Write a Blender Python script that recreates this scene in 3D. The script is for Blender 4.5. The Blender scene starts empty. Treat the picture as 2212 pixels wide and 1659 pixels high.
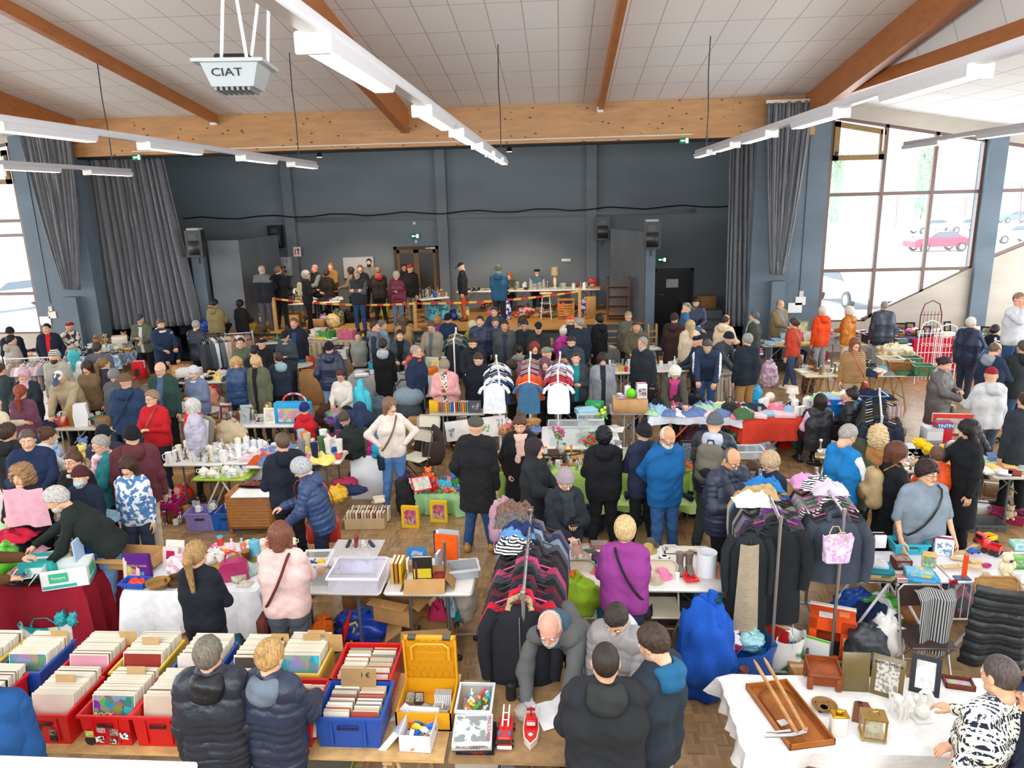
import bpy,math,random,zlib
import numpy as np
from mathutils import Matrix,Vector,noise
C=bpy.context.scene.collection
SC=bpy.context.scene
PI=math.pi
Sin=math.sin;Cos=math.cos;Mx=np.maximum;Sqr=math.sqrt;MR=Matrix.Rotation;MT=Matrix.Translation;Ab=np.abs;Sn=np.sin;Cl=np.clip
En=enumerate;Rg=range;Vc=Vector
rad=math.radians
# ------ camera
F_PX,TH,RO,PSI,HC=1590.0,rad(14.1),rad(1.45),rad(3.95),4.4
_F=Vc((-Sin(PSI)*Cos(TH),Cos(PSI)*Cos(TH),-Sin(TH)))
_R=Vc((Cos(PSI),Sin(PSI),0));_U=_R.cross(_F)
CX=_R*Cos(RO)-_U*Sin(RO);CY=_U*Cos(RO)+_R*Sin(RO)
cam=bpy.data.cameras.new('camera');camo=bpy.data.objects.new('camera',cam);C.objects.link(camo)
camo.matrix_world=Matrix(((CX.x,CY.x,-_F.x,0),(CX.y,CY.y,-_F.y,0),(CX.z,CY.z,-_F.z,HC),(0,0,0,1)))
cam.sensor_width=36;cam.lens=F_PX/2212*36;cam.clip_start=.05;cam.clip_end=600
SC.camera=camo
# ------ sky, sun, window light, added gallery fill, exposure
W=bpy.data.worlds.new('world');SC.world=W;W.use_nodes=True
_n=W.node_tree.nodes;_bg=_n['Background']
_bg.inputs[0].default_value=(.90,.955,1.0,1);_bg.inputs[1].default_value=5.0
SC.view_settings.view_transform='Standard';SC.view_settings.look='None'
SC.view_settings.exposure=.03;SC.view_settings.gamma=1;SC.view_settings.use_curve_mapping=False
SC.cycles.use_denoising=True
try:
 SC.cycles.max_bounces=7;SC.cycles.diffuse_bounces=4;SC.cycles.glossy_bounces=2;SC.cycles.transmission_bounces=5
 SC.cycles.transparent_max_bounces=8;SC.cycles.caustics_reflective=False;SC.cycles.caustics_refractive=False
 SC.cycles.sample_clamp_indirect=4
except Exception:pass
def area(name,loc,rot,sx,sy,power,col=(1,1,1),portal=False):
 l=bpy.data.lights.new(name,'AREA');l.shape='RECTANGLE';l.size=sx;l.size_y=sy;l.energy=power;l.color=col
 o=bpy.data.objects.new(name,l);o.location=loc;o.rotation_euler=rot;C.objects.link(o)
 if portal:l.cycles.is_portal=True
 return o
area('daylight_right_side',(13.4,10,2.6),(0,rad(90),0),3.4,19,450,(.93,.97,1))
area('daylight_left_side',(-21.4,10,2.6),(0,rad(-90),0),3.4,19,650,(.93,.97,1))
area('daylight_right_bay',(9.9,20.6,3.6),(rad(-90),0,0),5.4,4.2,250,(.95,.98,1))
area('daylight_left_bay',(-17.6,20.6,3.4),(rad(-90),0,0),4.6,4.4,200,(.95,.98,1))
area('fill_gallery',(-3.5,-1.2,5.4),(rad(78),0,0),20,3.0,1700,(.93,.97,1))  # added fill lamp over the gallery behind the camera; no window there
# ------ pixel of the photograph -> point of the place
def _ray(px,py):return _F*F_PX+CX*(px-1106)-CY*(py-829.5)
def P(px,py,z=0.0):
 d=_ray(px,py);t=(z-HC)/d.z;return Vc((d.x*t,d.y*t,z))
def PY(px,py,y):
 d=_ray(px,py);t=y/d.y;return Vc((d.x*t,y,HC+d.z*t))
 # ------ materials
_mats={}
def lin(c):return c/12.92 if c<=.04045 else((c+.055)/1.055)**2.4
def hx(h):return tuple(lin(int(h[i:i+2],16)/255)for i in(0,2,4))+(1,)
def newmat(name):
 m=bpy.data.materials.new(name);m.use_nodes=True
 nt=m.node_tree;b=nt.nodes['Principled BSDF'];return m,nt,b
def ramp(nt,a,b,p0=.4,p1=.6):
 r=nt.nodes.new('ShaderNodeValToRGB');r.color_ramp.elements[0].position=p0;r.color_ramp.elements[1].position=p1
 r.color_ramp.elements[0].color=a;r.color_ramp.elements[1].color=b;return r
def co_(nt,kind='Object',scale=(1,1,1),rot=(0,0,0)):
 t=nt.nodes.new('ShaderNodeTexCoord');mp=nt.nodes.new('ShaderNodeMapping');mp.inputs['Scale'].default_value=scale
 mp.inputs['Rotation'].default_value=rot;nt.links.new(t.outputs[kind],mp.inputs[0]);return mp.outputs[0]
def ns(nt,co,scale,detail=4,rough=.6):
 n=nt.nodes.new('ShaderNodeTexNoise');n.inputs['Scale'].default_value=scale;n.inputs['Detail'].default_value=detail
 n.inputs['Roughness'].default_value=rough;nt.links.new(co,n.inputs['Vector']);return n
def bump(nt,b,h,strength=.3,dist=.01):
 u=nt.nodes.new('ShaderNodeBump');u.inputs['Strength'].default_value=strength;u.inputs['Distance'].default_value=dist
 nt.links.new(h,u.inputs['Height']);nt.links.new(u.outputs[0],b.inputs['Normal'])
def mul(c,k):return tuple(min(1,x*k)for x in c[:3])+(1,)
def mat(s):
 """'F:2a3040' kind:colour[:colour2]  F fabric, K knit, Q shiny quilt, S skin, H hair, P plastic, M metal, W wood, C cardboard, A paper,
    G clear glass, L lamp, R stripes, X speckled print, T tartan check, B camouflage blotches, E plain matt, D ceramic, U fur, O multicolour print, Z knitted pattern"""
 if s in _mats:return _mats[s]
 q=s.split(':');k=q[0];c=hx(q[1]);c2=hx(q[2])if len(q)>2 and len(q[2])==6 else mul(c,.6)
 m,nt,b=newmat('material_'+s.replace(':','_'));L=nt.links.new
 bc=b.inputs['Base Color'];bc.default_value=c;ro=b.inputs['Roughness'];ro.default_value=.8
 b.inputs['Specular IOR Level'].default_value=.3
 def mixn(a,bb,scale,p0=.4,p1=.6,sc=(1,1,1),detail=4):
  co=co_(nt,'Object',sc);n=ns(nt,co,scale,detail);r=ramp(nt,a,bb,p0,p1);L(n.outputs[0],r.inputs[0]);L(r.outputs[0],bc);return n
 if k=='F':
  n=mixn(mul(c,.93),mul(c,1.06),9);n2=ns(nt,co_(nt),26,5);bump(nt,b,n2.outputs[0],.4,.015);ro.default_value=.9
 elif k=='K':
  co=co_(nt,'Object');w=nt.nodes.new('ShaderNodeTexWave');w.bands_direction='Z';w.inputs['Scale'].default_value=26;w.inputs['Distortion'].default_value=6;w.inputs['Detail Scale'].default_value=3;L(co,w.inputs[0])
  r=ramp(nt,mul(c,.86),mul(c,1.08),.1,.9);L(w.outputs[0],r.inputs[0]);L(r.outputs[0],bc);bump(nt,b,w.outputs[0],.4,.006);ro.default_value=.95
 elif k=='Q':
  n=mixn(mul(c,.9),mul(c,1.12),7);n2=ns(nt,co_(nt),18,4);bump(nt,b,n2.outputs[0],.45,.02);ro.default_value=.45;b.inputs['Specular IOR Level'].default_value=.45
 elif k=='S':
  mixn(mul(c,.9),mul(c,1.08),14);ro.default_value=.55;b.inputs['Subsurface Weight'].default_value=.0
 elif k=='H':
  co=co_(nt,'Object',(1,1,.22));n=ns(nt,co,90,4);r=ramp(nt,mul(c,.5),mul(c,1.45),.3,.7);L(n.outputs[0],r.inputs[0]);L(r.outputs[0],bc)
  bump(nt,b,n.outputs[0],.7,.01);ro.default_value=.5
 elif k=='U':
  n=mixn(mul(c,.45),mul(c,1.25),60,.35,.65);bump(nt,b,n.outputs[0],1,.03);ro.default_value=1
 elif k=='P':ro.default_value=.35;b.inputs['Specular IOR Level'].default_value=.5
 elif k=='D':ro.default_value=.15;b.inputs['Specular IOR Level'].default_value=.5
 elif k=='E':pass
 elif k=='M':b.inputs['Metallic'].default_value=.85;ro.default_value=.3
 elif k=='W':
  co=co_(nt,'Object',(3,3,22));n=ns(nt,co,3,5);r=ramp(nt,mul(c,.75),mul(c,1.15),.35,.65);L(n.outputs[0],r.inputs[0]);L(r.outputs[0],bc);ro.default_value=.5
 elif k=='C':
  mixn(mul(c,.92),mul(c,1.06),6);ro.default_value=.9
 elif k=='A':mixn(mul(c,.95),mul(c,1.04),5)
 elif k=='G':
  ro.default_value=.08;b.inputs['Alpha'].default_value=.2;b.inputs['Specular IOR Level'].default_value=.8
 elif k=='L':
  b.inputs['Emission Color'].default_value=c;b.inputs['Emission Strength'].default_value=float(q[2])if len(q)>2 else 4
 elif k in 'RV':
  ax=(0,rad(90),0)if k=='R' else(0,0,0)
  co=co_(nt,'Object',(1,1,1),ax);w=nt.nodes.new('ShaderNodeTexWave');w.inputs['Scale'].default_value=float(q[3])if len(q)>3 else 8
  L(co,w.inputs[0]);r=ramp(nt,c,c2,.48,.52);L(w.outputs[0],r.inputs[0]);L(r.outputs[0],bc)
 elif k=='X':mixn(c,c2,float(q[3])if len(q)>3 else 40,.5,.53,detail=2)
 elif k=='B':
  n=mixn(c,c2,float(q[3])if len(q)>3 else 12,.48,.52,detail=1)
 elif k=='T':
  co=co_(nt);w=nt.nodes.new('ShaderNodeTexBrick');w.inputs['Scale'].default_value=float(q[3])if len(q)>3 else 12
  w.inputs['Color1'].default_value=c;w.inputs['Color2'].default_value=c;w.inputs['Mortar'].default_value=c2;w.inputs['Mortar Size'].default_value=.04
  w.offset=0;w.inputs['Brick Width'].default_value=.5;w.inputs['Row Height'].default_value=.5;L(co,w.inputs[0]);L(w.outputs[0],bc)
 elif k=='O':
  co=co_(nt);v=nt.nodes.new('ShaderNodeTexVoronoi');v.inputs['Scale'].default_value=float(q[2])if len(q)>2 else 16;L(co,v.inputs['Vector'])
  h=nt.nodes.new('ShaderNodeHueSaturation');h.inputs['Saturation'].default_value=1.1;h.inputs['Value'].default_value=.8;L(v.outputs['Color'],h.inputs['Color'])
  mx=nt.nodes.new('ShaderNodeMix');mx.data_type='RGBA';mx.inputs[0].default_value=.45;mx.inputs[6].default_value=c;L(h.outputs[0],mx.inputs[7]);L(mx.outputs[2],bc);ro.default_value=.5
 elif k=='Z':
  co=co_(nt);sx=nt.nodes.new('ShaderNodeSeparateXYZ');L(co,sx.inputs[0])
  def mt(op,a,bb=None,v=None):
   z=nt.nodes.new('ShaderNodeMath');z.operation=op
   for i,t in En((a,bb)):
    if t is None:continue
    if isinstance(t,(int,float)):z.inputs[i].default_value=t
    else:L(t,z.inputs[i])
   return z.outputs[0]
  a=mt('ABSOLUTE',mt('SUBTRACT',mt('FRACT',mt('MULTIPLY',mt('ADD',sx.outputs[0],sx.outputs[1]),5)),.5))
  zz=mt('ABSOLUTE',mt('SUBTRACT',mt('FRACT',mt('MULTIPLY',sx.outputs[2],4.2)),.5))
  d=mt('FRACT',mt('MULTIPLY',mt('ADD',a,zz),5));g=mt('GREATER_THAN',d,.52)
  n=ns(nt,co,45,1);g2=mt('GREATER_THAN',n.outputs[0],.5)
  st=mt('GREATER_THAN',mt('FRACT',mt('MULTIPLY',sx.outputs[2],8.4)),.72)
  gg=mt('MAXIMUM',mt('MULTIPLY',g,g2),mt('MULTIPLY',st,mt('GREATER_THAN',mt('FRACT',mt('MULTIPLY',a,11)),.4)))
  mx=nt.nodes.new('ShaderNodeMix');mx.data_type='RGBA';L(gg,mx.inputs[0]);mx.inputs[6].default_value=c;mx.inputs[7].default_value=c2;L(mx.outputs[2],bc)
  bump(nt,b,n.outputs[0],.4,.01)
 _mats[s]=m;return m
 # ------ mesh builder
def rz(a):return MR(a,4,'Z')
def rx(a):return MR(a,4,'X')
def ry(a):return MR(a,4,'Y')
def tr(x,y,z):return MT((x,y,z))
class MB:
 def __init__(s):s.v=[];s.f=[];s.m=[];s.M=None
 def add(s,vs,fs,m=0):
  o=len(s.v)
  if s.M is not None:vs=[tuple(s.M@Vc(v))for v in vs]
  s.v+=[tuple(v)for v in vs];s.f+=[tuple(i+o for i in f)for f in fs];s.m+=[m]*len(fs);return s
 def at(s,M):s.M=M;return s
 def box(s,x0,x1,y0,y1,z0,z1,m=0,b=0):
  if b<=0:
   vs=[(x,y,z)for z in(z0,z1)for y in(y0,y1)for x in(x0,x1)]
   return s.add(vs,[(0,2,3,1),(4,5,7,6),(0,1,5,4),(1,3,7,5),(3,2,6,7),(2,0,4,6)],m)
  b=min(b,(x1-x0)*.49,(y1-y0)*.49,(z1-z0)*.49)
  def ring(e,z):
   X0,X1,Y0,Y1=x0+e,x1-e,y0+e,y1-e;k=b
   return[(X0+k,Y0,z),(X1-k,Y0,z),(X1,Y0+k,z),(X1,Y1-k,z),(X1-k,Y1,z),(X0+k,Y1,z),(X0,Y1-k,z),(X0,Y0+k,z)]
  def ring2(z):
   return[(x0+b,y0+b,z),(x1-b,y0+b,z),(x1-b,y0+b,z),(x1-b,y1-b,z),(x1-b,y1-b,z),(x0+b,y1-b,z),(x0+b,y1-b,z),(x0+b,y0+b,z)]
  vs=ring(b*.6,z0)+ring(0,z0+b)+ring(0,z1-b)+ring(b*.6,z1)
  fs=[tuple(reversed(Rg(8))),tuple(Rg(24,32))]
  for r in Rg(3):
   for i in Rg(8):fs.append((r*8+i,r*8+(i+1)%8,r*8+8+(i+1)%8,r*8+8+i))
  return s.add(vs,fs,m)
 def la(s,pr,n=16,m=0,cap0=True,cap1=True,sx=1,sy=1,c=(0,0,0)):
  vs=[];fs=[]
  for r,z in pr:
   for i in Rg(n):
    a=2*PI*i/n;vs.append((c[0]+r*sx*Cos(a),c[1]+r*sy*Sin(a),c[2]+z))
  for j in Rg(len(pr)-1):
   for i in Rg(n):fs.append((j*n+i,j*n+(i+1)%n,(j+1)*n+(i+1)%n,(j+1)*n+i))
  if cap0:fs.append(tuple(reversed(Rg(n))))
  if cap1:fs.append(tuple(Rg((len(pr)-1)*n,len(pr)*n)))
  return s.add(vs,fs,m)
 def tu(s,pts,r,n=8,m=0,closed=False,flat=1):
  pts=[Vc(p)for p in pts];k=len(pts);vs=[];fs=[];prev=None
  rr=r if isinstance(r,(list,tuple))else[r]*k
  for i,p in En(pts):
   if closed:t=pts[(i+1)%k]-pts[i-1]
   else:t=pts[min(i+1,k-1)]-pts[max(i-1,0)]
   if t.length<1e-9:t=Vc((0,0,1))
   t.normalize()
   if prev is None:u=t.orthogonal().normalized()if abs(t.z)>.9 else t.cross(Vc((0,0,1))).normalized()
   else:
    u=prev-t*prev.dot(t);u=u.normalized()if u.length>1e-6 else t.orthogonal().normalized()
   prev=u;w=t.cross(u)
   for j in Rg(n):
    a=2*PI*j/n;vs.append(p+(u*Cos(a)+w*Sin(a)*flat)*rr[i])
  for i in Rg(k if closed else k-1):
   i2=(i+1)%k
   for j in Rg(n):fs.append((i*n+j,i*n+(j+1)%n,i2*n+(j+1)%n,i2*n+j))
  if not closed:fs+=[tuple(reversed(Rg(n))),tuple(Rg((k-1)*n,k*n))]
  return s.add(vs,fs,m)
 def rod(s,a,b,r,m=0,n=8):return s.tu([a,b],r,n,m)
 def quad(s,a,b,c,d,m=0):return s.add([a,b,c,d],[(0,1,2,3)],m)
 def pm(s,poly,h0,h1,m=0,axis='z'):
  n=len(poly)
  if axis=='z':vs=[(x,y,h0)for x,y in poly]+[(x,y,h1)for x,y in poly]
  elif axis=='y':vs=[(x,h1,z)for x,z in poly]+[(x,h0,z)for x,z in poly]
  else:vs=[(h0,y,z)for y,z in poly]+[(h1,y,z)for y,z in poly]
  fs=[tuple(reversed(Rg(n))),tuple(Rg(n,2*n))]+[(i,(i+1)%n,n+(i+1)%n,n+i)for i in Rg(n)]
  return s.add(vs,fs,m)
 def grid(s,nx,ny,fn,m=0,thick=0):
  vs=[fn(i/nx,j/ny)for j in Rg(ny+1)for i in Rg(nx+1)]
  w=nx+1;fs=[(j*w+i,j*w+i+1,(j+1)*w+i+1,(j+1)*w+i)for j in Rg(ny)for i in Rg(nx)]
  if thick:
   k=len(vs);vs2=[(v[0],v[1],v[2]-thick)for v in vs];fs2=[tuple(reversed([q+k for q in f]))for f in fs]
   bd=[i for i in Rg(w)]+[j*w+nx for j in Rg(1,ny+1)]+[ny*w+i for i in Rg(nx-1,-1,-1)]+[j*w for j in Rg(ny-1,0,-1)]
   vs+=vs2;fs+=fs2+[(bd[i],bd[i]+k,bd[(i+1)%len(bd)]+k,bd[(i+1)%len(bd)])for i in Rg(len(bd))]
  return s.add(vs,fs,m)
 def blob(s,cx,cy,cz,rx_,ry_,rz_,m=0,n=14,k=9,amp=0,fr=6,seed=0,flat=None):
  vs=[];fs=[]
  for j in Rg(k+1):
   t=-PI/2+PI*j/k
   for i in Rg(n):
    a=2*PI*i/n;d=Vc((Cos(t)*Cos(a),Cos(t)*Sin(a),Sin(t)))
    q=1+(amp*noise.noise(d*fr*.35+Vc((seed*7.3,seed*1.7,0)))*2 if amp else 0)
    z=cz+d.z*rz_*q
    if flat is not None:z=max(z,flat)
    vs.append((cx+d.x*rx_*q,cy+d.y*ry_*q,z))
  for j in Rg(k):
   for i in Rg(n):fs.append((j*n+i,j*n+(i+1)%n,(j+1)*n+(i+1)%n,(j+1)*n+i))
  return s.add(vs,fs,m)
 def mesh(s,name='m',ang=38):
  me=bpy.data.meshes.new(name);me.from_pydata(s.v,[],s.f);
  me.polygons.foreach_set('material_index',s.m);me.polygons.foreach_set('use_smooth',[True]*len(s.f))
  me.update();me.set_sharp_from_angle(angle=rad(ang));return me
def Sm(o,mats):
 me=o.data;fresh=len(me.materials)==0
 for i,q in En(mats):
  m=mat(q)if isinstance(q,str)else q
  if fresh:me.materials.append(m)
  elif i<len(me.materials)and me.materials[i]!=m:
   o.material_slots[i].link='OBJECT';o.material_slots[i].material=m
def Ob(name,mb,mats,parent=None,loc=None,rot=None,label=None,M=None):
 me=mb.mesh(name)if isinstance(mb,MB)else mb
 o=bpy.data.objects.new(name,me);C.objects.link(o);Sm(o,[mats]if isinstance(mats,str)or not isinstance(mats,(list,tuple))else mats)
 if parent is not None:o.parent=parent
 if loc is not None:o.location=loc
 if rot is not None:o.rotation_euler=rot if isinstance(rot,(tuple,list))else(0,0,rot)
 if M is not None:o.matrix_basis=M
 if label:o['label']=label
 return o
def Em(name,loc=(0,0,0),rot=0):
 o=bpy.data.objects.new(name,None);C.objects.link(o);o.location=loc;o.empty_display_size=.1
 o.rotation_euler=rot if isinstance(rot,(tuple,list))else(0,0,rot);return o
def tag(o,label,cat,group=None):
 o['label']=label;o['category']=cat
 if group:o['group']=group
 return o
def Sx(name,mb,mats,parent=None):
 o=Ob(name,mb,mats,parent)
 if parent is None:o['kind']='structure'
 return o
 # ====== THE HALL
YW=20.3
ZS=.8
def parquet(c,c2,blk=.125,name='parquet'):
 m,nt,b=newmat(name);L=nt.links.new
 co=co_(nt,'Object',(1,1,1));sx=nt.nodes.new('ShaderNodeSeparateXYZ');L(co,sx.inputs[0])
 def mt(op,a,bb=None):
  z=nt.nodes.new('ShaderNodeMath');z.operation=op
  for i,t in En((a,bb)):
   if t is None:continue
   if isinstance(t,(int,float)):z.inputs[i].default_value=t
   else:L(t,z.inputs[i])
  return z.outputs[0]
 X=mt('DIVIDE',sx.outputs[0],blk);Y=mt('DIVIDE',sx.outputs[1],blk)
 fx=mt('FLOOR',X);fy=mt('FLOOR',Y);par=mt('MODULO',mt('ABSOLUTE',mt('ADD',fx,fy)),2)
 sx5=mt('FLOOR',mt('MULTIPLY',X,5));sy5=mt('FLOOR',mt('MULTIPLY',Y,5))
 def sel(a,bb):
  mx=nt.nodes.new('ShaderNodeMix');L(par,mx.inputs[0]);L(a,mx.inputs[2]);L(bb,mx.inputs[3]);return mx.outputs[0]
 idx=sel(mt('ADD',sx5,mt('MULTIPLY',fy,37)),mt('ADD',sy5,mt('MULTIPLY',fx,53)))
 wn=nt.nodes.new('ShaderNodeTexWhiteNoise');wn.noise_dimensions='2D';cb=nt.nodes.new('ShaderNodeCombineXYZ');L(idx,cb.inputs[0]);L(par,cb.inputs[1]);L(cb.outputs[0],wn.inputs['Vector'])
 wn2=nt.nodes.new('ShaderNodeTexWhiteNoise');cb2=nt.nodes.new('ShaderNodeCombineXYZ');L(fx,cb2.inputs[0]);L(fy,cb2.inputs[1]);L(cb2.outputs[0],wn2.inputs['Vector'])
 t=mt('ADD',mt('MULTIPLY',wn.outputs[0],.55),mt('MULTIPLY',wn2.outputs[0],.45))
 r=ramp(nt,hx(c),hx(c2),.15,.85);L(t,r.inputs[0])
 n=ns(nt,co,1.2,3);mx=nt.nodes.new('ShaderNodeMix');mx.data_type='RGBA';mx.blend_type='MULTIPLY';mx.inputs[0].default_value=.35
 L(r.outputs[0],mx.inputs[6]);L(n.outputs[0],mx.inputs[7]);L(mx.outputs[2],b.inputs['Base Color']);b.inputs['Roughness'].default_value=.33
 return m
M_FLOOR=parquet('8f6f49','b9976b')
Sx('floor',MB().box(-24,14.5,-4,YW+.5,-.2,0),[M_FLOOR])
def glulam(name,c,knots=True):
 m,nt,b=newmat(name);L=nt.links.new
 co=co_(nt,'Object',(.5,1,3));n=ns(nt,co,3,6);r=ramp(nt,mul(hx(c),.82),mul(hx(c),1.15),.3,.7);L(n.outputs[0],r.inputs[0])
 out=r.outputs[0]
 if knots:
  co2=co_(nt,'Object',(3.2,3.2,7));v=nt.nodes.new('ShaderNodeTexVoronoi');v.inputs['Scale'].default_value=1;v.inputs['Randomness'].default_value=1;L(co2,v.inputs['Vector'])
  r2=ramp(nt,hx('5a2c10'),(1,1,1,1),.10,.17);L(v.outputs['Distance'],r2.inputs[0])
  mx=nt.nodes.new('ShaderNodeMix');mx.data_type='RGBA';mx.blend_type='MULTIPLY';mx.inputs[0].default_value=.9;L(out,mx.inputs[6]);L(r2.outputs[0],mx.inputs[7]);out=mx.outputs[2]
 L(out,b.inputs['Base Color']);b.inputs['Roughness'].default_value=.45;return m
M_BEAM=glulam('knotty_glulam','b98a58');M_RAFT=glulam('stained_glulam','ac6a36',False)
M_STAGE=glulam('stage_boards','b08248',False)
def walltex(name,c,sc=1.5):
 m,nt,b=newmat(name);L=nt.links.new;co=co_(nt,'Object',(.35,1,1));n=ns(nt,co,sc,5)
 r=ramp(nt,mul(hx(c),.85),mul(hx(c),1.15),.3,.7);L(n.outputs[0],r.inputs[0]);L(r.outputs[0],b.inputs['Base Color']);b.inputs['Roughness'].default_value=.75
 n2=ns(nt,co,60,2);bump(nt,b,n2.outputs[0],.15,.004);return m
M_GREY=walltex('grey_blue_paint','63727e');M_STGW=walltex('stage_wall_paint','6a7278',.8);M_BLACK=walltex('stage_wings_darkness','151b22');M_BEIGE=walltex('beige_plaster','bab2a6')  # near-black for the stage wings: their darkness is put into the colour
M_FLAT=walltex('flat_grey_paint','6d7276')
m,nt,b=newmat('ceiling_tiles');co=co_(nt,'Object');br=nt.nodes.new('ShaderNodeTexBrick');br.offset=0;br.inputs['Scale'].default_value=1
br.inputs['Brick Width'].default_value=.625;br.inputs['Row Height'].default_value=1.25;br.inputs['Mortar Size'].default_value=.012
br.inputs['Color1'].default_value=hx('e2e0df');br.inputs['Color2'].default_value=hx('e6e4e3');br.inputs['Mortar'].default_value=hx('b9b5b2')
nt.links.new(co,br.inputs[0]);nt.links.new(br.outputs[0],b.inputs['Base Color']);b.inputs['Roughness'].default_value=.9
M_CEIL=m
SL=math.tan(rad(7.9));XL,XR=-13.1,6.3
def zc(y):return 6.75+(YW-y)*SL
def slab(name,pts,m,t=.15):
 b_=MB();n=len(pts);b_.add(list(pts)+[(p[0],p[1],p[2]+t)for p in pts],[tuple(Rg(n)),tuple(reversed(Rg(n,2*n)))]+[(i,n+i,n+(i+1)%n,(i+1)%n)for i in Rg(n)])
 return Sx(name,b_,[m])
YB=-4
slab('ceiling',[(XL,YW,zc(YW)),(XR,YW,zc(YW)),(XR,YB,zc(YB)),(XL,YB,zc(YB))],M_CEIL)
dB=.056*(YW-YB)
for s,nm,X,XO in((1,'right',XR,15.2),(-1,'left',XL,-24.2)):
 w=s*dB
 a=(X,YW,zc(YW)-.02);b0=(X+w,YB,6.8);r0=(X,YB,zc(YB))
 pts=[a,r0,b0]if s>0 else[a,b0,r0]
 slab('ceiling_%s_hip'%nm,pts,M_CEIL)
 zo=6.74-abs(XO-X)*.17
 pts=[a,b0,(XO,YB,zo),(XO,YW,zo)]
 slab('ceiling_%s_eave'%nm,pts if s>0 else pts[::-1],M_CEIL)
def beam(name,a,b,w,h,m=M_RAFT):
 a,b=Vc(a),Vc(b);d=(b-a).normalized();sd=d.cross(Vc((0,0,1))).normalized()*w/2;up=Vc((0,0,1))*h
 vs=[a-sd-up,a+sd-up,a+sd,a-sd,b-sd-up,b+sd-up,b+sd,b-sd]
 return Sx(name,MB().add(vs,[(0,1,2,3),(7,6,5,4),(0,4,5,1),(1,5,6,2),(2,6,7,3),(3,7,4,0)]),[m])
Sx('beam_stage',MB().box(-13.35,6.5,YW-.12,YW+.12,5.8,6.76),[M_BEAM])
for i,(px,w,h)in En(((470,.13,.24),(876,.2,.62),(1297,.13,.24))):
 p=PY(px,250,YW)
 beam('beam_rafter_%d'%(i+1),(p.x,YW-.1,zc(YW-.1)),(p.x,YB,zc(YB)),w,h)
beam('beam_hip_right',(XR,YW-.1,zc(YW)),(XR,YB,zc(YB)+.02),.2,.62);beam('beam_hip_left',(XL,YW-.1,zc(YW)),(XL,YB,zc(YB)+.02),.2,.62)
beam('beam_eave_right',(XR+.05,YW-.1,6.74),(XR+dB,YB,6.8),.12,.26);beam('beam_eave_left',(XL-.05,YW-.1,6.74),(XL-dB,YB,6.8),.12,.26)
for i,px in En((470,876,1297)):
 p=PY(px,252,YW);q=MB().box(-.08,.08,-.16,0,-.07,.07,0,.015)
 tag(Ob('junction_box',q,'P:e8e6e2',loc=(p.x-.02,YW-.14,6.56)),('white box on the knotty beam under the left rafter','white box on the knotty beam under the broad middle rafter','white box on the knotty beam under the thin right rafter')[i],'junction box')
for s,X in(('right',14.3),('left',-22.6)):
 w=MB()
 w.box(X-.1,X+.1,YB,YW+.3,0,.8);w.box(X-.1,X+.1,YB,YW+.3,5.2,6.6)
 for y in(-3.9,2,8,14,20.2):w.box(X-.12,X+.12,y-.2,y+.2,.8,5.2)
 Sx('wall_'+s,w,[M_GREY])
Sx('wall_rear',MB().box(-24,15,YB-.2,YB,0,11),[M_BEIGE])
def pier(name,x0,x1,y0,y1,z0,z1,m=M_GREY):return Sx(name,MB().box(x0,x1,y0,y1,z0,z1),[m])
pier('wall_pier_left',-15.1,-13.3,YW,YW+.5,0,6.75);pier('wall_pier_right',5.1,6.95,YW,YW+.5,0,6.62)
pier('wall_over_stage',-13.3,6.5,YW+.15,YW+.45,5.75,6.9,M_BLACK)
pier('pillar_left',PY(146,640,YW).x,PY(185,700,YW).x,YW-.25,YW+.1,0,2.0);pier('pillar_right',PY(1663,600,YW).x,PY(1692,600,YW).x,YW-.25,YW+.1,0,2.1)
for(nm,a,bb)in(('left',(76,470),(110,655)),('right',(1750,300),(1735,640))):
 p=PY(*a,YW);q=PY(*bb,YW);Sx('trim_conduit_'+nm,MB().rod((p.x,YW-.01,5.9),(p.x,YW-.01,q.z),.012,0,6),['P:39434c'])
M_FR='P:6b5249';M_FR2='W:8a7144'
zsill=.95
wr=MB();wr.pm([(6.95,6.25),(11.0,5.55),(15,4.9),(15,6.5),(6.95,6.9)],YW,YW+.3,0,'y')
wr.pm([(6.95,0),(15,0),(15,4.1),(11.25,2.55),(10.83,2.35),(8.55,1.2),(8.2,zsill),(6.95,zsill)],YW,YW+.3,0,'y')
Sx('wall_bay_right',wr,[M_BEIGE])
Sx('wall_post_right',MB().box(10.84,11.28,YW-.15,YW+.35,0,5.75),[M_GREY])
wl=MB();wl.pm([(-15.1,6.25),(-23,4.9),(-23,6.5),(-15.1,6.9)],YW,YW+.3,0,'y');wl.box(-23,-15.1,YW,YW+.3,0,.93)
Sx('wall_bay_left',wl,[M_BEIGE])
def ztop(x):return 6.24-(x-6.98)*.174
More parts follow.
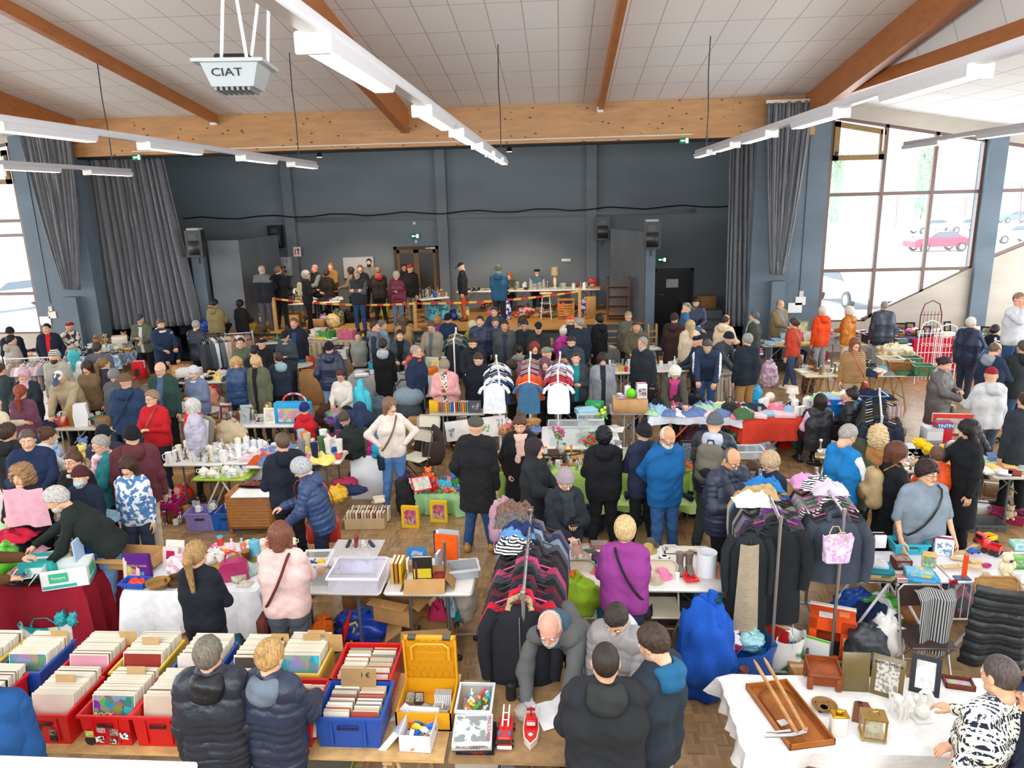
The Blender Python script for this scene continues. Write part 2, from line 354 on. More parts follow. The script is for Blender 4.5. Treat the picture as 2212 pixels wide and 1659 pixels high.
def Wn(name,xs,ztf,zb,hz,vent=None,diag=None):
 fr=Em(name);fr['kind']='structure';g=MB();t=.045
 y0,y1=YW+.02,YW+.12
 for i,x in En(xs):
  zlo=zb
  if diag and x>diag[0]:zlo=diag[1]+(x-diag[0])*diag[2]
  g.box(x-t,x+t,y0,y1,zlo-.02,ztf(x)+.05)
 for z in hz:
  g.box(xs[0],xs[-1],y0+.01,y1-.01,z-t,z+t)
 g.box(xs[0],xs[-1]if not diag else diag[0],y0,y1,zb-.04,zb+.05)
 g.pm([(xs[0],ztf(xs[0])-.07),(xs[-1],ztf(xs[-1])-.07),(xs[-1],ztf(xs[-1])+.06),(xs[0],ztf(xs[0])+.06)],y0,y1,0,'y')
 if diag:g.pm([(diag[0]-.1,diag[1]-.07),(xs[-1],diag[1]+(xs[-1]-diag[0])*diag[2]-.05),(xs[-1],diag[1]+(xs[-1]-diag[0])*diag[2]+.05),(diag[0]-.1,diag[1]+.03)],y0,y1,0,'y')
 Ob('window_frame',g,M_FR,fr)
 pn=MB();pn.pm([(xs[0],zb),(xs[-1],zb),(xs[-1],ztf(xs[-1])),(xs[0],ztf(xs[0]))],y0+.04,y0+.048,0,'y')
 Ob('window_glass',pn,MGLASS,fr)
 if vent:
  a,b_,z0,z1,z2=vent;v=MB();k=.13
  v.pm([(a,z0),(b_,z0),(b_,z0+k),(a,z0+k)],y0-.06,y0+.02,0,'y');v.pm([(a,z1-k),(b_,z2-k),(b_,z2),(a,z1)],y0-.06,y0+.02,0,'y')
  v.pm([(a,z0),(a+k,z0),(a+k,z1),(a,z1)],y0-.06,y0+.02,0,'y');v.pm([(b_-k,z0),(b_,z0),(b_,z2),(b_-k,z2)],y0-.06,y0+.02,0,'y')
  vo=Ob('vent_sash',v,M_FR2,fr);Ob('vent_stay',MB().box(b_-.09,b_-.05,y0-.1,y0-.05,z0+.2,z0+.75,0,.01),'P:e8e8e8',vo);Ob('vent_handle',MB().box(a+.05,a+.12,y0-.11,y0-.05,z0+.1,z0+.22,0,.01),'M:55524c',vo)
 return fr
MGLASS,nt,b=newmat('window_pane');b.inputs['Alpha'].default_value=.06;b.inputs['Roughness'].default_value=.03;b.inputs['Base Color'].default_value=(.8,.9,.95,1)
x1,x2,x3=PY(1912,300,YW).x,PY(2020,350,YW).x,10.83
Wn('window_1',[6.99,PY(1905,418,YW).x,PY(2014,414,YW).x,10.82],ztop,zsill,[4.3,2.33],vent=(7.03,x1,PY(1850,346,YW).z,6.12,5.88),diag=(8.25,1.02,.515))
Wn('window_2',[11.3,12.9,14.2],ztop,2.3,[4.3],diag=(11.3,2.6,.44))
def ztl(x):return 6.24-(-15.1-x)*.174
Wn('window_3',[-22.5,-20.2,-17.7,-15.13],ztl,.93,[3.75,2.1,4.15],vent=(-17.6,-15.2,PY(10,398,YW).z,5.55,6.05))
st=MB().box(-10.7,.75,20.5,25.2,ZS-.05,ZS);st.box(.75,2.6,21.6,25.2,ZS-.05,ZS)
Sx('floor_stage',st,[M_STAGE])
rs=MB().box(-10.65,.7,20.54,25,0,ZS-.05);rs.box(.7,2.55,21.64,25,0,ZS-.05);Sx('wall_stage_front',rs,[walltex('stage_riser_paint','47525b')])
Sx('trim_stage_nosing',MB().box(-10.72,.77,20.47,20.5,ZS-.06,ZS+.005),['P:2a2622'])
Sx('floor_wings',MB().box(-14,7,YW+.3,25.3,-.2,0),[M_BLACK])
Sx('wall_stage_back',MB().box(-14,7,25.2,25.5,0,7.6),[M_STGW])
Sx('wall_stage_left',MB().box(-13.9,-13.6,YW+.4,25.3,0,7.6),[M_BLACK]);Sx('wall_stage_right',MB().box(6.3,6.6,YW+.4,25.3,0,7.6),[M_BLACK])
Sx('ceiling_stage',MB().box(-14,7,YW+.3,25.4,7.3,7.5),[M_BLACK])
YK=25.2
for i,(px,w)in En(((628,.34),(956,.34),(1277,.34))):
 x=PY(px,450,YK).x;Sx('pillar_stage_%d'%(i+1),MB().box(x-w/2,x+w/2,YK-.22,YK,ZS,7.3),[M_STGW])
zr=PY(900,468,YK).z
Sx('trim_stage_rail',MB().box(-8.9,4.4,YK-.09,YK-.02,zr-.08,zr+.04),['P:3f474c'])
xs=[PY(q,466,YK-.25).x for q in Rg(395,1600,40)]
Sx('trim_stage_cable',MB().tu([(x,YK-.26,zr+.12+.05*Sin(i*1.7))for i,x in En(xs)],.022,6),['P:15191c'])
p0,p1=PY(851,533,YK),PY(947,533,YK);dz=p0.z;dw=p1.x-p0.x
d=Em('door_1',(p0.x,YK-.05,ZS));d['kind']='structure'
fr=MB();hh=dz-ZS;fr.box(0,.1,-.05,.05,0,hh);fr.box(dw-.1,dw,-.05,.05,0,hh);fr.box(0,dw,-.05,.05,hh-.1,hh);Ob('door_frame',fr,'W:4a3a2c',d)
for k in(0,1):
 x0=.1+k*(dw-.2)/2;lf=MB();ww=(dw-.2)/2
 lf.box(x0,x0+.09,-.03,.02,0,hh-.1);lf.box(x0+ww-.09,x0+ww,-.03,.02,0,hh-.1);lf.box(x0,x0+ww,-.03,.02,hh-.22,hh-.1);lf.box(x0,x0+ww,-.03,.02,0,.3)
 l=Ob('door_leaf',lf,'W:6b543c',d);Ob('door_panel',MB().box(x0+.09,x0+ww-.09,-.01,.01,.3,hh-.22),'P:2a2622',l)
Ob('door_closer',MB().box(dw*.72,dw*.95,-.12,-.04,hh-.1,hh-.03,0,.01),'M:bfbfbf',d)
p0,p1=PY(1418,585,YK),PY(1492,585,YK);d2=Em('door_2',(p0.x,YK-.06,.15));d2['kind']='structure';dw=p1.x-p0.x;hh=p0.z-.15
fr=MB();fr.box(-.08,0,-.05,.03,0,hh+.08);fr.box(dw,dw+.08,-.05,.03,0,hh+.08);fr.box(-.08,dw+.08,-.05,.03,hh,hh+.08);Ob('door_frame',fr,'P:22201f',d2)
l=Ob('door_leaf',MB().box(0,dw,-.03,.02,0,hh),'P:0c0e10',d2);Ob('door_handle',MB().rod((.1,-.06,1.0),(.24,-.06,1.0),.015),'M:aaaaaa',l)
q=PY(1452,612,YK-.1);tag(Ob('paper_notice',MB().box(-.2,.2,-.005,.005,-.14,.14),'A:d8dadc',loc=(q.x,YK-.1,q.z)),'white paper notice taped to the black door beside the stage','notice')
Sx('floor_ramp',MB().box(2.65,5.0,19.9,25,0,.15),['E:3c4246']);Sx('trim_ramp_edge',MB().box(2.65,5.0,19.85,19.9,0,.15),['W:b07c40'])
def flat(name,pts,z0,z1,m=M_FLAT,t=.08):
 b_=MB()
 for(xa,ya),(xb,yb)in zip(pts,pts[1:]):
  a=Vc((xa,ya,0));b2=Vc((xb,yb,0));n=(b2-a).cross(Vc((0,0,1))).normalized()*t
  b_.pm([(a.x,a.y),(b2.x,b2.y),(b2.x-n.x,b2.y-n.y),(a.x-n.x,a.y-n.y)],z0,z1)
 return Sx(name,b_,[m])
A=PY(447,520,21.3);B=PY(514,516,21.3)
flat('wall_flat_left',[(A.x,21.3),(B.x,21.3),(PY(600,510,24.4).x,24.4)],0,A.z)
Sx('pillar_flat_left',MB().box(PY(420,600,21.2).x,PY(446,600,21.2).x,21.15,21.4,0,PY(430,552,21.2).z),[M_GREY])
A=PY(1322,495,23.2);B=PY(1398,500,21.5)
flat('wall_flat_right',[(A.x,23.8),(B.x,21.65)],0,PY(1398,500,21.5).z)
Sx('pillar_flat_right',MB().box(B.x-.02,PY(1415,600,21.5).x,21.5,21.75,0,PY(1400,535,21.5).z),[M_GREY])
p=PY(548,600,22.6);Sx('trim_flat_doorway',MB().box(p.x-.04,p.x+.04,22.5,22.62,ZS,PY(540,555,22.6).z),['P:b9b4ac'])
a,b2=PY(-200,1641,.9),PY(420,1662,.9);Sx('trim_balcony_ledge',MB().rod(a,b2,.01).add([a,b2,(b2.x,.4,b2.z),(a.x,.4,a.z)],[(0,1,2,3)]),['P:e8e6e2'])
Sx('baseboard_right',MB().box(6.95,14.2,YW-.03,YW,0,.12),['P:8a7f76']);Sx('baseboard_left',MB().box(-22.5,-15.1,YW-.03,YW,0,.12),['P:8a7f76'])
# ------ curtains
def Cu(name,top,bot,y,folds,amp,label,mats='F:56585c',thick=.03,sag=0):
 """top, bot: pixel pairs (left, right) at depth y; pleats run down the cloth"""
 a0,a1=PY(*top[0],y),PY(*top[1],y);b0,b1=PY(*bot[0],y),PY(*bot[1],y);NX,NZ=folds*8,26
 def fn(u,v):
  e=v**(1.0 if not sag else 1.6)
  x=(a0.x+(a1.x-a0.x)*u)*(1-e)+(b0.x+(b1.x-b0.x)*u)*e;z=(a0.z+(a1.z-a0.z)*u)*(1-v)+(b0.z+(b1.z-b0.z)*u)*v
  w=abs((a1.x-a0.x)*(1-e)+(b1.x-b0.x)*e)/abs(a1.x-a0.x)
  ph=u*folds*2*PI+1.6*Sin(u*9+v*1.3)+.5*Sin(v*4+u*20)
  return(x,y-amp*(.6+.4*w)*Sin(ph)-amp*.4*Sin(ph*.37+2),z)
 bm=MB().grid(NX,NZ,fn);o=Ob(name,bm,mats);o.modifiers.new('thick','SOLIDIFY').thickness=thick
 return tag(o,label,'curtain')
CU='F:74777c'
Cu('stage_curtain',((45,273),(150,268)),((140,624),(170,626)),19.9,13,.09,'tied-back grey curtain in front of the left end of the knotty beam',CU,sag=1)
Cu('stage_curtain',((150,338),(354,336)),((196,715),(432,700)),20.95,17,.11,'wide grey curtain swept across the left end of the stage opening',CU)
Cu('stage_curtain',((1658,224),(1756,217)),((1664,592),(1692,594)),19.9,12,.09,'tied-back grey curtain over the right end of the knotty beam',CU,sag=1)
Cu('stage_curtain',((1576,298),(1668,294)),((1564,705),(1664,700)),20.75,11,.10,'straight grey curtain hanging under the right end of the beam',CU)
for nm,px0,px1,yy in(('trim_curtain_rail_right',(1655,224),(1750,214),19.85),('trim_curtain_rail_left',(40,272),(135,268),19.85)):
 a,b2=PY(*px0,yy),PY(*px1,yy);Sx(nm,MB().box(min(a.x,b2.x),max(a.x,b2.x),yy-.04,yy+.04,a.z,a.z+.08),['P:d9d7d2'])
 # ------ light tracks with strip fixtures
def track(px_end,depth,y0,fix,name_lab,z=None,tw=.1):
 e=PY(px_end[0],px_end[1],depth);z=e.z;x=e.x
 t=Em('light_track',(x,depth,z));tag(t,name_lab,'light track')
 L_=depth-y0
 Ob('rail',MB().box(-.05,.05,-L_,0,-.03,.05,0,.01),'P:c8c8cc',t)
 for i,yy in En(fix):
  q=MB();w=.085;q.pm([(-w,-.03),(w,-.03),(w*.75,-.1),(-w*.75,-.1)][::-1],yy-depth-1.5,yy-depth,0,'y')
  f=Ob('strip_fixture',q,'P:d0d0d2',t)
  Ob('end_cap',MB().box(-w-.005,w+.005,yy-depth-1.53,yy-depth-1.49,-.125,-.02,0,.01),'P:fafaf6',f)
  Ob('lamp_diffuser',MB().box(-w*.72,w*.72,yy-depth-1.47,yy-depth-.03,-.108,-.102),'L:f4faff:3.5',f)
  l=area('strip_light',(x,yy-.75,z-.13),(0,0,0),.14,1.4,20,(.94,.97,1))
 return t,x,z
t1,tx1,tz1=track((1090,345),16.6,-1,[16.6,14.6,12.6,10.4,8.2,5.3],'long white lighting track hanging in the middle of the hall')
t2,tx2,tz2=track((1506,330),16.6,-1,[16.6,14.6,12.4,9.8,7.2,5.0,2.8],'long white lighting track hanging on the right near the big window')
t3,tx3,tz3=track((680,354),16.6,-1,[16.6,14.2,11.2,8.6],'long white lighting track ending before the left dark stage opening')
t4,tx4,tz4=track((280,370),16.2,2,[16.2,13.8,11.0],'short white lighting track before the left curtain')
t5,tx5,tz5=track((1956,312),16.4,2,[16.4,13.6,10.6],'white lighting track crossing in front of the right window')
for px,py,tx,tz,lab in((1077,180,tx1,tz1,'thin black wire holding the middle lighting track'),(1538,160,tx2,tz2,'thin black wire holding the right lighting track'),(617,190,tx3,tz3,'thin black wire holding the long left lighting track'),(180,210,tx4,tz4,'thin black wire holding the short left lighting track')):
 yy=15.6;tag(Ob('hanging_wire',MB().tu([(tx,yy,tz),(tx+.01,yy,tz+.8),(tx-.015,yy,tz+1.4),(tx,yy,min(zc(yy),7.35)if tx>XL else 6.6)],.011,6),'P:2b2522'),lab,'wire')
a,b2=Vc((6.5,19.6,6.55)),Vc((7.35,2,6.95))
pp=Em('curtain_rail',a);tag(pp,'grey steel rail running along the right eave beam','rail')
Ob('rail',MB().rod((0,0,0),b2-a,.035),'M:a9adb2',pp)
for t in(.12,.3,.45,.57,.68,.8,.92):
 c=(b2-a)*t;Ob('hanger',MB().rod(c,c+Vc((0,0,.15+1.3*t)),.02),'P:e6e4e2',pp)
a,b2=PY(865,322,YW-.14),PY(1495,300,YW-.14)
tag(Ob('conduit',MB().rod((PY(285,328,YW-.14).x,YW-.14,5.9),(PY(1495,300,YW-.14).x,YW-.14,5.9),.016),'P:eceae6'),'thin white conduit along the bottom of the knotty beam','conduit')
def Es(px,py,y,lab,w=.3):
 p=PY(px,py,y);e=Em('exit_sign',p);tag(e,lab,'exit sign');Ob('housing',MB().box(-w/2,w/2,-.03,.03,-w*.3,w*.3,0,.01),'P:2d8a62',e)
 q=MB();q.pm([(-w*.2,-.03),(-w*.42,0),(-w*.2,.03)],-.034,-.031,0,'y');q.box(-w*.25,w*.1,-.034,-.031,-.012,.012);q.box(w*.15,w*.4,-.034,-.031,-.06,.06)
 Ob('pictogram',q,'L:c8fff0:2.2',e)
Es(897,510,YK-.04,'green lit exit sign above the double door of the stage');Es(1430,561,YK-.04,'green lit exit sign in the dark passage right of the stage');Es(1478,304,YW-.2,'small green exit lamp at the bottom right of the knotty beam',.24);Es(296,340,YW-.2,'small green exit lamp above the left curtain',.24)
for px,py,lab in((1100,325,'small lit spotlight under the middle of the beam'),(690,337,'small lit spotlight under the left part of the beam')):
 p=PY(px,py,YW+.3);s=Em('spotlight',p);tag(s,lab,'spotlight');Ob('housing',MB().la([(.03,.1),(.07,.04),(.08,-.03)],12),'P:1a1a1a',s);Ob('lamp',MB().la([(.07,-.032),(.07,-.036)],12),'L:ffc890:12',s)
 l=bpy.data.lights.new('spot','SPOT');l.energy=900;l.spot_size=rad(75);l.spot_blend=.6;l.color=(1,.78,.55);lo=bpy.data.objects.new('spot',l);C.objects.link(lo);lo.location=(p.x,p.y,p.z-.1)
 lo.rotation_euler=(rad(28),0,0)
for px,py,w,h,lab in((895,482,.1,.1,'small white detector above the exit sign'),(899,522,.08,.1,'small white detector just over the double door'),(1223,562,.32,.1,'small white wall plate on the stage back wall'),(969,573,.08,.08,'small red alarm button beside the double door')):
 p=PY(px,py,YK-.02);tag(Ob('wall_device',MB().box(-w/2,w/2,-.04,0,-h/2,h/2,0,.01),'P:b3402e' if 'red' in lab else 'P:d4d4d0',loc=p),lab,'wall device')
p=PY(641,544,24.9);sg=Em('fire_sign',(p.x,24.95,p.z));tag(sg,'small white and red fire hose sign on the stage post','sign')
Ob('plate',MB().box(-.13,.13,-.01,0,-.16,.16),'E:e6dedd',sg);q=MB();q.box(-.08,-.05,-.014,-.011,-.1,.1);q.box(-.01,.08,-.014,-.011,.05,.1);q.box(.02,.06,-.014,-.011,-.1,.1);Ob('pictogram',q,'E:c02a2a',sg)
p=PY(617,575,24.9);eb=Em('electrical_cabinet',(p.x,24.9,p.z));tag(eb,'pale grey electrical cabinet on the stage back wall','electrical cabinet')
Ob('body',MB().box(-.24,.24,-.15,.25,-.32,.32,0,.01),'P:9c9d9c',eb)
for k in(-.1,.02):Ob('switch',MB().box(k-.035,k+.035,-.165,-.15,-.06,.01),'P:20242c',eb)
Ob('switch',MB().box(.0,.08,-.165,-.15,-.2,-.12),'P:5c2020',eb);Ob('lock',MB().box(.1,.12,-.165,-.15,.12,.22),'P:22262c',eb)
p=PY(775,578,YK-.05);wb=Em('whiteboard',(p.x,YK-.06,p.z));tag(wb,'whiteboard leaning on the stage back wall behind the shoppers','whiteboard');Ob('frame',MB().box(-.55,.55,-.02,.02,-.38,.38,0,.01),'P:77797c',wb);Ob('panel',MB().box(-.52,.52,-.03,-.021,-.35,.35),'P:b8bcc0',wb)
def Spk(px,py,y,lab,col='P:24262a',top='P:b8b8ae',s=1,stand=None):
 p=PY(px,py,y);e=Em('loudspeaker',p);tag(e,lab,'loudspeaker');w,h,d_=.24*s,.42*s,.2*s
 Ob('cabinet',MB().pm([(-w,d_-.4*s),(-w*.8,-d_),(w*.8,-d_),(w,d_-.4*s),(w*.7,d_),(-w*.7,d_)][::-1],-h,h*.8),col,e)
 Ob('grille',MB().box(-w*.72,w*.72,-d_-.015,-d_+.005,-h*.85,h*.1,0,.01),'P:17181b',e)
 Ob('horn',MB().pm([(-w*.6,h*.2),(w*.6,h*.2),(w*.35,h*.55),(-w*.35,h*.55)],-d_-.012,-d_+.005,0,'y'),'P:3a3c40',e)
 if top:Ob('handle',MB().box(-w*.8,w*.8,-d_,d_*.6,h*.8,h*.95,0,.03),top,e)
 Ob('bracket',MB().rod((0,0,-h-.2),(0,0,-h),.03),'P:111111',e)
Spk(425,523,20.93,'grey-topped loudspeaker on the post left of the stage');Spk(1407,505,21.26,'grey-topped loudspeaker on the post right of the stage')
Spk(598,508,24.95,'black loudspeaker in the dark at the left of the stage','P:0d0e10',None);Spk(1301,490,24.74,'black loudspeaker high on the right stage wall','P:101113',None)
p=PY(512,165,9.6);h=Em('ceiling_heater',p,rad(8));tag(h,'pale grey ceiling air heater hung on white tubes, marked CIAT','air heater')
Ob('hood',MB().add([(-.34,-.32,.12),(.34,-.32,.12),(.34,.36,.12),(-.34,.36,.12),(-.42,-.4,.15),(.42,-.4,.15),(.42,.44,.15),(-.42,.44,.15),(-.25,-.25,-.15),(.25,-.25,-.15),(.25,.27,-.15),(-.25,.27,-.15),(-.42,-.4,.11),(.42,-.4,.11),(.42,.44,.11),(-.42,.44,.11)],
[(4,5,6,7),(12,15,14,13),(4,12,13,5),(5,13,14,6),(6,14,15,7),(7,15,12,4),(8,9,1,0),(9,10,2,1),(10,11,3,2),(11,8,0,3),(11,10,9,8)]),'P:c3cbce',h)
gl=MB();
for k in Rg(7):gl.box(-.23+k*.066,-.2+k*.066,-.22,.24,-.19,-.15)
Ob('louvre',gl,'P:8e989c',h)
mo=MB().box(-.22,.2,-.15,.2,.15,.24,0,.02);Ob('motor',mo,'P:1f2022',h)
for x0,x1_ in((-.14,.04),(.2,.04),(.38,.5),(.14,.46)):
 Ob('suspension_tube',MB().rod((x0*.9,-.15 if x1_<.1 else.2,.15),(x1_,0 if x1_<.1 else.3,1.7),.022),'P:eeeeee',h)
def text(s_,size,parent,loc,rot,m_,ext=.002,name='lettering',sx=1,al='CENTER'):
 cu=bpy.data.curves.new('t','FONT');cu.body=s_;cu.size=size;cu.extrude=ext;cu.align_x=al;cu.align_y='CENTER';cu.resolution_u=2
 o=bpy.data.objects.new('t',cu);C.objects.link(o);dg=bpy.context.evaluated_depsgraph_get();me=bpy.data.meshes.new_from_object(o.evaluated_get(dg));bpy.data.objects.remove(o)
 me.materials.clear();return Ob(name,me,m_,parent,loc,rot)if sx==1 else _sc(Ob(name,me,m_,parent,loc,rot),sx)
def _sc(o,sx):o.scale=(sx,1,1);return o
text('CIAT',.13,h,(-.04,-.302,0),(rad(106),0,0),'E:2c3438',sx=1.3)
for px,py,w,h_,lab,c in((98,693,.33,.25,'white notice on the grey pier by the left window','A:e8eaf2'),(113,680,.23,.2,'cream notice above the other on the left grey pier','A:e6e2d4'),(109,668,.11,.16,'small switch cover above the notices on the left pier','P:cfc8b8'),(1717,665,.37,.27,'wide white notice on the right grey pier','A:f0f0f0'),(1729,650,.27,.22,'white notice on the right grey pier just below the switch','A:e8e8e6'),(1731,635,.11,.16,'small cream switch on the right grey pier','P:cfc8c0')):
 p=PY(px,py,YW-.02);tag(Ob('wall_notice',MB().box(-w/2,w/2,-.008,.008,-h_/2,h_/2),c,loc=(p.x,YW-.02,p.z)),lab,'notice')
 # ------ outdoors beyond the glass
Sx('ground_outside',MB().box(-120,200,YW+.8,200,-.3,-.1),['E:e6e6e6'])
hm,nt,b=newmat('far_hillside');n_=ns(nt,co_(nt,'Object'),.25,8,.7);r_=ramp(nt,hx('6f8076'),hx('a9b7bd'),.35,.65);nt.links.new(n_.outputs[0],r_.inputs[0]);nt.links.new(r_.outputs[0],b.inputs['Base Color'])
hb=MB().grid(40,8,lambda u,v:(-150+u*360,135+v*60+6*Sin(u*9),-1+v*34+5*noise.noise(Vc((u*8,v*2,3)))*v),0);Sx('hill_far',hb,[hm])
def tree(x,y,hgt,ivy,lab):
 t=Em('bare_tree',(x,y,-.1));tag(t,lab,'tree','bare trees beyond the car park');r_=random.Random(int(x*10));bb=MB()
 bb.tu([(0,0,0),(.1,0,hgt*.3),(0,.1,hgt*.55)],[.22,.17,.12],7)
 for i in Rg(16):
  a=r_.random()*2*PI;z0=hgt*(.3+.3*r_.random());l_=hgt*(.3+.2*r_.random());p0=Vc((0,0,z0));p1=p0+Vc((Cos(a)*l_*.4,Sin(a)*l_*.4,l_*.5));p2=p1+Vc((Cos(a+.5)*l_*.25,Sin(a+.5)*l_*.25,l_*.45))
  bb.tu([p0,p1,p2],[.07,.045,.02],5)
  for k in Rg(3):
   q=p1+(p2-p1)*r_.random();bb.tu([q,q+Vc((r_.uniform(-1,1),r_.uniform(-1,1),.8))*l_*.25],[.025,.01],4)
 Ob('branches',bb,'E:8d8580',t)
 if ivy:Ob('ivy',MB().blob(0,0,hgt*.3,.9,.9,hgt*.33,0,18,14,.35,14,x),'X:6c9c6e:a4c4a0:6',t)
tl='bare tree at the edge of the car park outside'
for i,(x,y,hh,iv)in En(((17,55,13,0),(20,58,12,1),(24,52,14,0),(27,60,13,1),(30.5,50,15,1),(34,58,13,0),(38,54,14,0),(43,60,13,0),(48,56,13,0),(-44,55,12,0),(-50,58,13,1))):tree(x*2.05,y*2,hh*1.25,iv,tl if not iv else 'ivy-clad tree at the edge of the car park outside')
hd=MB().blob(0,0,.9,7,.8,.9,0,30,8,.25,16,2);tag(Ob('hedge',hd,'X:7aa06c:a4c094:6',loc=(84,100,0)),'green hedge beyond the parked cars outside','hedge')
def car(px,py,y,col,lab,rot=0,s=1):
 p=PY(px,py,y);e=Em('parked_car',(p.x,y,-.1),rot);tag(e,lab,'car');e.scale=(s,s,s)
 b_=MB();pr=[(-2.1,.35),(-2.15,.75),(-1.9,.95),(-1.1,1.02),(-.5,1.42),(.7,1.45),(1.4,1.05),(2.0,.9),(2.1,.4)]
 b_.pm(pr,-.85,.85,0,'y');Ob('body',b_,col,e)
 Ob('windscreen',MB().pm([(-1.0,1.03),(-.5,1.37),(.65,1.4),(1.25,1.06)],-.87,.87,0,'y'),'P:4c5a64',e)
 for x in(-1.35,1.3):
  for yy in(-.8,.8):
   w=Ob('wheel',MB().at(tr(x,yy,.34)@rx(PI/2)).la([(.2,-.12),(.33,-.12),(.34,0),(.33,.12),(.2,.12)],16),'P:2a2a2c',e)
   Ob('hub',MB().at(tr(x,yy,.34)@rx(PI/2)).la([(.2,-.125),(.2,.125)],10),'M:d0d0d0',w)
car(2022,553,57,'P:c02848','red sports car parked outside the big window',rad(4));car(2082,505,80,'P:b8c2ca','silver car parked behind the red one outside',rad(5));car(2010,500,80,'P:d8dde2','white car parked beyond the tree outside',rad(8));car(1840,645,31,'P:aab4bc','pale car parked just outside the window',rad(95));car(2188,520,64,'P:cfd6dc','white car seen through the window beyond the post',rad(6));car(2192,478,100,'P:5c707c','dark car seen at the back of the car park',0);car(30,640,33,'P:a8c4d0','pale blue car outside the left window',rad(60))
for px,py0,py1,y,lab in((1939,425,475,95,'red pole beside the ivy-clad tree outside'),(2088,425,470,95,'red pole near the hedge outside'),(1972,510,555,58,'red pole beside the red sports car outside'),(2207,400,500,70,'red pole seen through the far right window')):
 a,b2=PY(px,py0,y),PY(px-3,py1,y);tag(Ob('red_pole',MB().rod((a.x,y,a.z),(b2.x,y,-.1),.05),'P:d0364c'),lab,'pole')
 # ====== PEOPLE: smooth surfaces grown from joints
def V3(*a):return np.array(a,dtype=np.float64)
def snet(f,o,h):
 """surface net of the zero level of grid f"""
 s=f<0;nx,ny,nz=f.shape
 c=[s[i:nx-1+i,j:ny-1+j,k:nz-1+k]for i in(0,1)for j in(0,1)for k in(0,1)]
 tot=sum(x.astype(np.int8)for x in c);act=(tot>0)&(tot<8)
 I=np.argwhere(act);idx=-np.ones(act.shape,np.int64);idx[act]=np.arange(len(I))
 cv=np.stack([f[I[:,0]+i,I[:,1]+j,I[:,2]+k]for i in(0,1)for j in(0,1)for k in(0,1)],1)
 co=np.array([(i,j,k)for i in(0,1)for j in(0,1)for k in(0,1)],float)
 acc=np.zeros((len(I),3));cnt=np.zeros(len(I))
 for a in Rg(8):
  for b in Rg(a+1,8):
   if abs(co[a]-co[b]).sum()!=1:continue
   m=(cv[:,a]<0)!=(cv[:,b]<0);t=cv[:,a]/(cv[:,a]-cv[:,b]+1e-12);p=co[a]+t[:,None]*(co[b]-co[a])
   acc[m]+=p[m];cnt[m]+=1
 v=o+(I+acc/cnt[:,None])*h;q=[]
 for ax in Rg(3):
  sl0=[slice(None)]*3;sl1=[slice(None)]*3;sl0[ax]=slice(0,-1);sl1[ax]=slice(1,None)
  a,b=s[tuple(sl0)],s[tuple(sl1)];E_=np.argwhere(a!=b)
  u,w=[(1,2),(2,0),(0,1)][ax]
  ok=(E_[:,u]>0)&(E_[:,w]>0)&(E_[:,u]<s.shape[u]-1)&(E_[:,w]<s.shape[w]-1);E_=E_[ok]
  if not len(E_):continue
  ins=a[tuple(E_.T)];eu=np.eye(3,dtype=int)[u];ew=np.eye(3,dtype=int)[w]
  k=np.stack([idx[tuple((E_-eu-ew).T)],idx[tuple((E_-ew).T)],idx[tuple(E_.T)],idx[tuple((E_-eu).T)]],1)
  k[~ins]=k[~ins][:,::-1];q.append(k)
 return v,(np.concatenate(q)if q else np.zeros((0,4),int))
def caps(p,a,b,ra,rb):
 a=np.asarray(a,float);ba=np.asarray(b,float)-a;L2=max(ba@ba,1e-9);t=Cl(((p-a)@ba)/L2,0,1)
 return np.sqrt((((p-a)-t[...,None]*ba)**2).sum(-1))-(ra+(rb-ra)*t),t*Sqr(L2)
def ell(p,c,r):
 q=(p-np.asarray(c,float))/np.asarray(r,float);k0=np.sqrt((q**2).sum(-1));k1=np.sqrt(((q/np.asarray(r,float))**2).sum(-1))+1e-9
 return k0*(k0-1)/k1
def sm_(a,b,k):
 h=Cl(k-Ab(a-b),0,None)/k;return np.minimum(a,b)-h*h*k*.25
def gp(lo,hi,h):
 ax=[np.arange(lo[i],hi[i]+h,h)for i in Rg(3)];return np.stack(np.meshgrid(*ax,indexing='ij'),-1),np.array([a[0]for a in ax])
def qm(name,parts):
 """parts: list of (verts, quads, matindex array or int)"""
 vs=[];fs=[];ms=[];o=0
 for v,q,m in parts:
  vs.append(v);fs.append(q+o);ms.append(np.full(len(q),m)if np.isscalar(m)else m);o+=len(v)
 v=np.concatenate(vs).astype(np.float32);q=np.concatenate(fs).astype(np.int32);m=np.concatenate(ms).astype(np.int32)
 me=bpy.data.meshes.new(name);me.vertices.add(len(v));me.vertices.foreach_set('co',v.ravel());me.loops.add(q.size);me.loops.foreach_set('vertex_index',q.ravel())
 me.polygons.add(len(q));me.polygons.foreach_set('loop_start',np.arange(0,q.size,4,dtype=np.int32));me.polygons.foreach_set('material_index',m)
 me.update(calc_edges=True);me.validate();me.polygons.foreach_set('use_smooth',np.ones(len(me.polygons),bool));return me
def wr(p,amp,ph,f=1):
 x,y,z=p[...,0]*f,p[...,1]*f,p[...,2]*f
 return amp*(.7*Sn(17*x+3*Sn(9*z+ph)+ph)*Sn(31*z+4*Sn(9*x+ph*2)+9*y)+.6*Sn(52*z+9*Sn(11*y+ph)+17*x+ph)*Sn(14*x-9*y+7*z+ph))
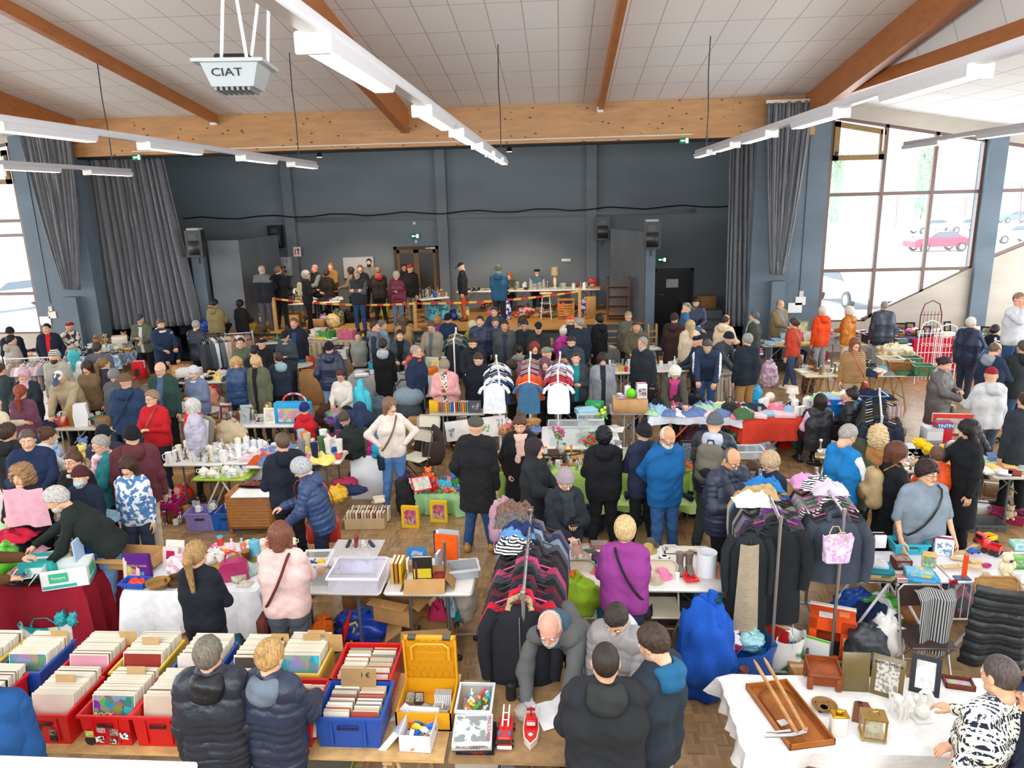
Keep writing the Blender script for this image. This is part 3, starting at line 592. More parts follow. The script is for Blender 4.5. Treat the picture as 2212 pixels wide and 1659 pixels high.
def Ga(prims,vox,k=.05,amp=.006,ph=0,rib=0,riba=.012,cuts=(),seg=None,inflate=0):
 pts=np.array([c for q in prims for c in(q[0],q[1])]);r=max(max(q[2],q[3])for q in prims)+.03+inflate
 G,o=gp(pts.min(0)-r,pts.max(0)+r,vox);d=np.full(G.shape[:3],9.);al=np.zeros(G.shape[:3]);near=np.zeros(G.shape[:3],np.int16);best=np.full(G.shape[:3],9.)
 for i,q in En(prims):
  lo=np.minimum(q[0],q[1])-max(q[2],q[3])-k-.05-inflate;hi=Mx(q[0],q[1])+max(q[2],q[3])+k+.05+inflate
  a=Cl(((lo-o)/vox).astype(int),0,None);b=np.minimum(((hi-o)/vox).astype(int)+2,G.shape[:3]);sl=tuple(slice(a[j],b[j])for j in Rg(3))
  dd,t=caps(G[sl],q[0],q[1],q[2],q[3]);m=dd<best[sl];best[sl]=np.where(m,dd,best[sl]);off=q[4]if len(q)>4 else 0
  al[sl]=np.where(m,t+off,al[sl]);near[sl]=np.where(m,i,near[sl]);d[sl]=sm_(d[sl],dd,k)
 if inflate:d-=inflate
 if rib:d-=riba*(Ab(Sn(PI*al/rib))**.6-.55)
 if amp:d+=wr(G,amp,ph)
 for n,c in cuts:d=Mx(d,G@np.asarray(n,float)-c)
 v,q=snet(d,o,vox)
 ii=Cl(((v-o)/vox).astype(int),0,np.array(near.shape)-1);nr=near[ii[:,0],ii[:,1],ii[:,2]]
 return v,q,nr
_cache={}
def Cc(key,fn):
 if key not in _cache:_cache[key]=fn()
 return _cache[key]
 # ---- head (origin between the ears, face towards +Y)
def he_(lod,fem):
 h=(.0062,.0085,.012)[lod];G,o=gp((-.11,-.14,-.2),(.11,.16,.15),h)
 d=ell(G,(0,-.012,.03),(.076,.096,.096));d=sm_(d,ell(G,(0,.022,-.03),(.058,.07,.083)),.03)
 jw=.052 if not fem else.045
 for sx in(-1,1):d=sm_(d,caps(G,(sx*jw,0,-.055),(sx*.018,.068,-.092),.018,.016)[0],.025)
 d=sm_(d,caps(G,(0,-.02,-.06),(0,-.025,-.105),.052 if not fem else.045,.052 if not fem else.045)[0],.03)
 for sx in(-1,1):d=sm_(d,caps(G,(sx*.014,.083,.034),(sx*.046,.068,.03),.009,.007)[0],.012)
 for sx in(-1,1):d=-sm_(-d,ell(G,(sx*.03,.098,.012),(.018,.016,.012)),.012)
 for sx in(-1,1):d=sm_(d,ell(G,(sx*.036,.062,-.022),(.02,.02,.02)),.015)
 d=sm_(d,caps(G,(0,.085,.018),(0,.108,-.018),.0085,.012)[0],.01)
 for sx in(-1,1):d=sm_(d,caps(G,(sx*.011,.092,-.021),(sx*.011,.094,-.021),.008,.008)[0],.006)
 d=sm_(d,caps(G,(-.02,.082,-.052),(.02,.082,-.052),.0085,.0085)[0],.008);d=Mx(d,-caps(G,(-.02,.097,-.053),(.02,.097,-.053),.003,.003)[0])
 d=sm_(d,ell(G,(0,.078,-.088),(.018,.016,.014)),.015)
 for sx in(-1,1):d=sm_(d,ell(G,(sx*.079,-.008,.0),(.009,.02,.032)),.008)
 v,q=snet(d,o,h);c=v[q].mean(1);m=np.zeros(len(q),int)
 m[(c[:,1]>.07)&(Ab(c[:,0])<.023)&(c[:,2]<-.043)&(c[:,2]>-.062)&(c[:,1]>.083)]=1
 m[(c[:,1]>.062)&(Ab(c[:,0])>.012)&(Ab(c[:,0])<.048)&(Ab(c[:,2]-.041+.14*Ab(c[:,0]))<.0038)]=2
 parts=[(v,q,m)]
 for sx in(-1,1):
  G2,o2=gp((sx*.03-.018,.062,-.006),(sx*.03+.018,.1,.03),.003 if lod<2 else.005);d2=ell(G2,(sx*.03,.0795,.012),(.0125,.0125,.0095))
  v2,q2=snet(d2,o2,.003 if lod<2 else.005);c2=v2[q2].mean(1);mm=np.where(((c2[:,0]-sx*.03)**2+(c2[:,2]-.012)**2<.0058**2)&(c2[:,1]>.08),4,3);parts.append((v2,q2,mm))
 return parts
def hd_(lod,curl):
 h=.0048 if lod==0 else.0065;G,o=gp((-.085,-.045,-.09),(.06,.2,.035),h);d=np.full(G.shape[:3],9.)
 for x in(-.027,-.009,.009,.026):d=sm_(d,caps(G,(x*.55,-.03,0),(x,.082,0),.0165,.0125)[0],.012)
 for x,L_,r in((-.029,.070,.0088),(-.010,.078,.009),(.010,.072,.0088),(.028,.056,.0078)):
  p=V3(x,.085,0);a=0
  for i,f_ in En((.46,.30,.24)):
   a+=curl*(.8 if i==0 else 1.1);n=p+V3(x*.12*(1-curl*.5),Cos(a),-Sin(a))*L_*f_;d=sm_(d,caps(G,p,n,r*(1-.1*i),r*(.9-.1*i))[0],.004);p=n
 p0,p1,p2,p3=V3(-.02,.012,-.004),V3(-.046,.045,-.016),V3(-.056,.074,-.022-.012*curl),V3(-.05+.01*curl,.098,-.03-.02*curl)
 for a,b,r in((p0,p1,.0145),(p1,p2,.0105),(p2,p3,.0088)):d=sm_(d,caps(G,a,b,r,r*.88)[0],.008)
 return snet(d,o,h)
def xf(parts,M):
 A=np.array(M);fl=np.linalg.det(A[:3,:3])<0
 return[(v@A[:3,:3].T+A[:3,3],q[:,::-1]if fl else q,m)for v,q,m in parts]
 # ---- hair, hats, hoods in head space
def ha_(st,lod):
 h=.0075 if lod==0 else(.0095 if lod==1 else.012);sk=(0,-.012,.03);R_=(.076,.096,.096)
 deep=st in('long','longwavy','hijab','pony','ponylow','hoodup','straight');G,o=gp((-.17,-.23,-.34 if deep else-.17),(.17,.22,.22),h)
 x,y,z=G[...,0],G[...,1],G[...,2];face=ell(G,(0,.135,-.02),(.058,.095,.088))
 def sl_(t,dx=0):return ell(G,sk,(R_[0]+t,R_[1]+t,R_[2]+t))
 tex=.003*Sn(130*x+9*Sn(14*z))*Sn(110*y+9*Sn(12*z));line=.001+z*.75-y*.66+.005*Sn(80*x+1)+.003*Sn(150*x)
 cut=lambda d,l:Mx(d,-l)
 if st=='short':d=cut(sl_(.012)+tex,line-.011)
 elif st=='buzz':d=cut(sl_(.005),line)
 elif st=='fringe':d=Mx(cut(sl_(.008)+tex,line),z*.8+y*.6-.045)
 elif st=='receding':d=Mx(cut(sl_(.008)+tex,line),y-.045-.6*Ab(x))
 elif st=='tousled':d=cut(sl_(.022)+2.5*tex,line-.006)
 elif st=='shortf':d=Mx(sm_(cut(sl_(.024)+tex,line+.03),ell(G,(0,-.06,-.01),(.075,.05,.06)),.03),-face)
 elif st in('bob','bobfringe'):
  d=sl_(.02)+tex
  for s in(-1,1):d=sm_(d,caps(G,(s*.072,-.015,.04),(s*.08,0,-.09),.03,.028)[0],.04)
  d=sm_(d,caps(G,(0,-.06,.02),(0,-.06,-.09),.06,.055)[0],.04);d=Mx(d,-face)
  if st=='bobfringe':d=sm_(d,caps(G,(-.04,.085,.055),(.04,.085,.055),.018,.018)[0],.02)
  d=Mx(d,-(z+.125))
 elif st in('long','longwavy','straight'):
  d=sl_(.018)+tex;w=.03 if st!='longwavy' else.042
  for s in(-1,1):d=sm_(d,sm_(caps(G,(s*.07,-.01,.04),(s*.082,.01,-.12),w,w)[0],caps(G,(s*.082,.01,-.12),(s*.085,.03,-.27),w,w*.7)[0],.03),.04)
  d=sm_(d,caps(G,(0,-.055,.02),(0,-.08,-.26),.065,.06)[0],.05);d=Mx(d+(wr(G,.006,1,1.8)if st=='longwavy' else tex),-face)
  if st=='straight':d=sm_(d,caps(G,(-.045,.082,.045),(.045,.082,.045),.02,.02)[0],.015)
 elif st in('pony','ponylow'):
  d=Mx(cut(sl_(.014)+tex,line),-face);z0=.06 if st=='pony' else-.02
  d=sm_(d,sm_(caps(G,(0,-.1,z0),(0,-.15,z0-.05),.026,.034)[0],caps(G,(0,-.15,z0-.05),(0,-.12,-.29),.036,.02)[0],.03),.015)+tex
 elif st in('bun','bunlow','clip'):
  d=Mx(cut(sl_(.014)+tex,line),-face);c={'bun':(0,-.05,.145),'bunlow':(0,-.12,.02),'clip':(0,-.1,.08)}[st];d=sm_(d,ell(G,c,(.042,.04,.04))+2*tex,.015)
 elif st=='curly':d=Mx(sm_(sl_(.04),ell(G,(0,-.05,-.05),(.115,.085,.09)),.05)+wr(G,.014,2,3.2),-ell(G,(0,.14,-.02),(.062,.105,.09)))
 elif st=='curlyshort':d=Mx(cut(sl_(.026)+wr(G,.010,2,3.2),line+.02),-face)
 elif st=='hijab':d=sm_(sl_(.02),caps(G,(0,-.03,-.09),(0,-.02,-.2),.085,.14)[0],.06)+wr(G,.003,1);d=Mx(Mx(d,-ell(G,(0,.13,-.018),(.052,.08,.075))),-(z+.26))
 elif st=='hoodup':d=Mx(sm_(sl_(.03),caps(G,(0,-.05,-.05),(0,-.05,-.16),.085,.11)[0],.06)+wr(G,.003,1),-ell(G,(0,.14,-.018),(.06,.1,.085)));d=Mx(d,-(z+.22))
 elif st in('beanie','pompom'):
  l=z*.95-y*.28;a=np.arctan2(x,y+.012);rb=.002*Sn(a*26);d=Mx(ell(G,(0,-.012,.045),(.09,.11,.105))+rb,-(l-.03));d=np.minimum(d,Mx(Mx(sl_(.022)+rb,-(l-.012)),l-.05))
  if st=='pompom':d=np.minimum(d,ell(G,(0,-.02,.175),(.04,.04,.04))+wr(G,.004,1,5))
 elif st=='cap':d=Mx(ell(G,(0,-.012,.04),(.084,.104,.096)),-(z-.045));d=np.minimum(d,Mx(ell(G,(0,.1,.052),(.07,.095,.02)),-ell(G,(0,.07,.02),(.2,.17,.035))))
 elif st=='flatcap':d=sm_(Mx(ell(G,(0,-.012,.06),(.09,.11,.085)),-(z-.04)),ell(G,(0,.03,.085),(.095,.125,.03)),.02);d=np.minimum(d,ell(G,(0,.115,.055),(.065,.05,.01)))
 elif st=='brim':d=np.minimum(Mx(ell(G,(0,-.012,.07),(.086,.105,.085)),-(z-.05)),ell(G,(0,-.012,.055),(.15,.18,.012)))
 elif st=='beret':d=np.minimum(Mx(ell(G,(0,-.02,.06),(.1,.118,.06)),-(z-.04)),ell(G,(0,-.02,.125),(.01,.01,.02)))
 elif st=='beard':d=Mx(Mx(sm_(ell(G,(0,.03,-.062),(.064,.075,.06)),ell(G,(0,.07,-.1),(.03,.03,.02)),.02)+tex,z+.035-Ab(x)*.6),-ell(G,(0,.105,-.048),(.022,.03,.009)))
 elif st=='mask':d=Mx(ell(G,(0,.028,-.045),(.066,.092,.058)),-ell(G,(0,.02,-.045),(.062,.084,.06)));d=Mx(d,-(y-.02));d=Mx(d,z+.005)
 else:raise KeyError(st)
 return snet(d,o,h)
def hairmesh(st,lod):return Cc(('hair',st,lod),lambda:qm('hair_'+st,[ha_(st,lod)+(0,)]))
HATS={'beanie':'knit_hat','pompom':'bobble_hat','cap':'cap','flatcap':'flat_cap','brim':'brimmed_hat','beret':'beret','hijab':'headscarf','hoodup':'raised_hood','beard':'beard','mask':'face_mask'}
ARM={'d':((.05,.02,-.53),(.1,-1,0)),'f':((-.05,.36,-.30),(.55,-.5,-1)),'h':((-.11,.25,-.22),(.6,-.3,-1)),'p':((.02,.06,-.47),(.6,-1,0)),'b':((-.13,-.19,-.42),(.8,-.5,0)),
'c':((-.22,.2,-.22),(.7,0,-1)),'k':((.02,.06,-.36),(1,-.35,0)),'r':((-.02,.46,-.22),(.4,-.4,-1)),'R':((-.03,.28,-.43),(.4,-.6,0)),'m':((-.10,.17,.07),(.8,.3,-1)),'u':((-.02,.2,.3),(.8,.4,0)),
't':((-.14,.3,-.12),(.9,0,-.5)),'x':((.1,.12,-.48),(.5,-1,0))}
SKIN={'w':'S:dcab8b','t':'S:cc9673','p':'S:e6bca2','d':'S:a8704e','r':'S:d39680'}
ppl=[]
def person(px,py,H,rot,arms,jk,trs,hair,label,z=0.,lean=0,nod=0,yaw=0,sit=0,skin='w',ex='',fem=0,fat=0,shoes='P:20201f',group=None,hd=1.0,step=0,side=0):
 s=H/1.72;L=rad(lean);nd=rad(nod);seed=int(px*7+py*3);ph=(seed%100)/9.;fx=fat
 hz=.93*s if not sit else sit
 pel=V3(0,-.13*Sin(L)*s,hz);D=V3(0,Sin(L),Cos(L))
 if lean>45:pel=V3(0,-.22*s,hz-.02)
 sh=pel+D*.47*s;nb=pel+D*.52*s;Dn=V3(0,Sin(L*.7+nd*.2),Cos(L*.7+nd*.2));hs=s**.6*hd*1.03;hc=nb+Dn*.15*hs+V3(0,.015,0)
 R=MR(rad(rot),3,'Z');ho=R@Vc(hc);q=P(px,py,z+hc[2]);org=Vc((q.x-ho.x,q.y-ho.y,z));dist=(q-Vc((0,0,HC))).length
 lod=0 if dist<8.5 else(1 if dist<15 else 2);vox=min(.026,max(.0115,.00145*dist))
 sw=(.155 if fem else.178)*s+fx*.6;J={}
 for sd,key in((1,arms[0]),(-1,arms[1])):
  t,e=ARM[key];S0=sh+V3(sd*sw,0,-.01);T=S0+V3(sd*t[0]*s+(sd*fx if key in 'dpk' else 0),t[1]*s+fx*.8*(key not in 'db'),t[2]*s)
  if lean>20 and key in 'fr':T=T+V3(0,.02,-.14*s)
  la,lf=.285*s,.25*s;v=T-S0;dd=min(np.linalg.norm(v),(la+lf)*.995);u=v/np.linalg.norm(v);T=S0+u*dd
  ca=(la*la+dd*dd-lf*lf)/(2*la*dd);hh=la*Sqr(max(0,1-ca*ca));ev=V3(sd*e[0],e[1],e[2]);ev=ev-u*(ev@u);ev=ev/(np.linalg.norm(ev)+1e-9)
  J[sd]=(S0,S0+u*la*ca+ev*hh,T)
 LG={}
 for sd in(1,-1):
  hp=pel+V3(sd*(.088*s+fx*.3),0,-.02)
  if sit:kn=V3(sd*.12,pel[1]+.42*s,max(hz+.02,.3));an=V3(sd*.12,pel[1]+.42*s+(.02 if hz>.35 else-.25),.09)
  else:
   o_=sd*step*.01;kn=V3(sd*.10*s,o_*.5+.02+(pel[1]*.35),.49*s);an=V3(sd*.115*s,o_,.085)
   if not step:an=V3(sd*(.11+.02*((seed>>2)%3))*s,(.05 if(seed+sd)%3==0 else-.02),.085)
  LG[sd]=(hp,kn,an)
 st,*cs=jk.split('|');base=cs[0];infl={'S':.0,'J':.012,'P':.020,'C':.014,'V':.016,'H':.008,'D':.004,'L':.02,'T':0}[st[0]]
 tw=(.074 if fem else.08)*s+fx*.75;rt=(.105 if fem else.118)*s+fx*.55;ch=pel+D*.30*s
 def torso(i,r=1):
  pr=[]
  for sd in(1,-1):
   w=V3(sd,0,0);pr+=[(pel+w*tw,ch+w*(tw+.012),rt*r+i+(.01 if fem else 0),(rt+.008)*r+i,0),(ch+w*(tw+.012),sh+w*(sw-.045),(rt+.008)*r+i,.078*s*r+i,.30),(sh+w*(sw-.045)+V3(0,0,.0),nb+V3(0,0,.02),.07*s*r+i,.05*s*r+i,.47)]
  if fem:pr+=[(ch+V3(sd*.07,.075*s+fx*.4,.03),ch+V3(sd*.075,.07*s+fx*.4,.05),.075*s*r+i,.075*s*r+i,.3)for sd in(1,-1)]
  pr.append((ch,nb-D*.03,.1*r+i,.06*r+i,.3));pr.append((pel+V3(0,.04+fx*.5,.1),pel+V3(0,.04+fx*.5,.2),(.1+fx*.9)*r+i,(.1+fx*.8)*r+i,.1))
  return pr
 def armsp(i,end=1.0,r=1):
  pr=[]
  for sd in(1,-1):
   a,b,c=J[sd];c=b+(c-b)*end;pr+=[(a,b,.061*s*r+i+fx*.2,.05*s*r+i+fx*.15,.0),(b,c,.052*s*r+i+fx*.15,.040*s*r+i*.8,.285*s)]
  return pr
 bp=[(nb-D*.05,hc-Dn*.06+V3(0,-.02,0),.056 if not fem else.049,.05 if not fem else.043)]+torso(-.02,.8)+armsp(-.004,1.04,.62)
 for sd in(1,-1):a,b,c=LG[sd];bp+=[(a,b,.075*s,.05*s),(b,c,.048*s,.034*s),(c,c+V3(0,.1,-.05),.03,.025)]
 bv,bq,_=Ga(bp,max(vox*1.5,.022),amp=0,k=.04);parts=[(bv,bq,0)]
 hrot=MR(rad(yaw),4,'Z')@MR(-(L*.55+nd),4,'X')@MR(rad(side),4,'Y');HM=MT(hc)@hrot@Matrix.Scale(hs,4)
 parts+=xf(Cc(('head',lod,fem),lambda:he_(lod,fem)),HM)
 for sd,key in((1,arms[0]),(-1,arms[1])):
  a,b,c=J[sd];y_=Vc(c-b).normalized();zz=Vc((sd,0,.2))if key in 'dpx' else(Vc((0,-1,0))if key=='b' else(Vc((0,.3,1))if key in 'frRh' else Vc((sd*.7,.5,.2))))
  x_=y_.cross(zz).normalized();z_=x_.cross(y_);M_=Matrix((x_,y_,z_)).transposed().to_4x4();M_.translation=Vc(c)
  flip=1 if sd>0 else-1
  M_=M_@Matrix.Diagonal((flip*s,s,s,1));cu={'d':.28,'p':.9,'k':.5,'h':.55,'c':.6,'m':.8,'b':.6}.get(key,.4)
  hv,hq=Cc(('hand',min(lod,1),cu),lambda:hd_(min(lod,1),cu));parts+=xf([(hv,hq,0)],M_)
 sk=SKIN.get(skin,skin);hc1=(hair.split('|')[1]if '|' in hair else 'H:3a2a20').split('+')[0]
 me=qm('person',parts);hcol=hc1 if not hair.startswith(('hijab','beanie','hoodup','cap','flatcap','pompom','brim','beret'))else 'H:4a3a2e'
 o=Ob('person',me,[sk,'S:b5685a' if fem else 'S:b97b68',hcol,'D:e8e4de','D:2a1d16']);o.location=org;o.rotation_euler=(0,0,rad(rot));tag(o,label,'person',group)
 hem={'C':.46,'L':.30,'D':.42}.get(st[0],-.06 if st[0]in 'STH' else-.12);pr=torso(infl);na=len(pr)
 if st[0]=='T':pr+=armsp(infl,.0001)[0::1];pr=pr[:na]+[q_ for j,q_ in En(armsp(infl))if j%2==0]
 else:pr+=armsp(infl,.97)
 dn=V3(0,0,-1)
 if st[0]in 'CLD':
  hl={'C':.50,'L':.36,'D':.40}[st[0]]*s
  for sd in(1,-1):pr.append((pel+V3(sd*tw,0,0),V3(sd*(.07*s),pel[1]*.4,hz-hl),rt+infl,rt+infl+.03,-hl))
  cuts=[((0,0,-1),-(hz-hl))]if not sit else[((0,0,-1),-(hz-.12))]
 else:
  hl=(.15 if st[0]in 'JPV' else.10)*s
  for sd in(1,-1):pr.append((pel+V3(sd*tw,0,0),pel+V3(sd*tw,0,0)-D*hl,rt+infl,rt+infl-.004,-.1))
  cuts=[(-D,-(pel@D)+hl)]
 tor=[q_ for j,q_ in En(pr)if j<na or j>=na+(2 if st[0]=='T' else 4)];ar=[q_ for j,q_ in En(pr)if na<=j<na+(2 if st[0]=='T' else 4)]
 rib=(.062 if st[0]=='P' or 'q' in st else 0);amp=.003 if rib else(.0052 if st[0]in 'JCL' else.0045)
 v1,q1,n1=Ga(tor,vox,amp=amp,ph=ph,rib=rib,cuts=cuts,k=.06);parts=[];m1=np.zeros(len(q1),int);c1=v1[q1].mean(1)
 loc=c1-pel;up=loc@D;fwd=c1[:,1]-(pel[1]+up*D[1])
 if 'o' in st:m1[(Ab(c1[:,0])<.035+.03*Cl(up,0,.5))&(fwd>.05)]=1
 if 'y' in st:m1[up>.37*s]=1
 if 'z' in st:m1[(Ab(c1[:,0])<.012)&(fwd>.05)]=1
 if 'n' in st:m1[(up>.43*s)]=1
 if 'b' in st:m1[Ab(up-.3*s)<.03]=1
 parts.append((v1,q1,m1));v2,q2,n2=Ga(ar,vox*(.9 if vox<.02 else 1),amp=amp,ph=ph+1,rib=rib,riba=.009);m2=np.full(len(q2),1 if 'v' in st else 0)
 if 'w' in st:
  c2=v2[q2].mean(1)
  m2[(Ab(Ab(c2[:,0])-(sw+.055))<.022)]=1
 parts.append((v2,q2,m2))
 gname={'S':'sweater','J':'jacket','P':'quilted_jacket','C':'long_coat','L':'coat','V':'gilet','H':'hooded_top','D':'dress','T':'shirt'}[st[0]]
 g=Ob(gname,qm(gname,parts),[base,cs[1]if len(cs)>1 else base],o)
 pr=[]
 for sd in(1,-1):
  a,b,c=LG[sd];pr+=[(a,a+(b-a)*.25,.1*s+fx*.45+(.006 if fem else 0),.09*s+fx*.3,0),(a+(b-a)*.25,b,.094*s+fx*.3,.068*s,.1),(b,c,.068*s,(.05 if fem else.06)*s,.4)]
 pr.append((pel,pel+D*.03,.085*s+fx*.4,.085*s+fx*.4,0))
 v,q_,n_=Ga(pr,max(vox,.014),amp=.005,ph=ph+2,k=.035,cuts=[((0,0,-1),-.05)]);Ob('trousers',qm('trousers',[(v,q_,0)]),[trs],o)
 def shoe_arr():
  G,g0=gp((-.06,-.1,-.01),(.06,.21,.14),.009);d=sm_(caps(G,(0,-.045,.035),(0,.13,.03),.043,.04)[0],caps(G,(0,-.03,.05),(0,-.02,.11),.045,.045)[0],.04);d=Mx(d,-(G[...,2]-.004));return qm('shoe',[snet(d,g0,.009)+(0,)])
 sm=Cc('shoe',shoe_arr)
 for sd in(1,-1):a=LG[sd][2];Ob('shoe',sm,[shoes],o,M=MT((a[0],a[1],max(0,a[2]-.085)))@MR(-sd*.15,4,'Z'))
 for hq_ in hair.split('+'):
  if not hq_ or hq_=='none':continue
  hst,hcl=hq_.split('|');Ob(HATS.get(hst,'hair'),hairmesh(hst,lod),[hcl],o,M=HM)
 if 'g' in ex:
  def gl():
   b_=MB()
   for sx in(-1,1):
    b_.tu([(sx*.032+.021*Cos(t*PI/6),.1,.01+.017*Sin(t*PI/6))for t in Rg(12)],.0018,5,closed=True);b_.rod((sx*.053,.1,.014),(sx*.084,.0,.012),.0018,0,5)
   b_.rod((-.011,.101,.013),(.011,.101,.013),.0018,0,5);return b_.mesh('glasses')
  Ob('glasses',Cc('glasses',gl),['P:2a2220'],o,M=HM)
 nbM=MT(nb+V3(0,.0,.0))@MR(-L,4,'X')
 if 'h' in ex:
  def hood():
   G,g0=gp((-.2,-.24,-.2),(.2,.16,.16),.011);d=ell(G,(0,-.1,-.02),(.125,.085,.1));t_=np.sqrt(G[...,0]**2+(G[...,1]+.01)**2)
   d=sm_(d,np.sqrt((t_-.088)**2+(G[...,2]-.015+.25*G[...,1])**2)-.028,.05);d=Mx(d,-ell(G,(0,-.02,.07),(.072,.08,.07)))+wr(G,.006,3);d=Mx(d,-caps(G,(0,0,-.1),(0,0.02,.2),.062,.062)[0]);return qm('hood',[snet(d,g0,.011)+(0,)])
  hcx=cs[2]if len(cs)>2 else base;Ob('hood',Cc('hood',hood),[hcx],o,M=nbM@Matrix.Scale(s,4))
 if 'u' in ex:
  b_=MB().tu([(.105*Cos(t*PI/8),-.06+.1*Sin(t*PI/8),.05-.25*Sin(t*PI/8)*.3)for t in Rg(16)],.032,8,closed=True);Ob('fur_trim',b_,['U:b59c78'],o,M=nbM@Matrix.Scale(s,4))
 if 's' in ex:
  def scf():
   G,g0=gp((-.15,-.14,-.36),(.15,.2,.12),.011);t_=np.sqrt(G[...,0]**2+(G[...,1]-.01)**2)
   d=np.sqrt((t_-.085)**2+((G[...,2]-.02+.15*G[...,1])*.8)**2)-.034;d=sm_(d,caps(G,(.03,.12,0),(.045,.15,-.3),.035,.045)[0],.03);d=sm_(d,caps(G,(-.02,.12,0),(-.03,.155,-.2),.03,.04)[0],.03)+wr(G,.006,1,1.6);return qm('scarf',[snet(d,g0,.011)+(0,)])
  Ob('scarf',Cc('scarf',scf),[cs[-1]],o,M=nbM@Matrix.Scale(s,4))
 B=dict(o=o,M=MT(org)@MR(rad(rot),4,'Z'),J=J,pel=pel,sh=sh,nb=nb,s=s,D=D,rt=rt,tw=tw,sw=sw,L=L,infl=infl,HM=HM);ppl.append(B);return B
def wpt(B,v):return B['M']@Vc(v)
def Cb(B,side,col,label,cat='bag',size=(.24,.16,.07),strap=None,drop=.0):
 """strap over one shoulder, bag on the other hip; side=+1 the bag hangs at local +x"""
 s=B['s'];pel,sh,D=B['pel'],B['sh'],B['D'];r=B['rt']+B['infl']+.02;w=B['tw']
 e=Em('shoulder_bag',B['M']@Vc(pel+V3(side*(w+r),.03,-.08-drop)));e.rotation_euler=B['o'].rotation_euler;tag(e,label,cat)
 inv=e.matrix_basis.inverted()@B['M'];a=sh+V3(-side*(B['sw']-.07),0,.085*s+B['infl']);b=pel+V3(side*(w+r*.8),.02,.02-drop)
 pts=[]
 for t in Rg(17):
  an=t/16*2*PI;c=(1-Cos(an))/2;p=a*(1-c)+b*c;yy=math.copysign(abs(Sin(an))**.6,Sin(an))*r*1.42+.01;
  pts.append(inv@Vc(p+V3(-side*.03*Sin(PI*c),yy,0)))
 Ob('strap',MB().tu(pts,.013,6,closed=True,flat=.45),strap or col,e)
 q=MB().box(-.035-size[2]/2,size[2]/2,-size[0]/2,size[0]/2,-size[1],0,0,.02);Ob('body',q,col,e);Ob('flap',MB().box(size[2]/2-.005,size[2]/2+.008,-size[0]*.46,size[0]*.46,-size[1]*.55,.008,0,.006),col,e);return e
def Bp(B,col,label,col2=None,sc=1):
 s=B['s'];sh=B['sh'];e=Em('backpack',(0,0,0));tag(e,label,'backpack');M_=B['M']@MT(Vc(sh))@MR(-B['L'],4,'X');e.matrix_world=M_
 y0=-(B['rt']+B['infl'])
 def bp():
  G,g0=gp((-.2,-.3,-.56),(.2,.06,.1),.013);d=sm_(caps(G,(-.07,-.1,-.08),(-.08,-.1,-.38),.085,.1)[0],caps(G,(.07,-.1,-.08),(.08,-.1,-.38),.085,.1)[0],.1);d=sm_(d,caps(G,(-.06,-.18,-.26),(.06,-.18,-.26),.07,.07)[0],.03)+wr(G,.004,1);return qm('backpack_body',[snet(d,g0,.013)+(0,)])
 Ob('body',Cc('bp',bp),col,e,M=MT((0,y0+.03,.02))@Matrix.Scale(sc,4))
 Ob('front_pocket',MB().blob(0,y0-.19*sc,-.28*sc,.1*sc,.04,.09*sc),col2 or col,e)
 for sx in(-1,1):Ob('shoulder_strap',MB().tu([(sx*.09,y0+.0,.03),(sx*.12,-.02,.095+B['infl']),(sx*.13,.10,.05),(sx*.14,.13,-.12),(sx*.17,.02,-.3),(sx*.12,y0,-.36)],.022,6,flat=.4),col2 or col,e)
 Ob('top_handle',MB().tu([(-.04,y0-.04,.02),(-.03,y0-.05,.07),(.03,y0-.05,.07),(.04,y0-.04,.02)],.01,6),col2 or col,e);return e
def held(B,sd,kind,label,cat,col,sc=1):
 """something small in a hand"""
 c=B['J'][sd][2];b=B['J'][sd][1];u=(c-b)/np.linalg.norm(c-b);p=wpt(B,c+u*.1+V3(0,.02,.03));o=None;q=MB()
 if kind=='phone':q.box(-.037,.037,-.005,.005,-.075,.075,0,.004);o=Ob('phone',q,col)
 elif kind=='paper':q.grid(6,8,lambda u_,v_:((u_-.5)*.21,(v_-.5)*.3,.012*Sin(u_*5)),0,.002);o=Ob('sheet_of_paper',q,col)
 elif kind=='mug':q.la([(.0,0),(.035,0),(.038,.08),(.034,.08),(.031,.01),(0,.01)],14);o=Ob('mug',q,col)
 elif kind=='cloth':q.blob(0,.05,-.08,.17,.05,.2,0,20,14,.3,12,3);o=Ob('garment',q,col)
 elif kind=='book':q.box(-.08,.08,-.012,.012,-.11,.11,0,.004);o=Ob('booklet',q,col)
 elif kind=='bag':q.blob(0,0,-.27,.15,.1,.2,0,18,12,.2,10,3);q.tu([(-.07,0,-.12),(-.03,0,.0),(.03,0,.0),(.07,0,-.12)],.009,6);o=Ob('carrier_bag',q,col)
 elif kind=='wallet':q.box(-.06,.06,-.04,.04,-.012,.012,0,.006);o=Ob('wallet',q,col)
 o.location=p;o.rotation_euler=(rad(-50)if kind in('phone','paper','book')else 0,0,B['o'].rotation_euler.z);o.scale=(sc,)*3;return tag(o,label,cat)
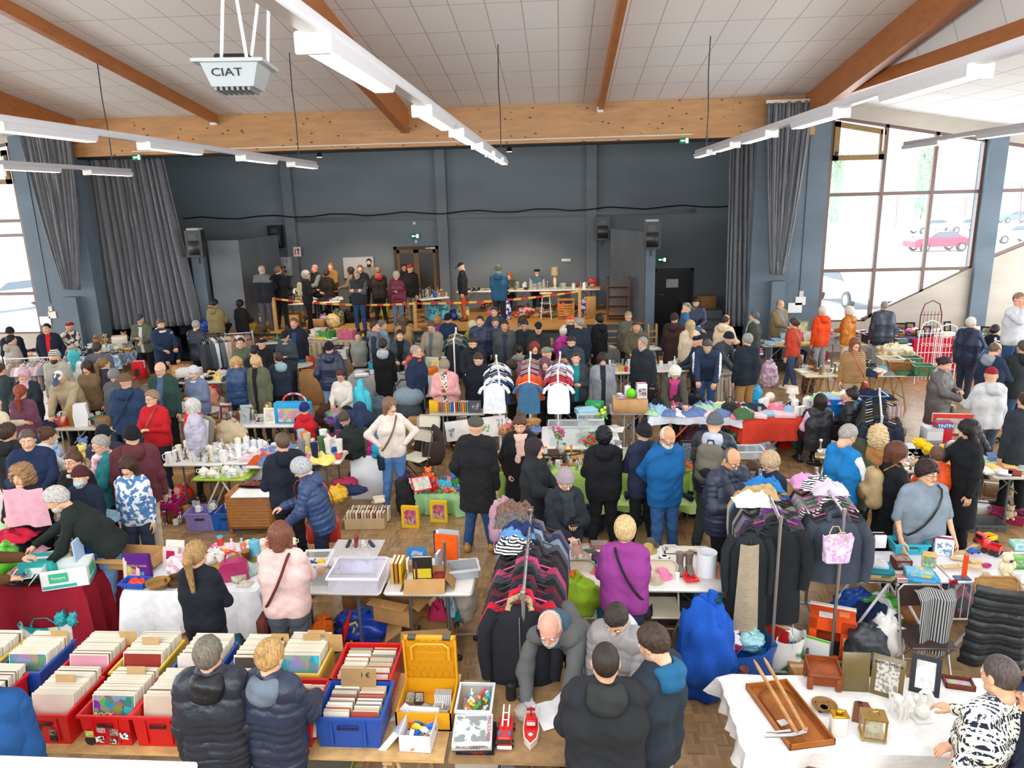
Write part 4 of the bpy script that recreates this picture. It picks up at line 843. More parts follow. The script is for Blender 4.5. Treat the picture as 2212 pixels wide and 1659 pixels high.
 # ====== THE GOODS: one builder per kind, meshes shared between copies
KB={}
def kind(f):KB[f.__name__[2:]]=f;return f
def Sp(kd,loc,rot=0,c=('P:888888',),label='',cat=None,group=None,s=1,name=None,**kw):
 key=('kind',kd,tuple(sorted(kw.items())))
 def mk():
  out=[]
  for pn,mb,sl in KB[kd](**kw):out.append((pn,mb.mesh(pn or kd,80 if kd in('sack','cloth','tote','hung')else 38),sl))
  return out
 ps=Cc(key,mk);nm=name or NAMES.get(kd,kd);cat=cat or CATS.get(kd,nm.replace('_',' '))
 pick=lambda sl:[c[min(i,len(c)-1)]for i in sl]
 if ps[0][0]=='':o=Ob(nm,ps[0][1],pick(ps[0][2]));rest=ps[1:]
 else:o=Em(nm);rest=ps
 o.location=loc;o.rotation_euler=rot if isinstance(rot,(tuple,list))else(0,0,rot)
 if isinstance(s,(tuple,list)):o.scale=s
 elif s!=1:o.scale=(s,s,s)
 for pn,me,sl in rest:
  if pn.startswith('>'):Ob(pn[1:],me,pick(sl),last)
  else:last=Ob(pn,me,pick(sl),o)
 return tag(o,label,cat,group)
NAMES={};CATS={}
def nm(kd,name,cat=None):NAMES[kd]=name;CATS[kd]=cat or name.replace('_',' ')
ZT=.75
def I(kd,px,py,rot=0,c=('P:888888',),label='',z=ZT,**kw):
 """put a thing with the middle of its base at a pixel of the photograph, on a surface at height z"""
 p=P(px,py,z+.002);return Sp(kd,p,rad(rot),c if isinstance(c,tuple)else(c,),label,**kw)
 # ---- crockery and small wares
@kind
def k_mug(h=.09,r=.042):return[('',MB().la([(.0,.004),(r*.8,0),(r,.01),(r*1.02,h),(r*.93,h),(r*.9,.012),(0,.01)],16,cap0=False,cap1=False).tu([(r,0,h*.8),(r*1.6,0,h*.75),(r*1.65,0,h*.35),(r,0,h*.22)],.006,6),[0])]
@kind
def k_cup():return[('',MB().la([(0,.012),(.02,.012),(.04,.05),(.045,.065),(.041,.065),(.02,.02),(0,.02)],16).tu([(.04,0,.055),(.062,0,.052),(.06,0,.03),(.033,0,.026)],.004,6),[0]),('saucer',MB().la([(0,0),(.04,0),(.07,.013),(.068,.016),(.03,.008),(0,.008)],18),[0])]
@kind
def k_plate(r=.12):return[('',MB().la([(0,0),(r*.55,0),(r,.02),(r,.024),(r*.6,.007),(0,.007)],22),[0])]
@kind
def k_bowl(r=.09,h=.07):return[('',MB().la([(0,.0),(r*.45,0),(r*.85,h*.5),(r,h),(r*.93,h),(r*.75,h*.45),(r*.3,.012),(0,.012)],20),[0])]
@kind
def k_teapot(s=1):return[('body',MB().la([(0,0),(.045,0),(.075,.03),(.08,.065),(.055,.1),(.035,.108),(0,.108)],18),[0]),('lid',MB().la([(.042,.105),(.03,.12),(.008,.128),(.014,.14),(.0,.148)],14),[0]),('spout',MB().tu([(.065,0,.045),(.1,0,.07),(.12,0,.115)],[.018,.013,.009],8),[0]),('handle',MB().tu([(-.05,0,.1),(-.1,0,.1),(-.11,0,.055),(-.072,0,.03)],.007,7),[0])]
@kind
def k_pitcher(h=.2):return[('',MB().la([(0,0),(.05,0),(.07,h*.3),(.05,h*.75),(.06,h),(.054,h),(.045,h*.75),(0,h*.7)],18),[0]),('handle',MB().tu([(-.05,0,h*.9),(-.1,0,h*.8),(-.095,0,h*.4),(-.062,0,h*.25)],.008,7),[0])]
@kind
def k_vase(h=.22,r=.06):return[('',MB().la([(0,0),(r*.6,0),(r,h*.35),(r*.85,h*.6),(r*.35,h*.82),(r*.55,h),(r*.48,h),(r*.28,h*.82),(0,h*.7)],16),[0])]
@kind
def k_bottle(h=.27,r=.036):return[('',MB().la([(0,0),(r,0),(r,h*.6),(r*.38,h*.78),(r*.36,h*.97),(0,h*.97)],14),[0]),('cap',MB().la([(r*.42,h*.93),(r*.42,h),(0,h)],12),[1])]
@kind
def k_jar(h=.12,r=.042):return[('',MB().la([(0,0),(r,0),(r,h*.8),(r*.85,h*.86)],16),[0]),('lid',MB().la([(r*.9,h*.84),(r*.92,h),(0,h)],16),[1])]
@kind
def k_canister(h=.16,r=.055):return[('',MB().la([(0,0),(r,0),(r,h),(r*.97,h)],18),[0]),('lid',MB().la([(r*1.03,h-.01),(r*1.03,h+.012),(r*.4,h+.02),(.012,h+.022),(.012,h+.04),(0,h+.04)],18),[0])]
@kind
def k_glass(h=.11,r=.035):return[('',MB().la([(r*.8,0),(r,h),(r*.92,h),(r*.72,.01)],12),[0])]
@kind
def k_goblet(h=.15):return[('',MB().la([(0,0),(.032,0),(.03,.006),(.006,.012),(.006,h*.45),(.032,h*.62),(.034,h),(.03,h),(.026,h*.62),(0,h*.5)],12),[0])]
@kind
def k_candlestick(h=.2):return[('',MB().la([(0,0),(.045,0),(.04,.015),(.012,.03),(.018,h*.4),(.01,h*.55),(.016,h*.8),(.028,h*.9),(.02,h),(0,h)],14),[0])]
@kind
def k_thermos(h=.25):return[('',MB().la([(0,0),(.045,0),(.045,h*.8),(.035,h*.88)],14),[0]),('lid',MB().la([(.037,h*.85),(.037,h),(0,h)],12),[1]),('handle',MB().tu([(.04,0,h*.75),(.08,0,h*.7),(.08,0,h*.25),(.04,0,h*.2)],.008,6),[1])]
@kind
def k_figurine(h=.14,v=0):
 b=MB().la([(0,0),(h*.28,0),(h*.28,h*.08),(h*.15,h*.1),(h*.2,h*.45),(h*.12,h*.65),(h*.06,h*.7)],12);b.blob(0,0,h*.85,h*.13,h*.13,h*.16);b.tu([(-h*.14,0,h*.6),(-h*.26,h*.1,h*.4),(0,h*.2,h*.35),(h*.26,h*.1,h*.4),(h*.14,0,h*.6)],h*.05,6);return[('',b,[0])]
@kind
def k_basket(r=.16,h=.09,hd=0):
 b=MB().la([(0,.01),(r*.7,0),(r*.85,h*.4),(r,h),(r*1.05,h*1.02),(r*.95,h*.98),(r*.8,h*.4),(r*.6,.02),(0,.02)],24)
 for i in Rg(4):b.tu([(r*(.78+.07*i)*Cos(t*PI/12),r*(.78+.07*i)*Sin(t*PI/12),h*(.2+.24*i))for t in Rg(24)],.007,5,closed=True)
 o=[('',b,[0])]
 if hd:o.append(('handle',MB().tu([(-r,0,h),(-r*.8,0,h+r*.8),(0,0,h+r*1.2),(r*.8,0,h+r*.8),(r,0,h)],.01,6),[0]))
 return o
@kind
def k_lamp(h=.45,sh=.18):return[('base',MB().la([(0,0),(.07,0),(.07,.02),(.03,.05),(.065,h*.3),(.05,h*.5),(.015,h*.6),(.012,h*.68),(0,h*.68)],18),[0]),('lamp_shade',MB().la([(sh*.72,h*.62),(sh*.6,h),(sh*.58,h),(sh*.7,h*.62)],22,cap0=False,cap1=False),[1])]
@kind
def k_shade(r=.16,h=.3):return[('',MB().la([(r,0),(r,h),(r*.97,h),(r*.97,0)],26,cap0=False,cap1=False),[0])]
@kind
def k_frame(w=.3,h=.4,t=.03,tilt=12):
 b=MB().at(rx(rad(-tilt)));k=t*1.2;b.box(-w/2,w/2,0,.02,0,k,0).box(-w/2,w/2,0,.02,h-k,h,0).box(-w/2,-w/2+k,0,.02,k,h-k,0).box(w/2-k,w/2,0,.02,k,h-k,0)
 return[('frame',b,[0]),('picture',MB().at(rx(rad(-tilt))).box(-w/2+k,w/2-k,.008,.014,k,h-k),[1])]
@kind
def k_clock(r=.09):return[('',MB().at(rx(PI/2)).la([(0,-.02),(r,-.02),(r,.02),(r*.9,.025)],22).at(None),[0]),('dial',MB().at(rx(PI/2)).la([(r*.88,.022),(0,.022)],22),[1])]
@kind
def k_device(w=.3,d=.25,h=.12):return[('',MB().box(-w/2,w/2,-d/2,d/2,0,h,0,.02),[0]),('front_panel',MB().box(-w*.42,w*.42,-d/2-.005,-d/2,h*.25,h*.8),[1])]
@kind
def k_console(h=.4):return[('side_plate',MB().pm([(-.1,0),(.1,0),(.13,h*.5),(.11,h),(-.08,h),(-.11,h*.5)],-.06,-.035,0,'y'),[0]),('side_plate',MB().pm([(-.1,0),(.1,0),(.13,h*.5),(.11,h),(-.08,h),(-.11,h*.5)],.035,.06,0,'y'),[0]),('core',MB().box(-.085,.09,-.036,.036,.02,h*.95,0,.01),[1])]
@kind
def k_easel_screen(w=.22,h=.3):
 a=MB().at(rx(rad(-25)));a.box(-w/2,w/2,0,.02,0,.025).box(-w/2,w/2,0,.02,h-.025,h).box(-w/2,-w/2+.025,0,.02,0,h).box(w/2-.025,w/2,0,.02,0,h)
 return[('frame',a,[0]),('panel',MB().at(rx(rad(-25))).box(-w/2+.025,w/2-.025,.006,.014,.025,h-.025),[1]),('leg',MB().rod((0,h*.42,h*.85),(0,h*.75,0),.012),[0])]
 # ---- printed matter and boxes
@kind
def k_book(w=.15,d=.21,h=.025):return[('',MB().box(-w/2,w/2,-d/2,d/2,0,h*.12).box(-w/2,w/2,-d/2,d/2,h*.88,h).box(-w/2,-w/2+.004,-d/2,d/2,0,h),[0]),('pages',MB().box(-w/2+.003,w/2-.005,-d/2+.004,d/2-.004,h*.12,h*.88),[1])]
@kind
def k_bookup(w=.02,d=.13,h=.19):return[('',MB().box(-w/2,-w/2+.002,0,d,0,h).box(w/2-.002,w/2,0,d,0,h).box(-w/2,w/2,0,.002,0,h),[0]),('pages',MB().box(-w/2+.002,w/2-.002,.002,d-.004,.003,h-.004),[1])]
@kind
def k_record(s=.31,t=.004):return[('',MB().box(-s/2,s/2,-t/2,t/2,0,s),[0]),('cover_print',MB().box(-s*.48,s*.48,-t/2-.0008,-t/2,s*.02,s*.98),[1])]
@kind
def k_single(s=.18,t=.006):return[('',MB().box(-s/2,s/2,-t/2,t/2,0,s),[0])]
@kind
def k_magazine(w=.21,d=.28,h=.006):return[('',MB().box(-w/2,w/2,-d/2,d/2,0,h),[0]),('cover_print',MB().box(-w*.42,w*.42,-d*.44,d*.3,h,h+.0006),[1])]
@kind
def k_paper(w=.21,d=.29):return[('',MB().grid(6,6,lambda u,v:((u-.5)*w,(v-.5)*d,.004+.006*Sin(u*5+v*2)**2),0,.001),[0])]
@kind
def k_gamebox(w=.3,d=.3,h=.06):return[('box_base',MB().box(-w/2+.003,w/2-.003,-d/2+.003,d/2-.003,0,h*.6),[1]),('box_lid',MB().box(-w/2,w/2,-d/2,d/2,h*.15,h,0,.002),[0]),('>cover_print',MB().box(-w*.44,w*.44,-d*.42,d*.42,h,h+.001),[2]),('>front_print',MB().box(-w*.35,w*.35,-d/2-.001,-d/2,h*.35,h*.8),[2])]
@kind
def k_openbox(w=.4,d=.3,h=.25,fl=.12,a=40,seed=0):
 r=random.Random(seed);t=.005;b=MB();b.box(-w/2,w/2,-d/2,d/2,0,t).box(-w/2,-w/2+t,-d/2,d/2,0,h).box(w/2-t,w/2,-d/2,d/2,0,h).box(-w/2,w/2,-d/2,-d/2+t,0,h).box(-w/2,w/2,d/2-t,d/2,0,h)
 out=[('',b,[0])]
 if fl:
  for i,(x,y,L_,an)in En(((0,-d/2,w,0),(w/2,0,d,PI/2),(0,d/2,w,PI),(-w/2,0,d,-PI/2))):
   q=rad(a+r.uniform(-35,45));M_=tr(x,y,h)@rz(an)@rx(q);out.append(('flap',MB().at(M_).box(-L_/2+.004,L_/2-.004,-fl,0,-t,0),[0]))
 return out
@kind
def k_closedbox(w=.4,d=.3,h=.25):return[('',MB().box(-w/2,w/2,-d/2,d/2,0,h,0,.004),[0]),('tape',MB().box(-w/2-.001,w/2+.001,-.025,.025,h,h+.001).box(-w/2-.001,-w/2,-.025,.025,h*.6,h).box(w/2,w/2+.001,-.025,.025,h*.6,h),[1])]
@kind
def k_crate(w=.4,d=.3,h=.22,tp=.02,lip=.015,t=.004):
 b=MB();W0,D0=w/2-tp,d/2-tp
 def ring(x,y,z):return[(-x,-y,z),(x,-y,z),(x,y,z),(-x,y,z)]
 L_=[ring(W0,D0,0),ring(w/2-.004,d/2-.004,h-.02),ring(w/2-.004+lip,d/2-.004+lip,h-.02),ring(w/2+lip-.004,d/2+lip-.004,h),ring(w/2-.008,d/2-.008,h),ring(W0-.008+.004,D0-.008+.004,t)]
 vs=sum(L_,[]);fs=[(3,2,1,0),(20,21,22,23)]
 for r in Rg(5):
  for i in Rg(4):fs.append((r*4+i,r*4+(i+1)%4,r*4+4+(i+1)%4,r*4+4+i))
 b.add(vs,fs)
 for x in(-1,1):b.box(x*w*.25-.008,x*w*.25+.008,-d/2-.004,-d/2+.01,.03,h-.02)
 return[('',b,[0]),('hand_grip',MB().box(-w*.16,w*.16,-d/2-.006,-d/2+.002,h*.62,h*.74,0,.002),[1])]
@kind
def k_clearbin(w=.55,d=.4,h=.26):
 b=MB();b.box(-w/2+.02,w/2-.02,-d/2+.02,d/2-.02,0,.006)
 for x0,x1,y0,y1 in((-w/2,-w/2+.006,-d/2,d/2),(w/2-.006,w/2,-d/2,d/2),(-w/2,w/2,-d/2,-d/2+.006),(-w/2,w/2,d/2-.006,d/2)):b.box(x0,x1,y0,y1,0,h)
 return[('bin',b,[0]),('rim',MB().box(-w/2-.015,w/2+.015,-d/2-.015,-d/2,h-.02,h).box(-w/2-.015,w/2+.015,d/2,d/2+.015,h-.02,h).box(-w/2-.015,-w/2,-d/2,d/2,h-.02,h).box(w/2,w/2+.015,-d/2,d/2,h-.02,h),[1])]
@kind
def k_tray(w=.5,d=.4,h=.04):return[('',MB().box(-w/2,w/2,-d/2,d/2,0,.008).box(-w/2,w/2,-d/2,-d/2+.01,0,h).box(-w/2,w/2,d/2-.01,d/2,0,h).box(-w/2,-w/2+.01,-d/2,d/2,0,h).box(w/2-.01,w/2,-d/2,d/2,0,h),[0]),('lining',MB().box(-w/2+.012,w/2-.012,-d/2+.012,d/2-.012,.008,.012),[1])]
# ---- textiles and bags
def crum(w,d,h,seed,n=30,k=22):
 def fn(u,v):
  x,y=(u-.5)*2,(v-.5)*2;r=max(0,1-(abs(x)**2.6+abs(y)**2.6));p=Vc((x*1.7+seed*3.1,y*1.7,seed));q=noise.noise(p*1.6);z=h*r**.5*(.66+.4*q+.2*abs(noise.noise(p*3))+.10*Sin(7*x*(1+.3*q)+5*y+seed))
  wv=1+.14*noise.noise(Vc((x*2,y*2,seed+9)));return(x*w/2*wv,y*d/2*wv,max(z,0)+(0 if r>0 else 0))
 return MB().grid(n,k,fn,0)
@kind
def k_cloth(w=.4,d=.3,h=.1,seed=1):return[('',crum(w,d,h,seed),[0])]
@kind
def k_folded(w=.32,d=.26,h=.05,seed=0):
 b=MB()
 for i in Rg(3):b.box(-w/2+.004*i,w/2-.003*((i*7+seed)%3),-d/2,d/2-.01*i,h/3*i,h/3*(i+1)+.001,0,.009)
 return[('',b,[0])]
@kind
def k_towel(w=.34,d=.24,h=.09):
 b=MB()
 for k in Rg(3):b.tu([(-w/2,-d/2+.02,h*(k+.5)/3),(w/2,-d/2+.02,h*(k+.5)/3)],h/6,8).box(-w/2,w/2,-d/2+.02,d/2,h*k/3+.003,h*(k+1)/3-.003,0,.008)
 return[('',b,[0])]
@kind
def k_tote(w=.42,d=.22,h=.4,seed=1,fill=1):
 b=MB();n=28;L_=[]
 for j in Rg(9):
  z=h*j/8;vs=[]
  for i in Rg(n):
   a=2*PI*i/n;c_,s_=Cos(a),Sin(a);q=1+.05*noise.noise(Vc((c_*2,s_*2,z*9+seed)))+.03*Sin(5*a+z*14+seed)
   e=.55;x=math.copysign(abs(c_)**e,c_)*w/2*q*(.9+.14*z/h);y=math.copysign(abs(s_)**e,s_)*d/2*q*(.95+.15*z/h);vs.append((x,y,z if j<8 else h*(.98+.05*Sin(2*a+seed)+.03*Sin(5*a))))
  L_.append(vs)
 L_.append([(x*.94,y*.94,z-.004)for x,y,z in L_[-1]]);L_.append([(x*.9,y*.9,h*.45)for x,y,z in L_[5]])
 vs=sum(L_,[]);fs=[tuple(reversed(Rg(n)))]+[(r*n+i,r*n+(i+1)%n,(r+1)*n+(i+1)%n,(r+1)*n+i)for r in Rg(len(L_)-1)for i in Rg(n)]+[tuple(Rg((len(L_)-1)*n,len(L_)*n))]
 b.add(vs,fs);out=[('',b,[0])]
 for y in(-d/2,d/2):out.append(('handle',MB().tu([(-w*.22,y*1.02,h*.8),(-w*.2,y*1.1,h*1.02),(-w*.1,y*1.25,h*1.25),(w*.1,y*1.25,h*1.25),(w*.2,y*1.1,h*1.02),(w*.22,y*1.02,h*.8)],.011,6,flat=.4),[1]))
 return out
@kind
def k_sack(w=.4,d=.34,h=.38,seed=1):return[('',MB().blob(0,0,h*.45,w/2,d/2,h*.55,0,30,20,.17,8,seed,0).tu([(0,0,h*.86),(.02,.01,h*.98),(.05,.02,h*1.08)],[.05,.025,.045],9),[0])]
@kind
def k_handbag(w=.3,d=.12,h=.2):return[('',MB().pm([(-w/2,0),(w/2,0),(w*.44,h*.8),(w*.3,h),(-w*.3,h),(-w*.44,h*.8)],-d/2,d/2,0,'y'),[0]),('handle',MB().tu([(-w*.25,0,h*.95),(-w*.2,0,h*1.35),(0,0,h*1.55),(w*.2,0,h*1.35),(w*.25,0,h*.95)],.009,6),[0]),('clasp',MB().box(-.02,.02,-d/2-.008,-d/2,h*.6,h*.75),[1])]
@kind
def k_suitcase(w=.5,d=.18,h=.35):return[('',MB().box(-w/2,w/2,-d/2,d/2,0,h,0,.03),[0]),('handle',MB().tu([(-.07,0,h),(-.06,0,h+.05),(.06,0,h+.05),(.07,0,h)],.01,6),[1]),('zip',MB().box(-w/2-.002,w/2+.002,-.006,.006,-.001,h+.002),[1])]
@kind
def k_shoe(h=.0):return[('',MB().add(*_shoe()),[0]),('sole',MB().grid(2,8,lambda u,v:((u-.5)*(.07+.03*Sin(v*PI)),-.12+v*.27,.012),0,.012),[1])]
def _shoe():
 n=14;L_=[]
 for j,(y,w,h,o)in En(((-.12,.028,.07,0),(-.10,.038,.085,.02),(-.04,.040,.082,.024),(.02,.04,.062,.012),(.08,.044,.045,0),(.125,.036,.035,0),(.15,.012,.02,0))):
  for i in Rg(n):
   a=2*PI*i/n;z=(.5-.5*Cos(a));L_.append((w*Sin(a),y,.012+h*z*(1 if not(o and z>.8)else.9)))
 fs=[(r*n+i,r*n+(i+1)%n,(r+1)*n+(i+1)%n,(r+1)*n+i)for r in Rg(6)for i in Rg(n)]+[tuple(reversed(Rg(n))),tuple(Rg(6*n,7*n))]
 return L_,fs
@kind
def k_boot(h=.28):return[('',MB().add(*_shoe()).tu([(0,-.07,.06),(0,-.075,.15),(0,-.08,h)],[.042,.046,.056],12),[0]),('sole',MB().box(-.042,.042,-.12,.14,0,.016,0,.006),[1])]
@kind
def k_hat(r=.13):return[('',MB().la([(r,0),(r*1.02,.006),(r*.62,.012),(r*.6,.07),(r*.45,.1),(0,.105)],20),[0])]
@kind
def k_scarf(w=.2,l=.9):return[('',MB().grid(8,24,lambda u,v:((u-.5)*w*(1+.1*Sin(v*9)),.03*Cos(v*3)+.02*Sin(u*14+v*3),-v*l),0,.0).grid(8,24,lambda u,v:((u-.5)*w+.03,.06+.02*Sin(u*14+v*3),-v*l*.8),0,0),[0])]
@kind
def k_hung(tp='jacket',seed=0,th=.09,ln=.78):
 sw,hp=(.23,.25)if tp in('jacket','coat')else(.21,.23);n=28;m=14;L_=[]
 for j in Rg(m+1):
  v=j/m;z=-.10-v*ln;k=min(1,v*9)**.5;w=(.07+(sw-.07)*k)+(hp-sw)*v;t=th*(.45+.55*k)*(1+.15*v)
  for i in Rg(n):
   a=2*PI*i/n;f=1+(.12*v+.03)*Sin(7*a+seed*2+v*2)+.05*noise.noise(Vc((Cos(a)*2,seed,v*4)));zz=z-(.05*abs(Cos(a))*k if v<.25 else 0);L_.append((w*Cos(a)*(1+.02*Sin(9*v+seed)),t*.5*Sin(a)*f,zz))
 fs=[(r*n+i,(r+1)*n+i,(r+1)*n+(i+1)%n,r*n+(i+1)%n)for r in Rg(m)for i in Rg(n)]+[tuple(Rg(n)),tuple(reversed(Rg(m*n,(m+1)*n)))]
 out=[('',MB().add(L_,fs),[0])]
 if tp in('jacket','coat','sweater'):
  for s_ in(-1,1):out.append(('sleeve',MB().tu([(s_*(sw-.03),0,-.16),(s_*(sw+.04),.0,-.3),(s_*(sw+.05),-.02,-.5),(s_*(sw+.03),-.03,-.70)],[.06,.062,.055,.045],10),[1]))
 if tp=='tshirt':
  for s_ in(-1,1):out.append(('sleeve',MB().tu([(s_*(sw-.04),0,-.15),(s_*(sw+.05),.0,-.22),(s_*(sw+.09),0,-.3)],[.05,.058,.06],10,flat=.6),[1]))
 if tp in('jacket','coat'):out.append(('collar',MB().tu([(-.09,-.02,-.13),(-.07,.04,-.07),(0,.06,-.05),(.07,.04,-.07),(.09,-.02,-.13)],.026,8),[2]));out.append(('zip',MB().box(-.004,.004,-th*.62,-th*.5,-.1-ln,-.15),[3]))
 out.append(('hanger',MB().tu([(-.2,0,-.13),(0,0,-.055),(.2,0,-.13)],.006,6).tu([(0,0,-.055),(0,0,-.02),(.015,0,.012),(-.0,0,.025),(-.018,0,.008)],.0025,5),[4]));return out
 # ---- toys
@kind
def k_toycar(l=.12):return[('body',MB().pm([(-l/2,.01),(l/2,.01),(l/2,.03),(l*.3,.035),(l*.15,.055),(-l*.25,.055),(-l*.4,.035),(-l/2,.03)],-.024,.024,0,'y'),[0]),('wheels',MB().at(rx(PI/2)).la([(.012,-.027),(.012,.027)],10,c=(-l*.3,.012,0)).la([(.012,-.027),(.012,.027)],10,c=(l*.3,.012,0)),[1])]
@kind
def k_toytruck(l=.26):
 return[('cab',MB().box(-l/2,-l*.2,-.05,.05,.03,.13,0,.008),[0]),('load_bed',MB().box(-l*.18,l/2,-.05,.05,.03,.045).box(-l*.18,l/2,-.05,-.044,.03,.1).box(-l*.18,l/2,.044,.05,.03,.1).box(l/2-.006,l/2,-.05,.05,.03,.1),[1]),('windscreen',MB().box(-l/2-.002,-l/2+.004,-.04,.04,.08,.12),[2])]+[('wheel',MB().at(tr(x*l,y,.03)@rx(PI/2)).la([(.0,-.015),(.03,-.015),(.03,.015),(0,.015)],12),[2])for x in(-.33,.1,.38)for y in(-.05,.05)]
@kind
def k_duck():return[('body',MB().blob(0,0,.06,.06,.08,.05).blob(0,.05,.13,.042,.042,.042),[0]),('beak',MB().blob(0,.095,.125,.018,.02,.008),[1])]
@kind
def k_plush(h=.3,seed=1):
 b=MB().blob(0,0,h*.3,h*.26,h*.22,h*.3,0,14,9,.1).blob(0,-h*.04,h*.72,h*.22,h*.2,h*.2);
 for x in(-1,1):b.blob(x*h*.17,0,h*.9,h*.08,h*.05,h*.09).blob(x*h*.28,-h*.08,h*.4,h*.1,h*.09,h*.18).blob(x*h*.17,-h*.24,h*.09,h*.1,h*.18,h*.09)
 return[('',b,[0]),('snout',MB().blob(0,-h*.22,h*.68,h*.09,h*.06,h*.07),[1])]
@kind
def k_brick(l=.05):return[('',MB().box(-l/2,l/2,-.02,.02,0,.025,0,.003).la([(.008,.025),(.008,.031)],8,c=(-l*.25,0,0)).la([(.008,.025),(.008,.031)],8,c=(l*.25,0,0)),[0])]
@kind
def k_ball(r=.08):return[('',MB().blob(0,0,r,r,r,r,0,20,14),[0])]
@kind
def k_tape(w=.07,h=.11):return[('',MB().box(-w/2,w/2,-h/2,h/2,0,.016,0,.002),[0]),('label_print',MB().box(-w*.4,w*.4,-h*.35,h*.4,.016,.0166),[1])]
@kind
def k_case(w=.13,h=.19,t=.014):return[('',MB().box(-w/2,w/2,-h/2,h/2,0,t,0,.003),[0]),('cover_print',MB().box(-w*.44,w*.44,-h*.46,h*.46,t,t+.0006),[1])]
@kind
def k_gadget(l=.12,seed=0):
 r=random.Random(seed);b=MB();b.box(-l/2,l/2,-l*.2,l*.2,0,l*.25,0,.006)
 for k in Rg(3):b.tu([(r.uniform(-l,l)*.4,r.uniform(-l,l)*.25,l*.2),(r.uniform(-l,l)*.5,r.uniform(-l,l)*.4,l*.5)],l*.06,7)
 b.la([(l*.14,l*.25),(l*.16,l*.4),(l*.05,l*.5)],10);return[('',b,[0])]
 # ---- furniture
@kind
def k_foldtable(w=1.83,d=.75,h=.75,leg='P:5a5d62'):
 t=MB().box(-w/2,w/2,-d/2,d/2,h-.045,h,0,.03);out=[('tabletop',t,[0])]
 for x in(-1,1):
  X=x*(w/2-.25);out.append(('leg',MB().tu([(X,-d*.38,0),(X-x*.0,-d*.36,h*.9),(X,-d*.3,h-.05)],.015,8).tu([(X,d*.38,0),(X,d*.36,h*.9),(X,d*.3,h-.05)],.015,8).rod((X,-d*.37,.12),(X,d*.37,.12),.012).rod((X,0,.35),(X-x*.35,0,h-.06),.01),[1]))
 return out
@kind
def k_trestle(w=2.4,d=.8,h=.75):
 out=[('tabletop',MB().box(-w/2,w/2,-d/2,d/2,h-.022,h),[0])]
 for x in(-1,1):
  X=x*(w/2-.4);b=MB()
  for y in(-1,1):b.tu([(X-.16,y*.3,0),(X-.02,y*.3,h-.06)],.018,4).tu([(X+.16,y*.3,0),(X+.02,y*.3,h-.06)],.018,4)
  b.box(X-.035,X+.035,-d*.45,d*.45,h-.09,h-.024).rod((X-.11,-.3,.25),(X-.11,.3,.25),.013).rod((X+.11,-.3,.25),(X+.11,.3,.25),.013);out.append(('trestle',b,[1]))
 return out
@kind
def k_xtable(w=1.1,d=.6,h=.72):
 out=[('tabletop',MB().box(-w/2,w/2,-d/2,d/2,h-.03,h,0,.01),[0])]
 for x in(-1,1):
  for y in(-1,1):out.append(('leg',MB().rod((x*w*.42,y*d*.42,0),(x*w*.02,y*d*.4,h-.03),.014),[1]))
 out.append(('corner_cap',MB().box(-w/2-.004,-w/2+.03,-d/2-.004,-d/2+.03,h-.032,h+.001).box(w/2-.03,w/2+.004,-d/2-.004,-d/2+.03,h-.032,h+.001),[2]));return out
@kind
def k_tablecloth(w=1.9,d=.8,h=.755,drop=.5,seed=0,bd=.1):
 """cloth lying on a table and hanging in folds"""
 b=MB();n=96;per=[]
 for i in Rg(n):
  t=i/n*4;k=int(t);f=t-k;c_=[(-w/2+w*f,-d/2),(w/2,-d/2+d*f),(w/2-w*f,d/2),(-w/2,d/2-d*f)][k];nn=[(0,-1),(1,0),(0,1),(-1,0)][k];per.append((c_,nn,f))
 L_=[[(x*.98,y*.98,h)for(x,y),_,_ in per]]
 for j in Rg(1,8):
  v=j/7;row=[]
  for i,((x,y),(nx_,ny_),f)in En(per):
   cr=max(0,1-min(f,1-f)*6);wv=(.035*Sin(i*.9+seed)+.02*Sin(i*2.1+seed*2))*v+.02+cr*.07*v;dr=drop if ny_!=1 else drop*bd/.1*.35
   row.append((x+nx_*wv+(math.copysign(cr*.05*v,x)if ny_ else 0),y+ny_*wv+(math.copysign(cr*.05*v,y)if nx_ else 0),max(.004,h-dr*v*(1+.05*Sin(i*.35+seed)+cr*.12))))
  L_.append(row)
 vs=sum(L_,[]);fs=[tuple(Rg(n))]+[(r*n+i,(r+1)*n+i,(r+1)*n+(i+1)%n,r*n+(i+1)%n)for r in Rg(7)for i in Rg(n)];b.add(vs,fs);return[('',b,[0])]
@kind
def k_chair(h=.45):
 f=MB();
 for x in(-.2,.2):f.tu([(x,.2,0),(x,-.02,h),(x,-.16,h+.38)],.011,7).tu([(x*.93,-.22,0),(x*.93,.17,h)],.011,7)
 f.tu([(-.2,-.16,h+.38),(-.15,-.175,h+.43),(.15,-.175,h+.43),(.2,-.16,h+.38)],.011,7).rod((-.2,.17,.08),(.2,.17,.08),.009).rod((-.19,-.19,.1),(.19,-.19,.1),.009)
 return[('frame',f,[1]),('seat',MB().box(-.2,.2,-.19,.2,h-.005,h+.018,0,.015),[0]),('backrest',MB().grid(6,4,lambda u,v:((u-.5)*.38,-.15-.02*Cos((u-.5)*3)-v*.03,h+.22+v*.19),0,.0).grid(6,4,lambda u,v:((.5-u)*.38,-.162-.02*Cos((u-.5)*3)-v*.03,h+.22+v*.19),0,0),[0])]
